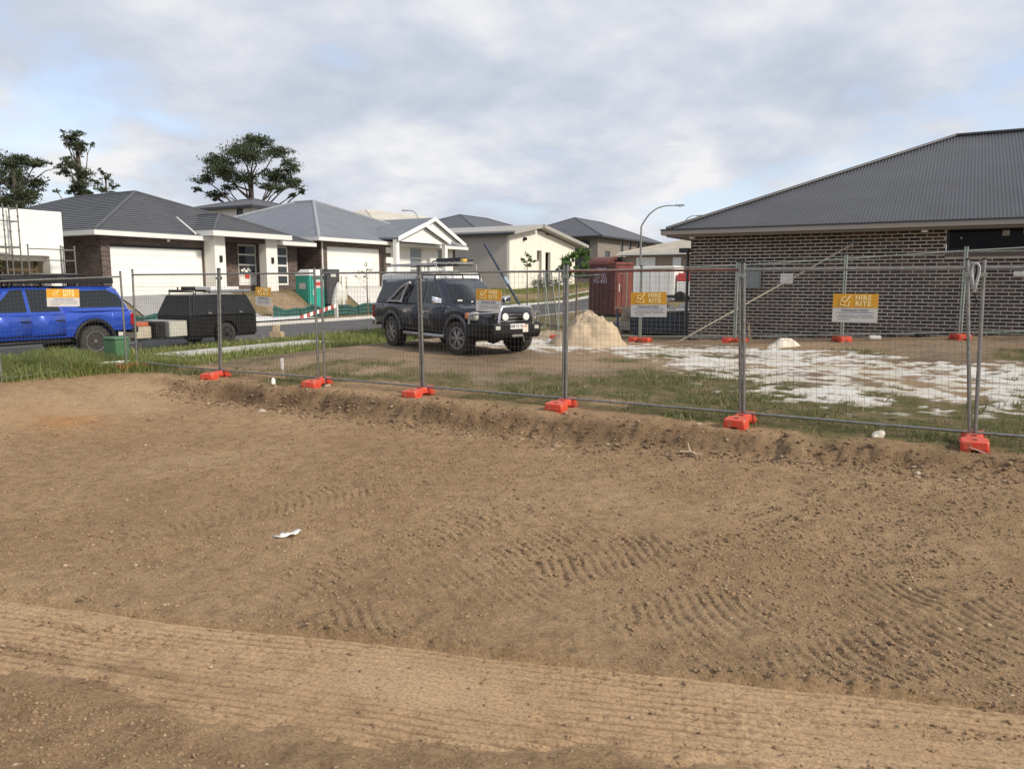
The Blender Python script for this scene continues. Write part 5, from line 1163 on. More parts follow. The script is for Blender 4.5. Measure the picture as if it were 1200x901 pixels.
u, v = on_h(752, 387, 0.2); o = rock('tarpaulin_bundle', 'crumpled blue tarpaulin bundle at the foot of the rubbish crate', 'tarpaulin', u, v-0.05, 0.34, mat('tarp_blue', (0.035, 0.075, 0.19), 0.45, 0, 0.4, 6, bump=0.6, bscale=9), (1.1, 0.6, 0.75), 41, 0.18); o['group'] = 'sacks beside the crate'
# blue steel post driven at a slant behind the ute
A = Vector((*on_h(626, 384, 0.0), 0.0)); tv = on_v(568, 286, A.y-0.4); B = Vector((tv[0], A.y-0.4, tv[1])); t = thing('slanted_post', 'slanting dark blue steel post behind the dark ute bonnet', 'post', tuple(A))
a = MB(); a.tube((0, 0, -0.1), (B-A), 0.05, n=8); a.build('shaft', mat('post_navy', (0.02, 0.035, 0.075), 0.5), t, smooth=50)
a = MB(); a.tube((B-A)*0.52, (B-A)*0.60, 0.075, n=8); a.build('collar', mat('collar_blue', (0.30, 0.42, 0.55), 0.5), t, smooth=50)

# ------------------------------------------------------------------ portable toilets
def toilet(label, u, v, rz, m, mdoor, H=2.25, wd=1.12, style=0, z=None):
    t = thing('portable_toilet', label, 'toilet', (u, v, float(lot_h(u, v)) if z is None else z), rz)
    w = wd/2; a = MB(); a.box(-w, w, -w, w, 0.08, H*0.86); a.build('cabin', m, t, bevel=0.02)
    a = MB()
    for i in range(7): x = -w+0.12+i*(wd-0.24)/6; a.box(x-0.02, x+0.02, -w-0.018, -w+0.001, 0.2, H*0.84)
    a.build('wall_ribs', m, t)
    a = MB(); a.box(-w-0.04, w+0.04, -w-0.04, w+0.04, 0, 0.08); a.build('skid', M_BLACK, t)
    # door on the +x side
    a = MB(); a.box(w+0.001, w+0.03, -w+0.1, w-0.1, 0.14, H*0.83); d = a.build('door', mdoor, t, bevel=0.008)
    a = MB(); a.box(w+0.03, w+0.07, -w+0.16, -w+0.2, H*0.42, H*0.55); a.build('handle', M_FASCIA, d)
    n = 12
    if style == 0:                       # barrel roof along x
        pts = [(-w-0.03, w*1.05*math.cos(PI*k/n), H*0.86+H*0.14*math.sin(PI*k/n)) for k in range(n+1)]; a = MB(); a.prism([(p[0], p[1], p[2]) for p in pts], (wd*0.72, 0, 0)); a.build('roof', m, t, smooth=40)
        a = MB(); a.box(w*0.5, w+0.02, -w*0.95, w*0.95, H*0.86, H*0.90); a.build('roof_step', mdoor, t, bevel=0.02)
        a = MB(); a.box(w*0.6, w*0.98, -0.16, 0.16, H*0.90, H*0.985); a.build('vent_box', M_DARKIN, t)
    else:
        a = MB(); a.hexa([(-w-0.05, -w-0.05, H*0.86), (w+0.05, -w-0.05, H*0.86), (w+0.05, w+0.05, H*0.86), (-w-0.05, w+0.05, H*0.86)], [(-w*0.7, -w*0.7, H), (w*0.7, -w*0.7, H), (w*0.7, w*0.7, H), (-w*0.7, w*0.7, H)]); a.build('roof', M_FASCIA, t, bevel=0.03)
    return t, w, H
RD = mat('faded_maroon', (0.115, 0.030, 0.028), 0.6, 0, 0.25, 3, dirt=0.3); RD2 = mat('lit_red', (0.20, 0.050, 0.040), 0.6, 0, 0.25, 3, dirt=0.3)  # two-tone red; the door colour also paints in its sunlit brightness
g = on_v(711, 371, 28.0); t, w, H = toilet('faded maroon portable toilet with barrel roof and pale stencilled lettering', g[0], 28.4, -0.22, RD, RD2, 2.32, 1.25, 0, g[1])
ML = mat('stencil_pale', (0.50, 0.38, 0.45), 0.6)
for s, z in (('HIRE', 1.78), ('02 02', 1.56), ('93-401', 1.36)): link('lettering', text_mesh(s, 0.24, ML, bold=0.006), t, (-0.05, -w-0.021, z), (PI/2, 0, 0))
TG = mat('teal_plastic', (0.035, 0.36, 0.28), 0.5, 0, 0.1, 3); TGD = mat('teal_plastic', (0, 0, 0))
g = on_u(366, 366, -29.1); t, w, H = toilet('teal green portable toilet with white roof behind green silt fence', -29.1, g[0], -0.12, TG, TGD, 2.3, 1.12, 1, g[1]-0.08)
for z0, y0, y1 in ((1.35, -0.3, 0.3),): a = MB(); a.box(w+0.031, w+0.036, y0, y1, z0, z0+0.42); o = a.build('notice', M_SIGNW, t); a = MB(); a.box(w+0.0362, w+0.039, y0+0.06, y1-0.08, z0+0.12, z0+0.3); a.build('red_lettering', mat('red_print', (0, 0, 0)), o)
a = MB(); a.box(-0.25, 0.25, -w-0.025, -w-0.019, 1.3, 1.6); a.build('notice', M_SIGNW, t)

# ------------------------------------------------------------------ vehicles (local: x forward, y left, z up)
def wheel_meshes(R, wd, rim_m, style):
    t = MB(); r = R
    t.lathe([(r*0.62, -wd*0.42), (r*0.66, -wd*0.5), (r*0.88, -wd*0.5), (r*0.975, -wd*0.42), (r, -wd*0.30), (r, wd*0.30), (r*0.975, wd*0.42), (r*0.88, wd*0.5), (r*0.66, wd*0.5), (r*0.62, wd*0.42)], 36, 'y')
    n = 34
    for k in range(n):                    # tread blocks
        q = 2*PI*k/n; c, s = math.cos(q), math.sin(q); e = 0.045
        for y0, y1, ph in ((-wd*0.46, -wd*0.06, 0), (wd*0.06, wd*0.46, 0.5)):
            qq = q+ph*2*PI/n
            P = lambda ang, rr, y: (rr*math.cos(ang), y, rr*math.sin(ang))
            t.hexa([P(qq-e, r*0.97, y0), P(qq+e, r*0.97, y0), P(qq+e, r*0.97, y1), P(qq-e, r*0.97, y1)], [P(qq-e, r*1.012, y0), P(qq+e, r*1.012, y0), P(qq+e, r*1.012, y1), P(qq-e, r*1.012, y1)])
    tyre = t.mesh('tyre', M_RUBBER, 35)
    m_ = MB(); ri = r*0.64
    m_.lathe([(ri*0.97, -wd*0.40), (ri*1.0, wd*0.40), (ri*1.02, wd*0.47), (ri*0.93, wd*0.47), (ri*0.90, wd*0.36), (ri*0.88, -wd*0.2)], 32, 'y')
    if style == 'spoke':
        for k in range(6):
            q = 2*PI*k/6
            for dq in (-0.16, 0.16):
                a = Vector((ri*0.18*math.cos(q), wd*0.40, ri*0.18*math.sin(q))); b = Vector((ri*0.92*math.cos(q+dq), wd*0.36, ri*0.92*math.sin(q+dq))); m_.path([a, b], [ri*0.10, ri*0.075], 6)
        m_.lathe([(ri*0.20, wd*0.3), (ri*0.2, wd*0.44), (ri*0.12, wd*0.46)], 16, 'y')
    elif style == 'ring':
        m_.lathe([(ri*0.55, wd*0.2), (ri*0.5, wd*0.33), (ri*0.2, wd*0.36), (ri*0.15, wd*0.44)], 20, 'y')
    else:
        for k in range(5):
            q = 2*PI*k/5; a = Vector((ri*0.15*math.cos(q), wd*0.38, ri*0.15*math.sin(q))); b = Vector((ri*0.9*math.cos(q), wd*0.36, ri*0.9*math.sin(q))); m_.path([a, b], [ri*0.16, ri*0.13], 6)
        m_.lathe([(ri*0.22, wd*0.3), (ri*0.2, wd*0.42)], 16, 'y')
    rim = m_.mesh('rim', rim_m, 35)
    bk = MB(); bk.lathe([(ri*0.9, -wd*0.1), (ri*0.9, wd*0.05)], 20, 'y'); back = bk.mesh('brake_disc', M_DARKIN)
    return tyre, rim, back
def add_wheel(t, meshes, x, y, R, steer=0.0):
    e = link('wheel', meshes[2], t, (x, y, R), (0, 0, (0 if y > 0 else PI)+steer)); link('tyre', meshes[0], e); link('rim', meshes[1], e); return e
def body_loft(zb, zt, wf, xs, crown=0.02, tuck=0.05, rake=None):
    """stations along x; bottom edge zb(x), top zt(x), half width wf(x)"""
    vv, ff = [], []; P = 0
    for x in xs:
        b, tp, w = zb(x), zt(x), wf(x); h = tp-b
        half = [(0.0, b+0.0), (w-0.22, b), (w-tuck, b), (w-tuck*0.35, b+0.22*h), (w, b+0.50*h), (w-0.006, b+0.70*h), (w-0.028, b+0.86*h), (w-0.05, tp-0.035), (w-0.10, tp-0.006), (w*0.5, tp+crown*0.7), (0.0, tp+crown)]
        ring = [(x, y, z) for y, z in half]+[(x, -y, z) for y, z in half[-2:0:-1]]; P = len(ring); vv += ring
    m_ = len(xs)
    for i in range(m_-1):
        for k in range(P): ff.append((i*P+k, (i+1)*P+k, (i+1)*P+(k+1) % P, i*P+(k+1) % P))
    ff.append(tuple(range(P))); ff.append(tuple(range((m_-1)*P, m_*P)))
    return MB().add(vv, ff)
def greenhouse(x0, x1, x2, x3, zb, zt, wb, wt, n=8):
    """cab shell: base from x0 to x3, roof from x1 to x2"""
    vv, ff = [], []
    for i in range(n+1):
        q = i/n; z = zb+(zt-zb)*math.sin(q*PI/2*0.999)**0.92 if False else zb+(zt-zb)*q
        bow = 0.035*math.sin(q*PI); k = q
        a, b = x0+(x1-x0)*k-0.3*bow, x3+(x2-x3)*k+bow; w = wb+(wt-wb)*k
        if i == n: a += 0.05; b -= 0.05; w -= 0.05
        r = 0.09
        vv += [(a, -w+r, z), (a+r, -w, z), (b-r*1.6, -w, z), (b, -w+r*1.6, z), (b, w-r*1.6, z), (b-r*1.6, w, z), (a+r, w, z), (a, w-r, z)]
    for i in range(n):
        for k in range(8): ff.append((i*8+k, i*8+(k+1) % 8, (i+1)*8+(k+1) % 8, (i+1)*8+k))
    ff.append(tuple(range(n*8, n*8+8))); ff.append(tuple(range(8)))
    return MB().add(vv, ff)
def side_pt(x, q, zb, zt, wb, wt, off):      # point on the sloping cab side
    bow = 0.035*math.sin(q*PI); return (x, wb+(wt-wb)*q+off, zb+(zt-zb)*q)
def side_glass(pts, zb, zt, wb, wt, s, off=0.006, th=0.008):
    a = MB(); o = [side_pt(x, q, zb, zt, wb, wt, off) for x, q in pts]; i = [side_pt(x, q, zb, zt, wb, wt, off-th) for x, q in pts]
    o = [(p[0], p[1]*s, p[2]) for p in o]; i = [(p[0], p[1]*s, p[2]) for p in i]; n = len(pts)
    return a.add(o+i, [tuple(range(n)), tuple(range(2*n-1, n-1, -1))]+[(k, (k+1) % n, n+(k+1) % n, n+k) for k in range(n)])

def ute(name, label, loc, rz, paint, R=0.37, fa=1.65, ra=-1.35, front=2.32, rear=-2.42, rim_m=M_ALLOY, rim_style='spoke', canopy='dark', flare_m=None, steer=0.0, lift=0.0, bull=True, rack=True, roof_z=1.73):
    t = thing(name, label, 'ute', loc, rz); Wd = 0.875; zs = 0.48+lift; belt = 1.08+lift; roof = roof_z+lift
    ar = R+0.075
    def zb(x):
        for c in (fa, ra):
            if abs(x-c) < ar+0.02: return max(zs, R+lift*0.3+math.sqrt(max((ar+0.02)**2-(x-c)**2, 0)))
        if x > fa+ar: return zs+0.03
        if x < ra-ar: return zs+0.10
        return zs
    def zt(x):
        if x > 1.05: return belt+0.01-0.035*((x-1.05)/(front-1.05))**1.0-0.19*max(0, (x-front+0.32)/0.32)**2
        if x < -0.75: return belt+0.02
        return belt
    def wf(x):
        w = Wd
        if x > front-0.75: w -= 0.20*((x-front+0.75)/0.75)**2
        if x < rear+0.3: w -= 0.05*((rear+0.3-x)/0.3)**2
        return w
    xs = sorted(set([rear, rear+0.05, rear+0.15, front, front-0.03, front-0.08, front-0.15]+[round(q, 3) for q in np.arange(rear+0.2, front-0.2, 0.055)]+[c+s*(ar+e) for c in (fa, ra) for s in (-1, 1) for e in (0.018, 0.022)]))
    body = body_loft(zb, zt, wf, xs).build('body', paint, t, smooth=38)
    wm = wheel_meshes(R, 0.26, rim_m, rim_style)
    for x in (fa, ra):
        for y in (0.755, -0.755): add_wheel(t, wm, x, y, R, steer if x == fa else 0)
    # flares
    for x in (fa, ra):
        for s in (1, -1):
            pts = [(x+(ar+0.035)*math.cos(q), s*(wf(x)-0.015), R+lift*0.3+(ar+0.035)*math.sin(q)) for q in np.linspace(0.12, PI-0.12, 15)]; MB().path(pts, 0.048, 8).build('wheel_flare', flare_m or paint, t, smooth=50)
    # cab
    cb = dict(zb=belt-0.03, zt=roof, wb=Wd-0.075, wt=0.60)
    gh = greenhouse(-0.86, -0.62, 0.52, 1.28, cb['zb'], cb['zt'], cb['wb'], cb['wt']).build('cab', paint, t, smooth=45)
    # windscreen and rear screen lie on the sloping ends
    ws = MB(); ws.weld = True; f = lambda q: 1.28+(0.52-1.28)*q+0.035*math.sin(q*PI)+0.012; zq = lambda q: cb['zb']+(cb['zt']-cb['zb'])*q; wq = lambda q: cb['wb']+(cb['wt']-cb['wb'])*q-0.13
    for i in range(6):
        q0, q1 = (i+1)/8, (i+2)/8; ws.quad((f(q0), -wq(q0), zq(q0)), (f(q0), wq(q0), zq(q0)), (f(q1), wq(q1), zq(q1)), (f(q1), -wq(q1), zq(q1)))
    w_ = ws.build('windscreen', M_GLASS, gh, smooth=60); md = w_.modifiers.new('thick', 'SOLIDIFY'); md.thickness = 0.006
    a = MB(); a.box(f(0.2)-0.0, f(0.2)+0.01, -0.52, -0.40, zq(0.17), zq(0.24)); a.build('sticker', M_FASCIA, w_)
    for s in (1, -1):
        side_glass([(0.13, 0.10), (0.98, 0.10), (0.62, 0.55), (0.40, 0.86), (0.13, 0.88)], s=s, **cb).build('front_window', M_GLASS, gh)
        side_glass([(-0.66, 0.10), (0.05, 0.10), (0.05, 0.88), (-0.50, 0.86)], s=s, **cb).build('rear_window', M_GLASS, gh)
        # doors stand proud by a hair, seams between
        for x0, x1, nm in ((0.10, 1.12, 'front_door'), (-0.72, 0.09, 'rear_door')):
            d = MB(); d.weld = True; lo = zs+0.05; n = 7
            pr = sorted([lo, belt-0.035]+[zs+(belt-zs)*q for q in (0.22, 0.36, 0.5, 0.6, 0.7, 0.78, 0.86)]); pr = [p for p in pr if lo <= p <= belt-0.035]; n = len(pr)-1
            def yy(z):
                q = (z-zs)/(belt-zs); tb = [(0, Wd-0.05), (0.22, Wd-0.0175), (0.5, Wd), (0.7, Wd-0.006), (0.86, Wd-0.028), (1.0, Wd-0.05)]
                return float(np.interp(q, [p[0] for p in tb], [p[1] for p in tb]))+0.012
            o_, i_ = [], []
            for k in range(n):
                xa = x0+0.006; xb = x1-0.006
                if nm == 'rear_door' and pr[k] < R+ar: xa = max(xa, ra+math.sqrt(max((ar+0.10)**2-(pr[k]-R)**2, 0)))
                xa2 = x0+0.006
                if nm == 'rear_door' and pr[k+1] < R+ar: xa2 = max(xa2, ra+math.sqrt(max((ar+0.10)**2-(pr[k+1]-R)**2, 0)))
                d.quad((xa, s*yy(pr[k]), pr[k]), (xb, s*yy(pr[k]), pr[k]), (xb, s*yy(pr[k+1]), pr[k+1]), (xa2, s*yy(pr[k+1]), pr[k+1]))
            dr = d.build(nm, paint, t, smooth=60); md = dr.modifiers.new('thick', 'SOLIDIFY'); md.thickness = 0.012; md.offset = -1 if s > 0 else 1
            md.offset = 0
            h = MB(); hx = x0+0.13; h.box(hx-0.10, hx+0.10, s*(Wd+0.004), s*(Wd+0.034), belt-0.20, belt-0.165); h.build('handle', M_CHROME if canopy == 'dark' else M_BLACK, dr, bevel=0.008)
        m_ = MB(); m_.hexa([(0.90, s*0.84, belt+0.02), (1.06, s*0.84, belt+0.02), (1.02, s*1.06, belt+0.03), (0.93, s*1.06, belt+0.03)], [(0.90, s*0.84, belt+0.16), (1.05, s*0.84, belt+0.15), (1.01, s*1.05, belt+0.20), (0.93, s*1.06, belt+0.20)]); m_.build('mirror', M_CHROME if canopy == 'dark' else paint, t, smooth=60, bevel=0.03)
        # side step
        m_ = MB(); m_.path([(ra+0.62, s*0.80, 0.40+lift), (ra+0.72, s*0.90, 0.40+lift), (fa-0.70, s*0.90, 0.40+lift), (fa-0.60, s*0.80, 0.40+lift)], 0.045, 8); m_.build('side_step', M_ALLOY if canopy == 'dark' else M_BLACK, t, smooth=50)
        m_ = MB(); m_.box(front-0.34, front-0.12, s*(Wd-0.245), s*(Wd-0.06), belt-0.30, belt-0.115); m_.build('headlight', mat('lamp_glass', (0.62, 0.62, 0.58), 0.12, 0.3), t, bevel=0.045)
        m_ = MB(); m_.box(front-0.48, front-0.34, s*(Wd-0.14), s*(Wd-0.03), belt-0.27, belt-0.13); m_.build('indicator', mat('amber_lamp', (0.65, 0.22, 0.12), 0.2), t, bevel=0.03)
        m_ = MB(); m_.box(rear-0.012, rear+0.10, s*(Wd-0.16), s*(Wd-0.012), belt-0.38, belt-0.06); m_.build('tail_lamp', mat('red_lamp', (0.30, 0.015, 0.015), 0.15), t, bevel=0.02)
    m_ = MB(); m_.box(rear-0.14, rear+0.06, -0.82, 0.82, zs+0.02, zs+0.18); m_.build('rear_bumper', M_CHROME if canopy == 'dark' else M_BLACK, t, bevel=0.03)
    m_ = MB(); m_.box(rear+0.3, front-0.3, -0.6, 0.6, 0.34+lift, zs+0.05); m_.build('chassis', M_DARKIN, t)
    for x in (fa, ra): m_ = MB(); m_.tube((x, -0.7, R), (x, 0.7, R), 0.06, n=8); m_.lathe([(0.14, -0.12), (0.17, 0), (0.14, 0.12)], 12, 'y', (x, 0.1, R)); m_.build('axle', M_DARKIN, t)
    # bonnet scoop line and grille
    m_ = MB(); m_.box(front-0.11, front+0.012, -0.42, 0.42, belt-0.36, belt-0.14); g = m_.build('grille', M_BLACK, t, bevel=0.02)
    for k in range(3): m_ = MB(); m_.box(front+0.012, front+0.028, -0.40, 0.40, belt-0.33+k*0.07, belt-0.305+k*0.07); m_.build('grille_bar', M_ALLOY, g)
    # wiper
    m_ = MB(); m_.path([(f(0.09)+0.02, -0.1, zq(0.09)), (f(0.14)+0.01, 0.5, zq(0.13))], 0.008, 5); m_.build('wiper', M_BLACK, t)
    if bull:
        m_ = MB(); z0, z1 = 0.40+lift, 0.74+lift; pr = [(front+0.02, z0), (front+0.22, z0+0.03), (front+0.27, z0+0.12), (front+0.27, z1-0.02), (front+0.20, z1), (front+0.02, z1)]
        m_.prism([(x, -0.62, z) for x, z in pr], (0, 1.24, 0)); bb = m_.build('bull_bar', M_BLACKP, t, bevel=0.02)
        for s in (1, -1):
            m_ = MB(); m_.hexa([(front-0.32, s*0.84, z0+0.06), (front-0.28, s*0.93, z0+0.06), (front+0.15, s*0.62, z0), (front+0.02, s*0.62, z0)], [(front-0.32, s*0.84, z1-0.02), (front-0.28, s*0.93, z1-0.02), (front+0.24, s*0.62, z1), (front+0.02, s*0.62, z1)]); m_.build('bar_wing', M_BLACKP, bb, bevel=0.02)
            m_ = MB(); m_.path([(front+0.22, s*0.44, z1-0.02), (front+0.24, s*0.43, z1+0.22), (front+0.22, s*0.36, z1+0.33), (front+0.22, 0, z1+0.34)], 0.034, 10); m_.build('hoop', M_CHROME, bb, smooth=50)
            m_ = MB(); m_.path([(front+0.23, s*0.44, z1+0.22), (front+0.10, s*0.72, z1+0.20), (front-0.2, s*0.90, z1+0.17), (front-0.22, s*0.90, z1-0.02)], 0.024, 8); m_.build('side_hoop', M_ALLOY, bb, smooth=50)
            m_ = MB(); m_.lathe([(0.03, -0.11), (0.085, -0.04), (0.098, 0), (0.092, 0.012)], 20, 'x', (front+0.20, s*0.27, z1+0.12)); dl = m_.build('driving_light', M_BLACK, bb, smooth=40)
            m_ = MB(); m_.lathe([(0.082, 0.0), (0.07, 0.014), (0.03, 0.02)], 20, 'x', (front+0.212, s*0.27, z1+0.12)); m_.build('lens', mat('lens_white', (0.85, 0.85, 0.82), 0.12), dl, smooth=40)
            m_ = MB(); m_.box(front+0.245, front+0.285, s*0.50-0.06, s*0.50+0.06, z0+0.2, z0+0.28); m_.build('fog_lamp', mat('lamp_glass', (0, 0, 0)), bb, bevel=0.01)
        m_ = MB(); m_.box(front+0.272, front+0.28, -0.19, 0.19, z1-0.13, z1-0.02); pl = m_.build('number_plate', M_FASCIA, bb); link('lettering', text_mesh('BM 52 XK', 0.085, M_INK, bold=0.0015), pl, (front+0.2815, 0, z1-0.075), (PI/2, 0, PI/2))
        m_ = MB(); m_.box(front+0.281, front+0.287, 0.13, 0.27, z1-0.20, z1-0.04); pl = m_.build('learner_plate', mat('plate_pale', (0.75, 0.66, 0.60), 0.5), bb); m_ = MB(); m_.box(front+0.2875, front+0.289, 0.16, 0.24, z1-0.09, z1-0.06); m_.build('plate_mark', mat('amber_lamp', (0, 0, 0)), pl)
        m_ = MB(); m_.box(front+0.275, front+0.31, -0.16, 0.12, z0+0.05, z0+0.10); m_.path([(front+0.30, 0.12, z0+0.08), (front+0.30, 0.16, z0-0.06)], 0.015, 6); m_.build('winch_fairlead', M_ALLOY, bb)
        m_ = MB(); m_.path([(front+0.15, 0.5, z1), (front+0.14, 0.52, z1+0.95)], [0.006, 0.003], 5); m_.build('aerial', M_BLACK, bb)
    # canopy on the tray
    cz0, cz1 = belt+0.02, roof-0.005; c = dict(zb=cz0, zt=cz1, wb=Wd-0.06, wt=0.66); x0, x3 = rear+0.04, -0.80
    cp = greenhouse(x0, x0+0.30, x3+0.0, x3, c['zb'], c['zt'], c['wb'], c['wt']).build('canopy', paint if canopy != 'dark' else mat('canopy_navy', (0.012, 0.013, 0.02), 0.3, 0, 0.1, 2, coat=0.3), t, smooth=45)
    for s in (1, -1):
        if canopy == 'dark': pts = [(x0+0.13, 0.10), (x3-0.30, 0.10), (x3-0.08, 0.55), (x3-0.05, 0.86), (x0+0.36, 0.86)]
        else: pts = [(x0+0.16, 0.14), (x3-0.30, 0.14), (x3-0.12, 0.80), (x0+0.60, 0.84), (x0+0.30, 0.62)]
        side_glass(pts, s=s, **c).build('canopy_window', M_GLASS, cp)
        if canopy == 'dark':              # bright sports bar curving up to the cab
            P = lambda x, q: Vector(side_pt(x, q, c['zb'], c['zt'], c['wb'], c['wt'], 0.02))
            for pth, r in (([(x3-0.80, 0.0), (x3-0.55, 0.25), (x3-0.25, 0.62), (x3+0.02, 0.80), (x3+0.14, 0.84)], 0.034), ([(x3-0.10, 0.0), (x3-0.08, 0.3), (x3-0.0, 0.6), (x3+0.10, 0.82)], 0.030), ([(x3-0.70, 0.05), (x3-0.10, 0.05)], 0.028)):
                pt = [P(x, q) for x, q in pth]; m_ = MB(); m_.path([(p.x, p.y*s, p.z) for p in pt], r, 8); m_.build('sports_bar', M_ALLOY, t, smooth=50)
    m_ = MB(); m_.quad((x0-0.004, -0.60, cz0+0.10), (x0-0.004, 0.60, cz0+0.10), (x0+0.235, 0.50, cz1-0.12), (x0+0.235, -0.50, cz1-0.12)); o = m_.build('rear_glass', M_GLASS, cp); md = o.modifiers.new('thick', 'SOLIDIFY'); md.thickness = 0.02
    if rack:
        zr = roof+0.02
        for x in (-0.4, 0.35): m_ = MB(); m_.path([(x, -0.62, zr-0.06), (x, -0.60, zr+0.07), (x, 0.60, zr+0.07), (x, 0.62, zr-0.06)], 0.022, 6); m_.build('roof_bar', M_BLACK, t, smooth=40)
    return t
M_NAVY = mat('navy_paint', (0.014, 0.016, 0.028), 0.32, 0.2, 0.08, 2, coat=0.35, dirt=0.15, dirtcol=(0.06, 0.05, 0.045))
M_BLUE = mat('blue_paint', (0.020, 0.080, 0.50), 0.22, 0.25, 0.06, 2, coat=0.8, dirt=0.12, dirtcol=(0.12, 0.11, 0.12))
f0 = Vector((*on_h(540, 416, 0.235), 0)); ang = math.radians(-24.5); dv = Vector((math.cos(ang), math.sin(ang), 0))
lat = Vector((-dv.y, dv.x, 0))                       # car's left; the near side is its right
org = f0+lat*0.755-dv*1.65; gz = surf(org.x, org.y)
ute('parked_ute', 'dark navy ute with chrome mirrors, canopy and black bull bar parked on the bare lot', (org.x, org.y, gz+0.005), ang, M_NAVY, R=0.365, steer=0.22, lift=-0.03, roof_z=1.67, front=2.42, flare_m=mat('flare_grey', (0.05, 0.052, 0.06), 0.5))
# blue ute at the near kerb, facing down the street
rv = on_u(118, 410, -18.85)[0]
bt = ute('parked_ute', 'bright blue ute with canopy and black roof platform parked at the kerb', (-19.65, rv-1.60, float(road_h(rv))+0.035), -PI/2, M_BLUE, R=0.40, fa=1.77, ra=-1.45, front=2.5, rear=-2.55, rim_m=mat('pale_rim', (0.30, 0.30, 0.31), 0.35, 0.6), rim_style='ring', canopy='blue', flare_m=M_BLACK, lift=0.06, bull=True, rack=False)
zr = 1.73+0.06
for x in (-1.9, -1.0, -0.3, 0.4): m_ = MB(); m_.path([(x, -0.62, zr-0.05), (x, -0.58, zr+0.10), (x, 0.58, zr+0.10), (x, 0.62, zr-0.05)], 0.022, 6); m_.build('roof_bar', M_BLACK, bt, smooth=40)
m_ = MB(); m_.box(-2.2, 0.75, -0.64, 0.60, zr+0.06, zr+0.11); pf = m_.build('roof_platform', M_BLACK, bt, bevel=0.01)
m_ = MB(); m_.box(-2.1, 0.55, 0.60, 0.76, zr+0.06, zr+0.20); m_.build('rolled_awning', M_BLACK, bt, bevel=0.03)
m_ = MB(); m_.box(-2.0, 0.5, -0.55, 0.5, zr+0.115, zr+0.22); m_.build('roof_tray', M_BLACK, bt, bevel=0.03)
for k in range(3): m_ = MB(); m_.path([(-2.0+k*0.08, -0.45+0.2*k, zr+0.27), (0.4, -0.4+0.2*k, zr+0.22)], 0.03, 6); m_.build('roof_pipe', M_BLACK, bt, smooth=50)
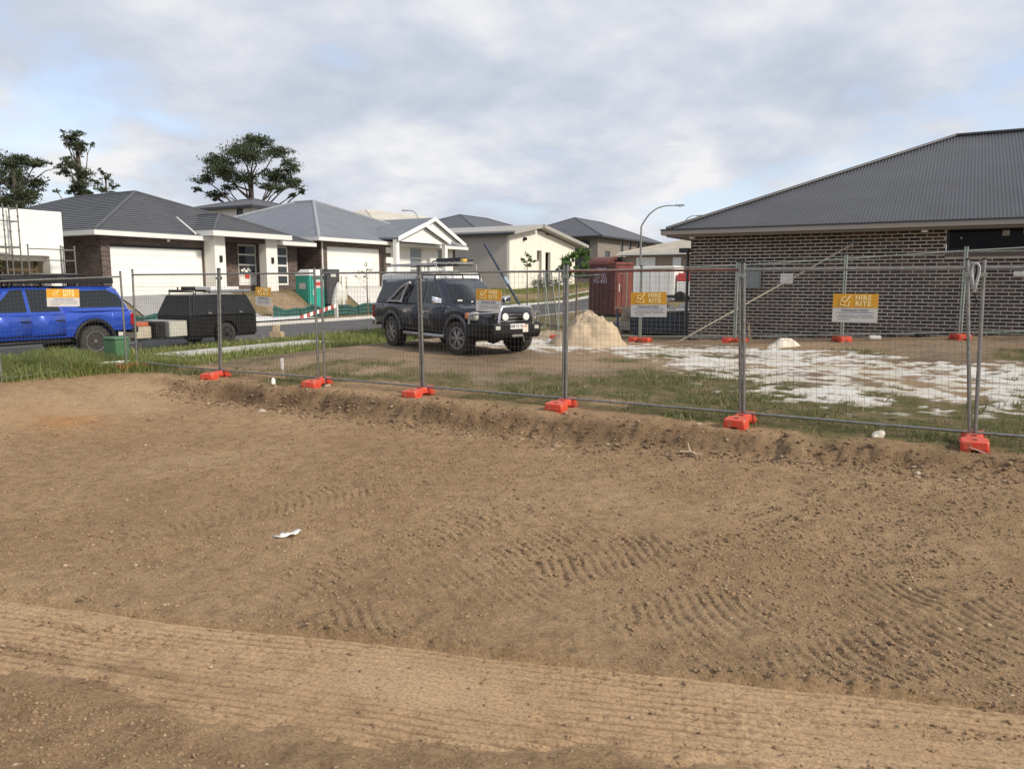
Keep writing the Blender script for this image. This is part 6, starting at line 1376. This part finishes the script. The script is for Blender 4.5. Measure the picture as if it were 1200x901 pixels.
# black enclosed trailer behind it
def trailer():
    v0, v1 = 14.75, 17.2; u1, u0 = -19.05, -20.5; g = float(road_h(16))+0.03
    t = thing('box_trailer', 'black enclosed trailer with sloping lift-up sides and boards on its roof rack', 'trailer', ((u0+u1)/2, (v0+v1)/2, g)); L = (v1-v0)/2; w = (u1-u0)/2   # local x = u, y = v
    m_ = MB(); m_.box(-w, w, -L, L, 0.31, 0.90); m_.build('tub', M_BLACKP, t, bevel=0.015)
    m_ = MB(); m_.hexa([(-w-0.02, -L-0.02, 0.905), (w+0.02, -L-0.02, 0.905), (w+0.02, L+0.02, 0.905), (-w-0.02, L+0.02, 0.905)], [(-w*0.72, -L*0.86, 1.50), (w*0.72, -L*0.86, 1.50), (w*0.72, L*0.86, 1.50), (-w*0.72, L*0.86, 1.50)]); m_.build('canopy', mat('canopy_black', (0.013, 0.013, 0.014), 0.5, 0, 0.3, 3, spec=0.3), t, bevel=0.02)
    for s in (1, -1):      # lift-up side doors standing proud of the slope, ribbed
        for y0, y1 in ((-L*0.92, -0.02), (0.02, L*0.92)):
            m_ = MB(); m_.hexa([(s*(w+0.021), y0, 0.92), (s*(w+0.045), y0, 0.92), (s*(w+0.045), y1, 0.92), (s*(w+0.021), y1, 0.92)], [(s*(w*0.74+0.02), y0*0.87, 1.47), (s*(w*0.74+0.045), y0*0.87, 1.47), (s*(w*0.74+0.045), y1*0.87, 1.47), (s*(w*0.74+0.02), y1*0.87, 1.47)]); d = m_.build('side_door', M_BLACKP, t, bevel=0.008)
            m_ = MB(); m_.box(s*(w+0.045), s*(w+0.075), (y0+y1)/2-0.06, (y0+y1)/2+0.06, 0.95, 1.01); m_.build('latch', M_ALLOY, d)
        m_ = MB(); m_.weld = True; pts = [(s*(w+0.11), 0.0+0.40*math.cos(q), 0.36+0.40*math.sin(q)) for q in np.linspace(0.05, PI-0.05, 12)]
        for i in range(11): a, b = pts[i], pts[i+1]; m_.quad((s*w, a[1], a[2]), a, b, (s*w, b[1], b[2]))
        o = m_.build('mudguard', M_BLACK, t, smooth=40); md = o.modifiers.new('thick', 'SOLIDIFY'); md.thickness = 0.012
    m_ = MB(); m_.box(-w*0.9, w*0.9, -L, L, 0.24, 0.31); m_.build('chassis', M_BLACK, t)
    wm = wheel_meshes(0.335, 0.21, M_BLACK, 'plain')
    for s in (1, -1):
        e = link('wheel', wm[2], t, (s*(w-0.03), 0.0, 0.335), (0, 0, -PI/2 if s > 0 else PI/2)); link('tyre', wm[0], e); link('rim', wm[1], e)
    m_ = MB(); m_.tube((-0.4, -L, 0.28), (0, -L-1.55, 0.30), 0.04, n=6); m_.tube((0.4, -L, 0.28), (0, -L-1.55, 0.30), 0.04, n=6); m_.tube((0, -L-1.5, 0.31), (0, -L-1.75, 0.36), 0.05, n=8); m_.build('drawbar', M_GALV, t)
    m_ = MB(); m_.tube((0.12, -L-1.2, 0.02), (0.12, -L-1.2, 0.6), 0.03, n=8); m_.build('jockey_stand', M_GALV, t)
    m_ = MB(); m_.box(-0.55, 0.62, -L-0.62, -L-0.03, 0.34, 0.79); tb = m_.build('tool_box', mat('box_grey', (0.40, 0.40, 0.36), 0.5, 0.2, 0.1, 4), t, bevel=0.01)
    m_ = MB(); m_.box(0.62, 0.635, -L-0.6, -L-0.05, 0.36, 0.76); m_.build('tool_box_door', mat('box_cream', (0.50, 0.49, 0.42), 0.5, 0.1, 0.08), tb)
    m_ = MB(); m_.box(-0.4, 0.5, -L-0.95, -L-0.66, 0.34, 0.78); m_.build('gas_locker', M_BLACK, t, bevel=0.02)
    m_ = MB(); m_.box(-0.25, 0.35, -L-1.45, -L-1.0, 0.34, 0.66); cr = m_.build('timber_crate', mat('crate_pale', (0.46, 0.41, 0.32), 0.8), t, bevel=0.005)
    m_ = MB(); m_.box(-0.2, 0.3, -L-1.4, -L-1.02, 0.66, 0.78); m_.build('orange_cover', mat('cover_orange', (0.48, 0.12, 0.06), 0.6), cr, bevel=0.03)
    # roof rack with boards and folded awning
    for y in (-L*0.75, 0, L*0.75): m_ = MB(); m_.path([(-w*0.75, y, 1.48), (-w*0.75, y, 1.60), (w*0.75, y, 1.60), (w*0.75, y, 1.48)], 0.018, 6); m_.build('rack_bar', M_BLACK, t, smooth=40)
    m_ = MB(); m_.box(-w*0.6, w*0.55, -L*0.15, L*0.72, 1.625, 1.75); m_.build('white_board', M_FASCIA, t, bevel=0.02)
    m_ = MB(); m_.hexa([(w*0.62, -L*0.3, 1.56), (w*0.85, -L*0.3, 1.56), (w*0.85, L*0.95, 1.58), (w*0.62, L*0.95, 1.58)], [(w*0.62, -L*0.3, 1.65), (w*0.85, -L*0.3, 1.65), (w*0.85, L*0.95, 1.67), (w*0.62, L*0.95, 1.67)]); m_.build('rolled_awning', mat('awning_grey', (0.20, 0.20, 0.22), 0.5), t, bevel=0.03)
    m_ = MB(); m_.path([(w*0.3, -L*1.02, 1.64), (w*0.3, -L*0.2, 1.64)], 0.02, 6); m_.path([(0, -L*1.02, 1.64), (0, -L*0.3, 1.64)], 0.02, 6); m_.path([(-0.1, -L*1.02, 1.64), (w*0.4, -L*1.02, 1.64), (w*0.4, -L*1.02, 1.74)], 0.025, 6); m_.box(0.0, 0.25, -L*0.75, -L*0.5, 1.63, 1.75); m_.build('ladder_end', M_BLACK, t)
    m_ = MB(); m_.box(w*0.4, w*0.75, L+0.03, L+0.06, 0.55, 0.68); m_.build('rear_lamp', mat('red_lamp', (0, 0, 0)), t)
    return t
trailer()
u, v = on_h(266+12, 404, -0.08); u, v = -18.75, 17.75; t = thing('timber_blocks', 'pair of cut timber chock blocks on the kerb behind the black trailer', 'blocks', (u, v, 0.03), 0.3)
m_ = MB(); m_.box(-0.2, 0.2, -0.12, 0.12, 0, 0.2); m_.build('block', M_TIMBER, t, bevel=0.01); m_ = MB(); m_.box(-0.1, 0.1, -0.1, 0.08, 0.2, 0.42); m_.build('block', M_TIMBER, t, bevel=0.01, loc=(-0.06, 0, 0), rot=(0.1, 0.15, 0.3))
# white van parked behind the navy ute
def van():
    pr = on_h(437, 391, 0.08); back = Vector((pr[0], pr[1], 0)); a2 = ang+0.02; d = Vector((math.cos(a2), math.sin(a2), 0)); l = Vector((-d.y, d.x, 0))
    o = back+d*2.75+l*0.95; t = thing('parked_van', 'white van with laden roof rack parked behind the navy ute', 'van', (o.x, o.y, surf(o.x, o.y)), a2); R = 0.33; fa, ra = 1.45, -1.25; fr, re = 2.25, -2.27
    def zb(x):
        for c in (fa, ra):
            if abs(x-c) < R+0.08: return max(0.34, R+math.sqrt(max((R+0.08)**2-(x-c)**2, 0)))
        return 0.34
    def zt(x):
        if x > 1.75: return 1.05+0.10*(fr-x)/0.5
        if x > 1.0: return 1.15+(2.03-1.15)*(1.75-x)/0.75
        return 2.05-0.02*abs(x)
    wf = lambda x: 0.86-0.12*max(0, (x-1.6)/0.65)**2
    xs = sorted(set([round(q, 3) for q in np.arange(re, fr+0.001, 0.06)]+[fr]))
    body_loft(zb, zt, wf, xs, 0.05, 0.06).build('body', mat('van_white', (0.72, 0.72, 0.70), 0.35, 0, 0.05, 2, coat=0.3, dirt=0.15), t, smooth=38)
    wm = wheel_meshes(R, 0.2, M_ALLOY, 'plain')
    for x in (fa, ra):
        for y in (0.76, -0.76): add_wheel(t, wm, x, y, R)
    for s in (1, -1):
        for x0, x1, n_ in ((-2.15, -0.75, 'rear_quarter_window'), (-0.68, 0.45, 'side_window'), (0.52, 1.2, 'front_window')):
            m_ = MB(); m_.hexa([(x0, s*0.855, 1.18), (x1, s*0.855, 1.18), (x1, s*0.865, 1.18), (x0, s*0.865, 1.18)], [(x0, s*0.835, 1.82), (x1-0.05, s*0.835, 1.82), (x1-0.05, s*0.845, 1.82), (x0, s*0.845, 1.82)]); m_.build(n_, M_GLASS, t)
        m_ = MB(); m_.box(re-0.015, re+0.1, s*0.72, s*0.87, 0.95, 1.35) if s > 0 else m_.box(re-0.015, re+0.1, -0.87, -0.72, 0.95, 1.35); m_.build('tail_lamp', mat('red_lamp', (0, 0, 0)), t)
        m_ = MB(); y0, y1 = sorted((s*0.86, s*1.0)); m_.box(1.15, 1.3, y0, y1, 1.15, 1.38); m_.build('mirror', M_BLACK, t, bevel=0.02)
        m_ = MB(); m_.path([(-2.1, s*0.72, 2.10), (-2.1, s*0.72, 2.26), (1.0, s*0.72, 2.26), (1.0, s*0.72, 2.10)], 0.02, 6); m_.build('rack_rail', M_ALLOY, t, smooth=40)
    m_ = MB(); m_.box(re-0.14, re+0.02, -0.82, 0.82, 0.40, 0.62); m_.build('rear_bumper', M_FASCIA, t, bevel=0.03)
    m_ = MB(); m_.box(re-0.012, re+0.004, -0.68, 0.68, 1.2, 1.85); m_.build('rear_window', M_GLASS, t)
    m_ = MB(); m_.box(1.62, 1.66, -0.6, 0.6, 1.25, 1.6)
    for x in (-1.8, -0.9, 0.0, 0.8): m_ = MB(); m_.path([(x, -0.72, 2.26), (x, 0.72, 2.26)], 0.02, 6); m_.build('rack_bar', M_BLACK, t)
    for y in (-0.5, -0.1): m_ = MB(); m_.path([(-2.2, y, 2.30), (2.0, y, 2.30)], 0.026, 6); m_.build('ladder_rail', M_ALLOY, t)
    for k in range(12): m_ = MB(); m_.tube((-2.1+k*0.35, -0.5, 2.30), (-2.1+k*0.35, -0.1, 2.30), 0.015, n=6); m_.build('ladder_rung', M_ALLOY, t)
    m_ = MB(); m_.box(-0.3, 1.1, 0.05, 0.30, 2.38, 2.48); m_.build('black_tube', M_BLACK, t, bevel=0.03)
    m_ = MB(); m_.box(1.80, 1.95, -0.4, -0.25, 2.32, 2.41); m_.build('yellow_case', mat('case_yellow', (0.62, 0.42, 0.06), 0.5), t, bevel=0.02)
    for k in range(5): m_ = MB(); m_.path([(0.0+k*0.35, -0.3, 2.27), (0.12+k*0.35, -0.3, 2.38), (0.2+k*0.35, 0.2, 2.38)], 0.025, 6); m_.build('rack_clamp', M_BLACK, t)
van()
# white truck on the street beyond, nose behind the brick house
def truck():
    a, b = on_h(735, 352, 0.33), None; v = 54.0; z = float(road_h(v))+0.05
    u0 = on_v(736, 330, v)[0]; u1 = on_v(790, 330, v)[0]; t = thing('box_truck', 'white box truck with red cab roof parked beyond the lot', 'truck', ((u0+u1)/2, v+1.1, z)); x0, x1 = -(u1-u0)/2, (u1-u0)/2
    m_ = MB(); m_.box(x0, x1, -1.1, 1.1, 0.55, on_v(760, 312, v)[1]-z); m_.build('cargo_box', M_WHITE, t, bevel=0.03)
    for i in range(5): m_ = MB(); xx = x0+(x1-x0)*(i+0.5)/5; m_.box(xx-0.02, xx+0.02, -1.12, -1.101, 0.6, 2.3); m_.build('box_rib', M_FASCIA, t)
    m_ = MB(); m_.hexa([(x1+0.15, -1.0, 0.5), (x1+1.9, -1.0, 0.5), (x1+1.9, 1.0, 0.5), (x1+0.15, 1.0, 0.5)], [(x1+0.15, -0.95, 1.55), (x1+1.8, -0.95, 1.5), (x1+1.8, 0.95, 1.5), (x1+0.15, 0.95, 1.55)]); m_.build('cab', M_WHITE, t, bevel=0.06)
    m_ = MB(); m_.hexa([(x1+0.15, -0.94, 1.56), (x1+1.75, -0.94, 1.52), (x1+1.75, 0.94, 1.52), (x1+0.15, 0.94, 1.56)], [(x1+0.2, -0.85, 2.15), (x1+1.35, -0.85, 2.1), (x1+1.35, 0.85, 2.1), (x1+0.2, 0.85, 2.15)]); m_.build('cab_roof', mat('cab_red', (0.50, 0.05, 0.045), 0.4), t, bevel=0.05)
    wm = wheel_meshes(0.42, 0.26, M_BLACK, 'plain')
    for x in (x1+0.45, x0+0.9):
        for y in (-0.95, 0.95): add_wheel(t, wm, x, y, 0.42)
    m_ = MB(); m_.box(x0, x1+1.7, -0.45, 0.45, 0.4, 0.55); m_.build('chassis', M_BLACK, t)
truck()

# ------------------------------------------------------------------ far verge: bin, sacks, silt fence, barrier
g = on_u(388, 364, -28.2); t = thing('grey_cabinet', 'dark grey upright site cabinet beside the teal toilet', 'cabinet', (-28.6, g[0]+0.25, float(lot_h(-28.6, g[0]))), -0.1)
a = MB(); a.box(-0.45, 0.45, -0.42, 0.42, 0.1, 1.9); a.build('housing', mat('cabinet_grey', (0.065, 0.066, 0.072), 0.5, 0, 0.1, 3), t, bevel=0.02)
a = MB(); a.box(0.451, 0.475, -0.36, 0.36, 0.2, 1.8); a.build('door', mat('cabinet_grey', (0, 0, 0)), t, bevel=0.01); a = MB(); a.box(0.476, 0.482, -0.2, 0.15, 1.5, 1.65); a.build('notice', M_SIGNW, t); a = MB(); a.box(-0.4, 0.4, -0.4, 0.4, 0, 0.1); a.build('plinth', M_BLACK, t)
for k, (px_, lb) in enumerate(((396, 'white bulk sack hanging beside the grey cabinet'), (402, 'narrow white bulk sack next to the young street tree'))):
    g = on_u(px_, 364, -28.0); o = rock('bulk_sack', lb, 'sack', -28.0, g[0], 0.42-0.08*k, mat('sack_white', (0.68, 0.68, 0.63), 0.8, 0, 0.1, 4), (0.7, 0.65, 1.9), 20+k, float(lot_h(-28.0, g[0]))+0.55); o['group'] = 'white sacks on the far verge'
    a = MB(); a.tube((-27.8, g[0]+0.1, float(lot_h(-28, g[0]))), (-27.8, g[0]+0.1, float(lot_h(-28, g[0]))+1.9), 0.03, n=6); tag(a.build('timber_stake', M_TIMBER), ('timber stake holding the white bulk sack', 'second timber stake beside the narrow white sack')[k], 'stake')
def silt(label, v0, v1, u, h=0.62):
    n = int((v1-v0)/0.25); z = lambda v: float(lot_h(u, v)); t = thing('silt_fence', label, 'silt fence', (u, v0, z(v0)), group='green silt fencing'); m_ = MB()
    for i in range(n):
        a, b = v0+(v1-v0)*i/n, v0+(v1-v0)*(i+1)/n; sg = lambda v: h-0.16*abs(math.sin((v-v0)*1.25))-0.05*math.sin(v*5); wb = lambda v, q: 0.06*math.sin(v*3.1)*q+0.03*math.sin(v*9)
        for j in range(3):
            q0, q1 = j/3, (j+1)/3; m_.quad((wb(a, q0), a-v0, z(a)-z(v0)+sg(a)*q0), (wb(b, q0), b-v0, z(b)-z(v0)+sg(b)*q0), (wb(b, q1), b-v0, z(b)-z(v0)+sg(b)*q1), (wb(a, q1), a-v0, z(a)-z(v0)+sg(a)*q1))
    o = m_.build('cloth', mat('silt_green', (0.03, 0.10, 0.085), 0.7, 0, 0.25, 3), t, smooth=60); md = o.modifiers.new('thick', 'SOLIDIFY'); md.thickness = 0.006
    for v in np.arange(v0, v1+0.1, 2.5): a = MB(); a.box(-0.05, -0.02, v-v0-0.018, v-v0+0.018, z(v)-z(v0)-0.1, z(v)-z(v0)+h+0.15); a.build('stake', M_TIMBER, t)
va = on_u(320, 366, -27.6)[0]; vb = on_u(437, 364, -27.6)[0]
silt('sagging green silt fence in front of the teal toilet', va, on_u(395, 366, -27.6)[0], -27.6); silt('green silt fence in front of the young street tree', on_u(397, 366, -27.6)[0], vb+2, -27.6)
silt('green silt fence by the garage of the brown brick house', 18.2, 20.0, -27.6)
A = Vector((KF-0.45, on_u(352, 378, KF-0.45)[0], 0.05)); B = Vector((KF-0.45, on_u(394, 366, KF-0.45)[0], 0.55)); t = thing('barrier_board', 'red and white striped barrier board propped at the far kerb', 'barrier', tuple(A))
D = B-A; n = 12
for i in range(n):
    p, q = D*(i/n), D*((i+1)/n); m_ = MB(); m_.hexa([p, p+Vector((0.03, 0, 0)), q+Vector((0.03, 0, 0)), q], [p+Vector((0, 0, 0.18)), p+Vector((0.03, 0, 0.18)), q+Vector((0.03, 0, 0.18)), q+Vector((0, 0, 0.18))]); m_.build('stripe', M_WHITE if i % 2 else mat('stripe_red', (0.42, 0.06, 0.05), 0.6), t)
m_ = MB(); m_.box(D.x-0.1, D.x+0.1, D.y-0.03, D.y+0.03, -0.1, D.z+0.16); m_.build('leg', M_FASCIA, t)
# heap of orange clay by the portico
e = on_u(318, 350, -29.3); 
def clay_heap():
    o = heap('soil_heap', 'low heap of tan soil in front of the white portico columns', -28.9, e[0]+0.3, 1.3, 0.30, mat('tan_soil', (0.27, 0.19, 0.12), 0.95, 0, 0.2, 3, bump=0.4), 17, 0.9, 40, 16); o['category'] = 'soil heap'; return o
clay_heap()
# ------------------------------------------------------------------ street lamps
def lamp(label, px_, y_top, dist, x_arm):
    r_ = ray(px_, y_top); k_ = dist/math.hypot(r_[0], r_[1]); u, v = r_[0]*k_, r_[1]*k_; zb_ = float(lot_h(u, v)); zt_ = CH+r_[2]*k_; t = thing('street_lamp', label, 'street lamp', (u, v, zb_), group='street lamps'); H = zt_-zb_
    arm = (x_arm-px_)/F*dist; d = Vector((ca, sa, 0)); hh = H-1.6
    a = MB(); a.path([(0, 0, 0), (0, 0, hh*0.5), (0, 0, hh)], [0.10, 0.085, 0.07], 10); a.build('pole', M_GALV, t, smooth=50)
    pts = [Vector((0, 0, hh))+d*(arm*q)+Vector((0, 0, 1.6*(1-(1-q)**3.2))) for q in np.linspace(0, 1, 14)]; a = MB(); a.path([tuple(p) for p in pts], [0.065-0.025*i/13 for i in range(14)], 8); a.build('arm', M_GALV, t, smooth=50)
    e = pts[-1]; s = math.copysign(1, arm); a = MB(); l = d*s; w = Vector((-sa, ca, 0))*0.13
    a.hexa([e-w*0.6+Vector((0, 0, -0.05)), e+w*0.6+Vector((0, 0, -0.05)), e+l*0.75+w+Vector((0, 0, -0.02)), e+l*0.75-w+Vector((0, 0, -0.02))], [e-w*0.5+Vector((0, 0, 0.07)), e+w*0.5+Vector((0, 0, 0.07)), e+l*0.7+w*0.8+Vector((0, 0, 0.09)), e+l*0.7-w*0.8+Vector((0, 0, 0.09))]); hd = a.build('lamp_head', M_GALV, t, bevel=0.02)
    c = e+l*0.42+Vector((0, 0, -0.06)); a = MB(); a.box(c.x-0.14, c.x+0.14, c.y-0.1, c.y+0.1, c.z-0.03, c.z+0.03); a.build('lens', M_FASCIA, hd)
lamp('tall curved arm street lamp beside the tan brick house', 752, 241, 62, 790); lamp('distant street lamp whose arm shows above the dark brick house corner', 799, 253, 95, 815); lamp('distant street lamp whose curved arm shows over the metal roof', 493, 247, 85, 479)
# ------------------------------------------------------------------ trees
def leaf_mat(name, a, b, c):
    return grass_mat(name, [(0, a), (0.5, b), (1, c)])
ML_GUM = leaf_mat('gum_leaf', (0.035, 0.050, 0.026), (0.062, 0.082, 0.040), (0.11, 0.13, 0.065)); ML_LIME = leaf_mat('lime_leaf', (0.05, 0.10, 0.025), (0.10, 0.18, 0.045), (0.16, 0.25, 0.07))
M_BARK = mat('gum_bark', (0.17, 0.135, 0.11), 0.9, 0, 0.35, 2, bump=0.4, bscale=10); M_BARKD = mat('dark_bark', (0.06, 0.048, 0.04), 0.9, 0, 0.3, 2)
def tree(name, label, base, top_trunk, clumps, leaf_m, bark_m, per, ls, tr=0.35, seed=1, group=None, lean=(0, 0)):
    """clumps: (x, y, z, rx, rz) relative to base; limbs run from the trunk to every clump"""
    t = thing(name, label, 'tree', base, 0, group); rg = random.Random(seed); rn = np.random.default_rng(seed)
    tk = MB(); pts = [Vector((lean[0]*q+0.15*math.sin(q*5+seed)*tr, lean[1]*q, top_trunk*q)) for q in np.linspace(0, 1, 8)]
    tk.path([tuple(p) for p in pts], [tr*(1-0.55*q) for q in np.linspace(0, 1, 8)], 9); tko = tk.build('trunk', bark_m, t, smooth=60)
    lb = MB()
    for (x, y, z, rx, rz_) in clumps:
        q = min(0.98, max(0.30, (z-0.42*math.hypot(x, y)-0.4*rz_)/top_trunk*rg.uniform(0.75, 1.0))); s = pts[0].lerp(pts[-1], q); e_ = Vector((x, y, z-rz_*0.2)); m1 = s.lerp(e_, 0.4)+Vector((rg.uniform(-.3, .3), rg.uniform(-.3, .3), -0.08*(e_-s).length)); m2 = s.lerp(e_, 0.75)+Vector((rg.uniform(-.25, .25), rg.uniform(-.25, .25), 0))
        r = tr*0.42*(1-0.5*q); lb.path([tuple(s), tuple(m1), tuple(m2), tuple(e_)], [r, r*0.7, r*0.45, r*0.2], 6)
        for k in range(4):
            d = Vector((rg.gauss(0, 1)*rx, rg.gauss(0, 1)*rx, rg.gauss(0.3, 0.6)*rz_))*0.7; lb.path([tuple(m2.lerp(e_, 0.5)), tuple(e_+d*0.5), tuple(e_+d)], [r*0.3, r*0.2, r*0.08], 4)
    lb.build('limbs', bark_m, tko, smooth=60)
    C = []
    for (x, y, z, rx, rz_) in clumps:
        n = int(per*rx*rx*(0.6+0.4*rz_/rx)); k = max(5, int(n/38)+4)
        sub = rn.normal(0, 1, (k, 3)); sub /= np.linalg.norm(sub, axis=1)[:, None]; sub *= rn.uniform(0.1, 1.2, (k, 1)); sub = sub*np.array([rx, rx, rz_])+np.array([x, y, z])
        idx = rn.integers(0, k, n); p = sub[idx]+rn.normal(0, 0.17, (n, 3))*np.array([rx, rx, rz_*0.8])*rn.uniform(0.5, 1.9, (k, 1))[idx]; C.append(p)
    P = np.concatenate(C); n = len(P); a = rn.normal(0, 1, (n, 3)); a[:, 2] -= 0.4; a /= np.linalg.norm(a, axis=1)[:, None]; b = np.cross(a, rn.normal(0, 1, (n, 3))); b /= np.linalg.norm(b, axis=1)[:, None]; L = ls*rn.uniform(0.6, 1.4, (n, 1)); w = L*rn.uniform(0.28, 0.5, (n, 1))
    V4 = np.stack([P-a*L/2, P+b*w/2, P+a*L/2, P-b*w/2], 1).reshape(-1, 3); k = np.arange(n)*4
    o = link('crown', np_mesh('crown', V4, np.stack([k, k+1, k+2, k+3], 1), leaf_m, False, dict(tone=np.repeat(rn.uniform(0, 1, n), 4)))); o.parent = t; return t
def px_tree(name, label, dist, base_px, clump_px, leaf_m, bark_m, per, ls, tr, seed, top_y, group='gum trees behind the houses', base_z=None, depth=1.0):
    """clumps given as picture positions and radii, turned into metres at the tree's distance"""
    rg = random.Random(seed); ym = sum(c[1] for c in clump_px)/len(clump_px); fw = lambda x, y: (lambda r: (r[0]*ca+r[1]*sa, -r[0]*sa+r[1]*ca, r[2]))(ray(x, y)); q_ = fw(base_px, ym); X = q_[0]/q_[1]*dist; u, v = X*ca-dist*sa, X*sa+dist*ca; zb_ = float(lot_h(u, v)) if base_z is None else base_z; s = dist/F/q_[1]; H = lambda y: CH+fw(base_px, y)[2]/fw(base_px, y)[1]*dist-zb_
    cl = []
    for (x, y, rx, ry) in clump_px:
        dx = (x-base_px)*s; dd = rg.uniform(-1, 1)*depth*3.0; cl.append((dx*ca-dd*sa, dx*sa+dd*ca, H(y), rx*s*0.92, ry*s*0.92))
    return tree(name, label, (u, v, zb_), H(top_y), cl, leaf_m, bark_m, per, ls, tr, seed, group)
big = [(262, 192, 17, 9), (283, 176, 18, 10), (305, 166, 16, 8), (325, 178, 16, 9), (338, 194, 12, 10), (300, 186, 22, 12), (270, 204, 18, 9), (318, 205, 20, 10), (289, 212, 17, 8), (246, 212, 12, 6), (240, 225, 11, 6), (232, 222, 6, 4), (254, 226, 8, 4), (345, 216, 12, 6), (352, 222, 6, 4), (333, 224, 10, 4), (298, 163, 9, 5), (250, 195, 10, 6), (342, 228, 6, 3), (262, 218, 8, 4), (310, 218, 10, 4)]
px_tree('gum_tree', 'broad umbrella crowned gum tree standing alone behind the rooftops', 92, 293, big, ML_GUM, M_BARKD, 1150, 0.26, 0.55, 3, 205)
l1 = [(-20, 205, 28, 22), (5, 190, 20, 12), (18, 185, 16, 7), (30, 188, 14, 5), (10, 210, 20, 12), (28, 212, 14, 9), (38, 205, 9, 6), (48, 190, 10, 4), (56, 192, 5, 3), (25, 228, 16, 8), (8, 230, 18, 9), (36, 225, 9, 6), (-30, 180, 18, 8), (15, 240, 22, 7), (-15, 235, 22, 8), (50, 212, 4, 3)]
px_tree('gum_tree', 'dense spreading gum tree behind the white parapet building', 80, 16, l1, ML_GUM, M_BARKD, 950, 0.25, 0.42, 5, 200, depth=0.8)
l2 = [(88, 163, 9, 5), (98, 160, 8, 5), (80, 168, 8, 4), (104, 172, 8, 4), (92, 174, 10, 5), (112, 170, 4, 3), (85, 156, 3, 2), (94, 181, 5, 3), (90, 195, 11, 8), (98, 205, 11, 8), (84, 205, 8, 6), (102, 217, 10, 7), (92, 220, 10, 6), (77, 223, 8, 5), (72, 226, 4, 3), (106, 228, 7, 5), (76, 186, 4, 3), (80, 192, 3, 3), (95, 228, 12, 5)]
px_tree('gum_tree', 'tall thin gum tree with a separate tuft high above its lower crown', 85, 92, l2, ML_GUM, M_BARK, 1400, 0.23, 0.36, 7, 168, depth=0.5)
l3 = [(121, 202, 5, 4), (128, 208, 6, 5), (118, 215, 6, 5), (130, 218, 6, 5), (124, 224, 8, 5), (132, 226, 5, 3), (116, 221, 4, 3)]
px_tree('gum_tree', 'small narrow gum tree just right of the thin two tiered one', 95, 124, l3, ML_GUM, M_BARK, 1200, 0.23, 0.22, 9, 205, depth=0.3)
px_tree('gum_tree', 'low dark tree top peeping above the roof of the brown brick house', 95, 52, [(52, 245, 5, 3), (54, 241, 3, 2)], ML_GUM, M_BARK, 300, 0.35, 0.2, 10, 244, depth=0.3)
# young street trees
st = [(680, 298, 11, 8), (670, 304, 10, 7), (690, 304, 8, 7), (662, 311, 9, 5), (682, 313, 11, 6), (672, 319, 10, 5), (655, 316, 5, 4), (691, 316, 6, 5)]
px_tree('street_tree', 'leafy bright green young tree beside the maroon toilet', 36, 676, st, ML_LIME, M_BARK, 1300, 0.21, 0.055, 12, 312, 'young street trees', depth=0.35)
px_tree('street_tree', 'sparse young tree before the cream rendered house', 52, 618, [(617, 300, 5, 4), (613, 305, 5, 3), (622, 306, 5, 3), (618, 311, 5, 3)], ML_LIME, M_BARK, 900, 0.22, 0.05, 13, 306, 'young street trees', depth=0.2)
px_tree('street_tree', 'sparse sapling in front of the white garage door beyond the navy ute', 41, 430, [(430, 311, 4, 3), (424, 316, 4, 3), (433, 317, 5, 3), (418, 324, 5, 3), (428, 325, 4, 2), (420, 318, 3, 2)], ML_GUM, M_BARK, 260, 0.15, 0.04, 14, 318, 'young street trees', depth=0.15)
# hedge plant in front of the white building
px_tree('shrub', 'small green bush at the foot of the scaffold tower', 28.5, 2, [(0, 305, 9, 7), (6, 312, 8, 6), (-6, 314, 9, 7)], ML_LIME, M_BARK, 500, 0.12, 0.04, 15, 318, 'garden shrubs', depth=0.1)
hv = [(57.0, 0.5), (58.2, 0.6), (59.6, 0.5), (61.0, 0.55), (62.6, 0.6)]
for k, (v, r) in enumerate(hv): tree('hedge_shrub', 'low clipped shrub along the front of the cream rendered house', (-30.2, v, float(lot_h(-30.2, v))), 0.5, [(0, 0, 0.45, r, 0.42), (0.1, 0.3, 0.4, r*0.7, 0.35)], ML_GUM, M_BARK, 900, 0.12, 0.03, 30+k, 'shrubs before the cream house')
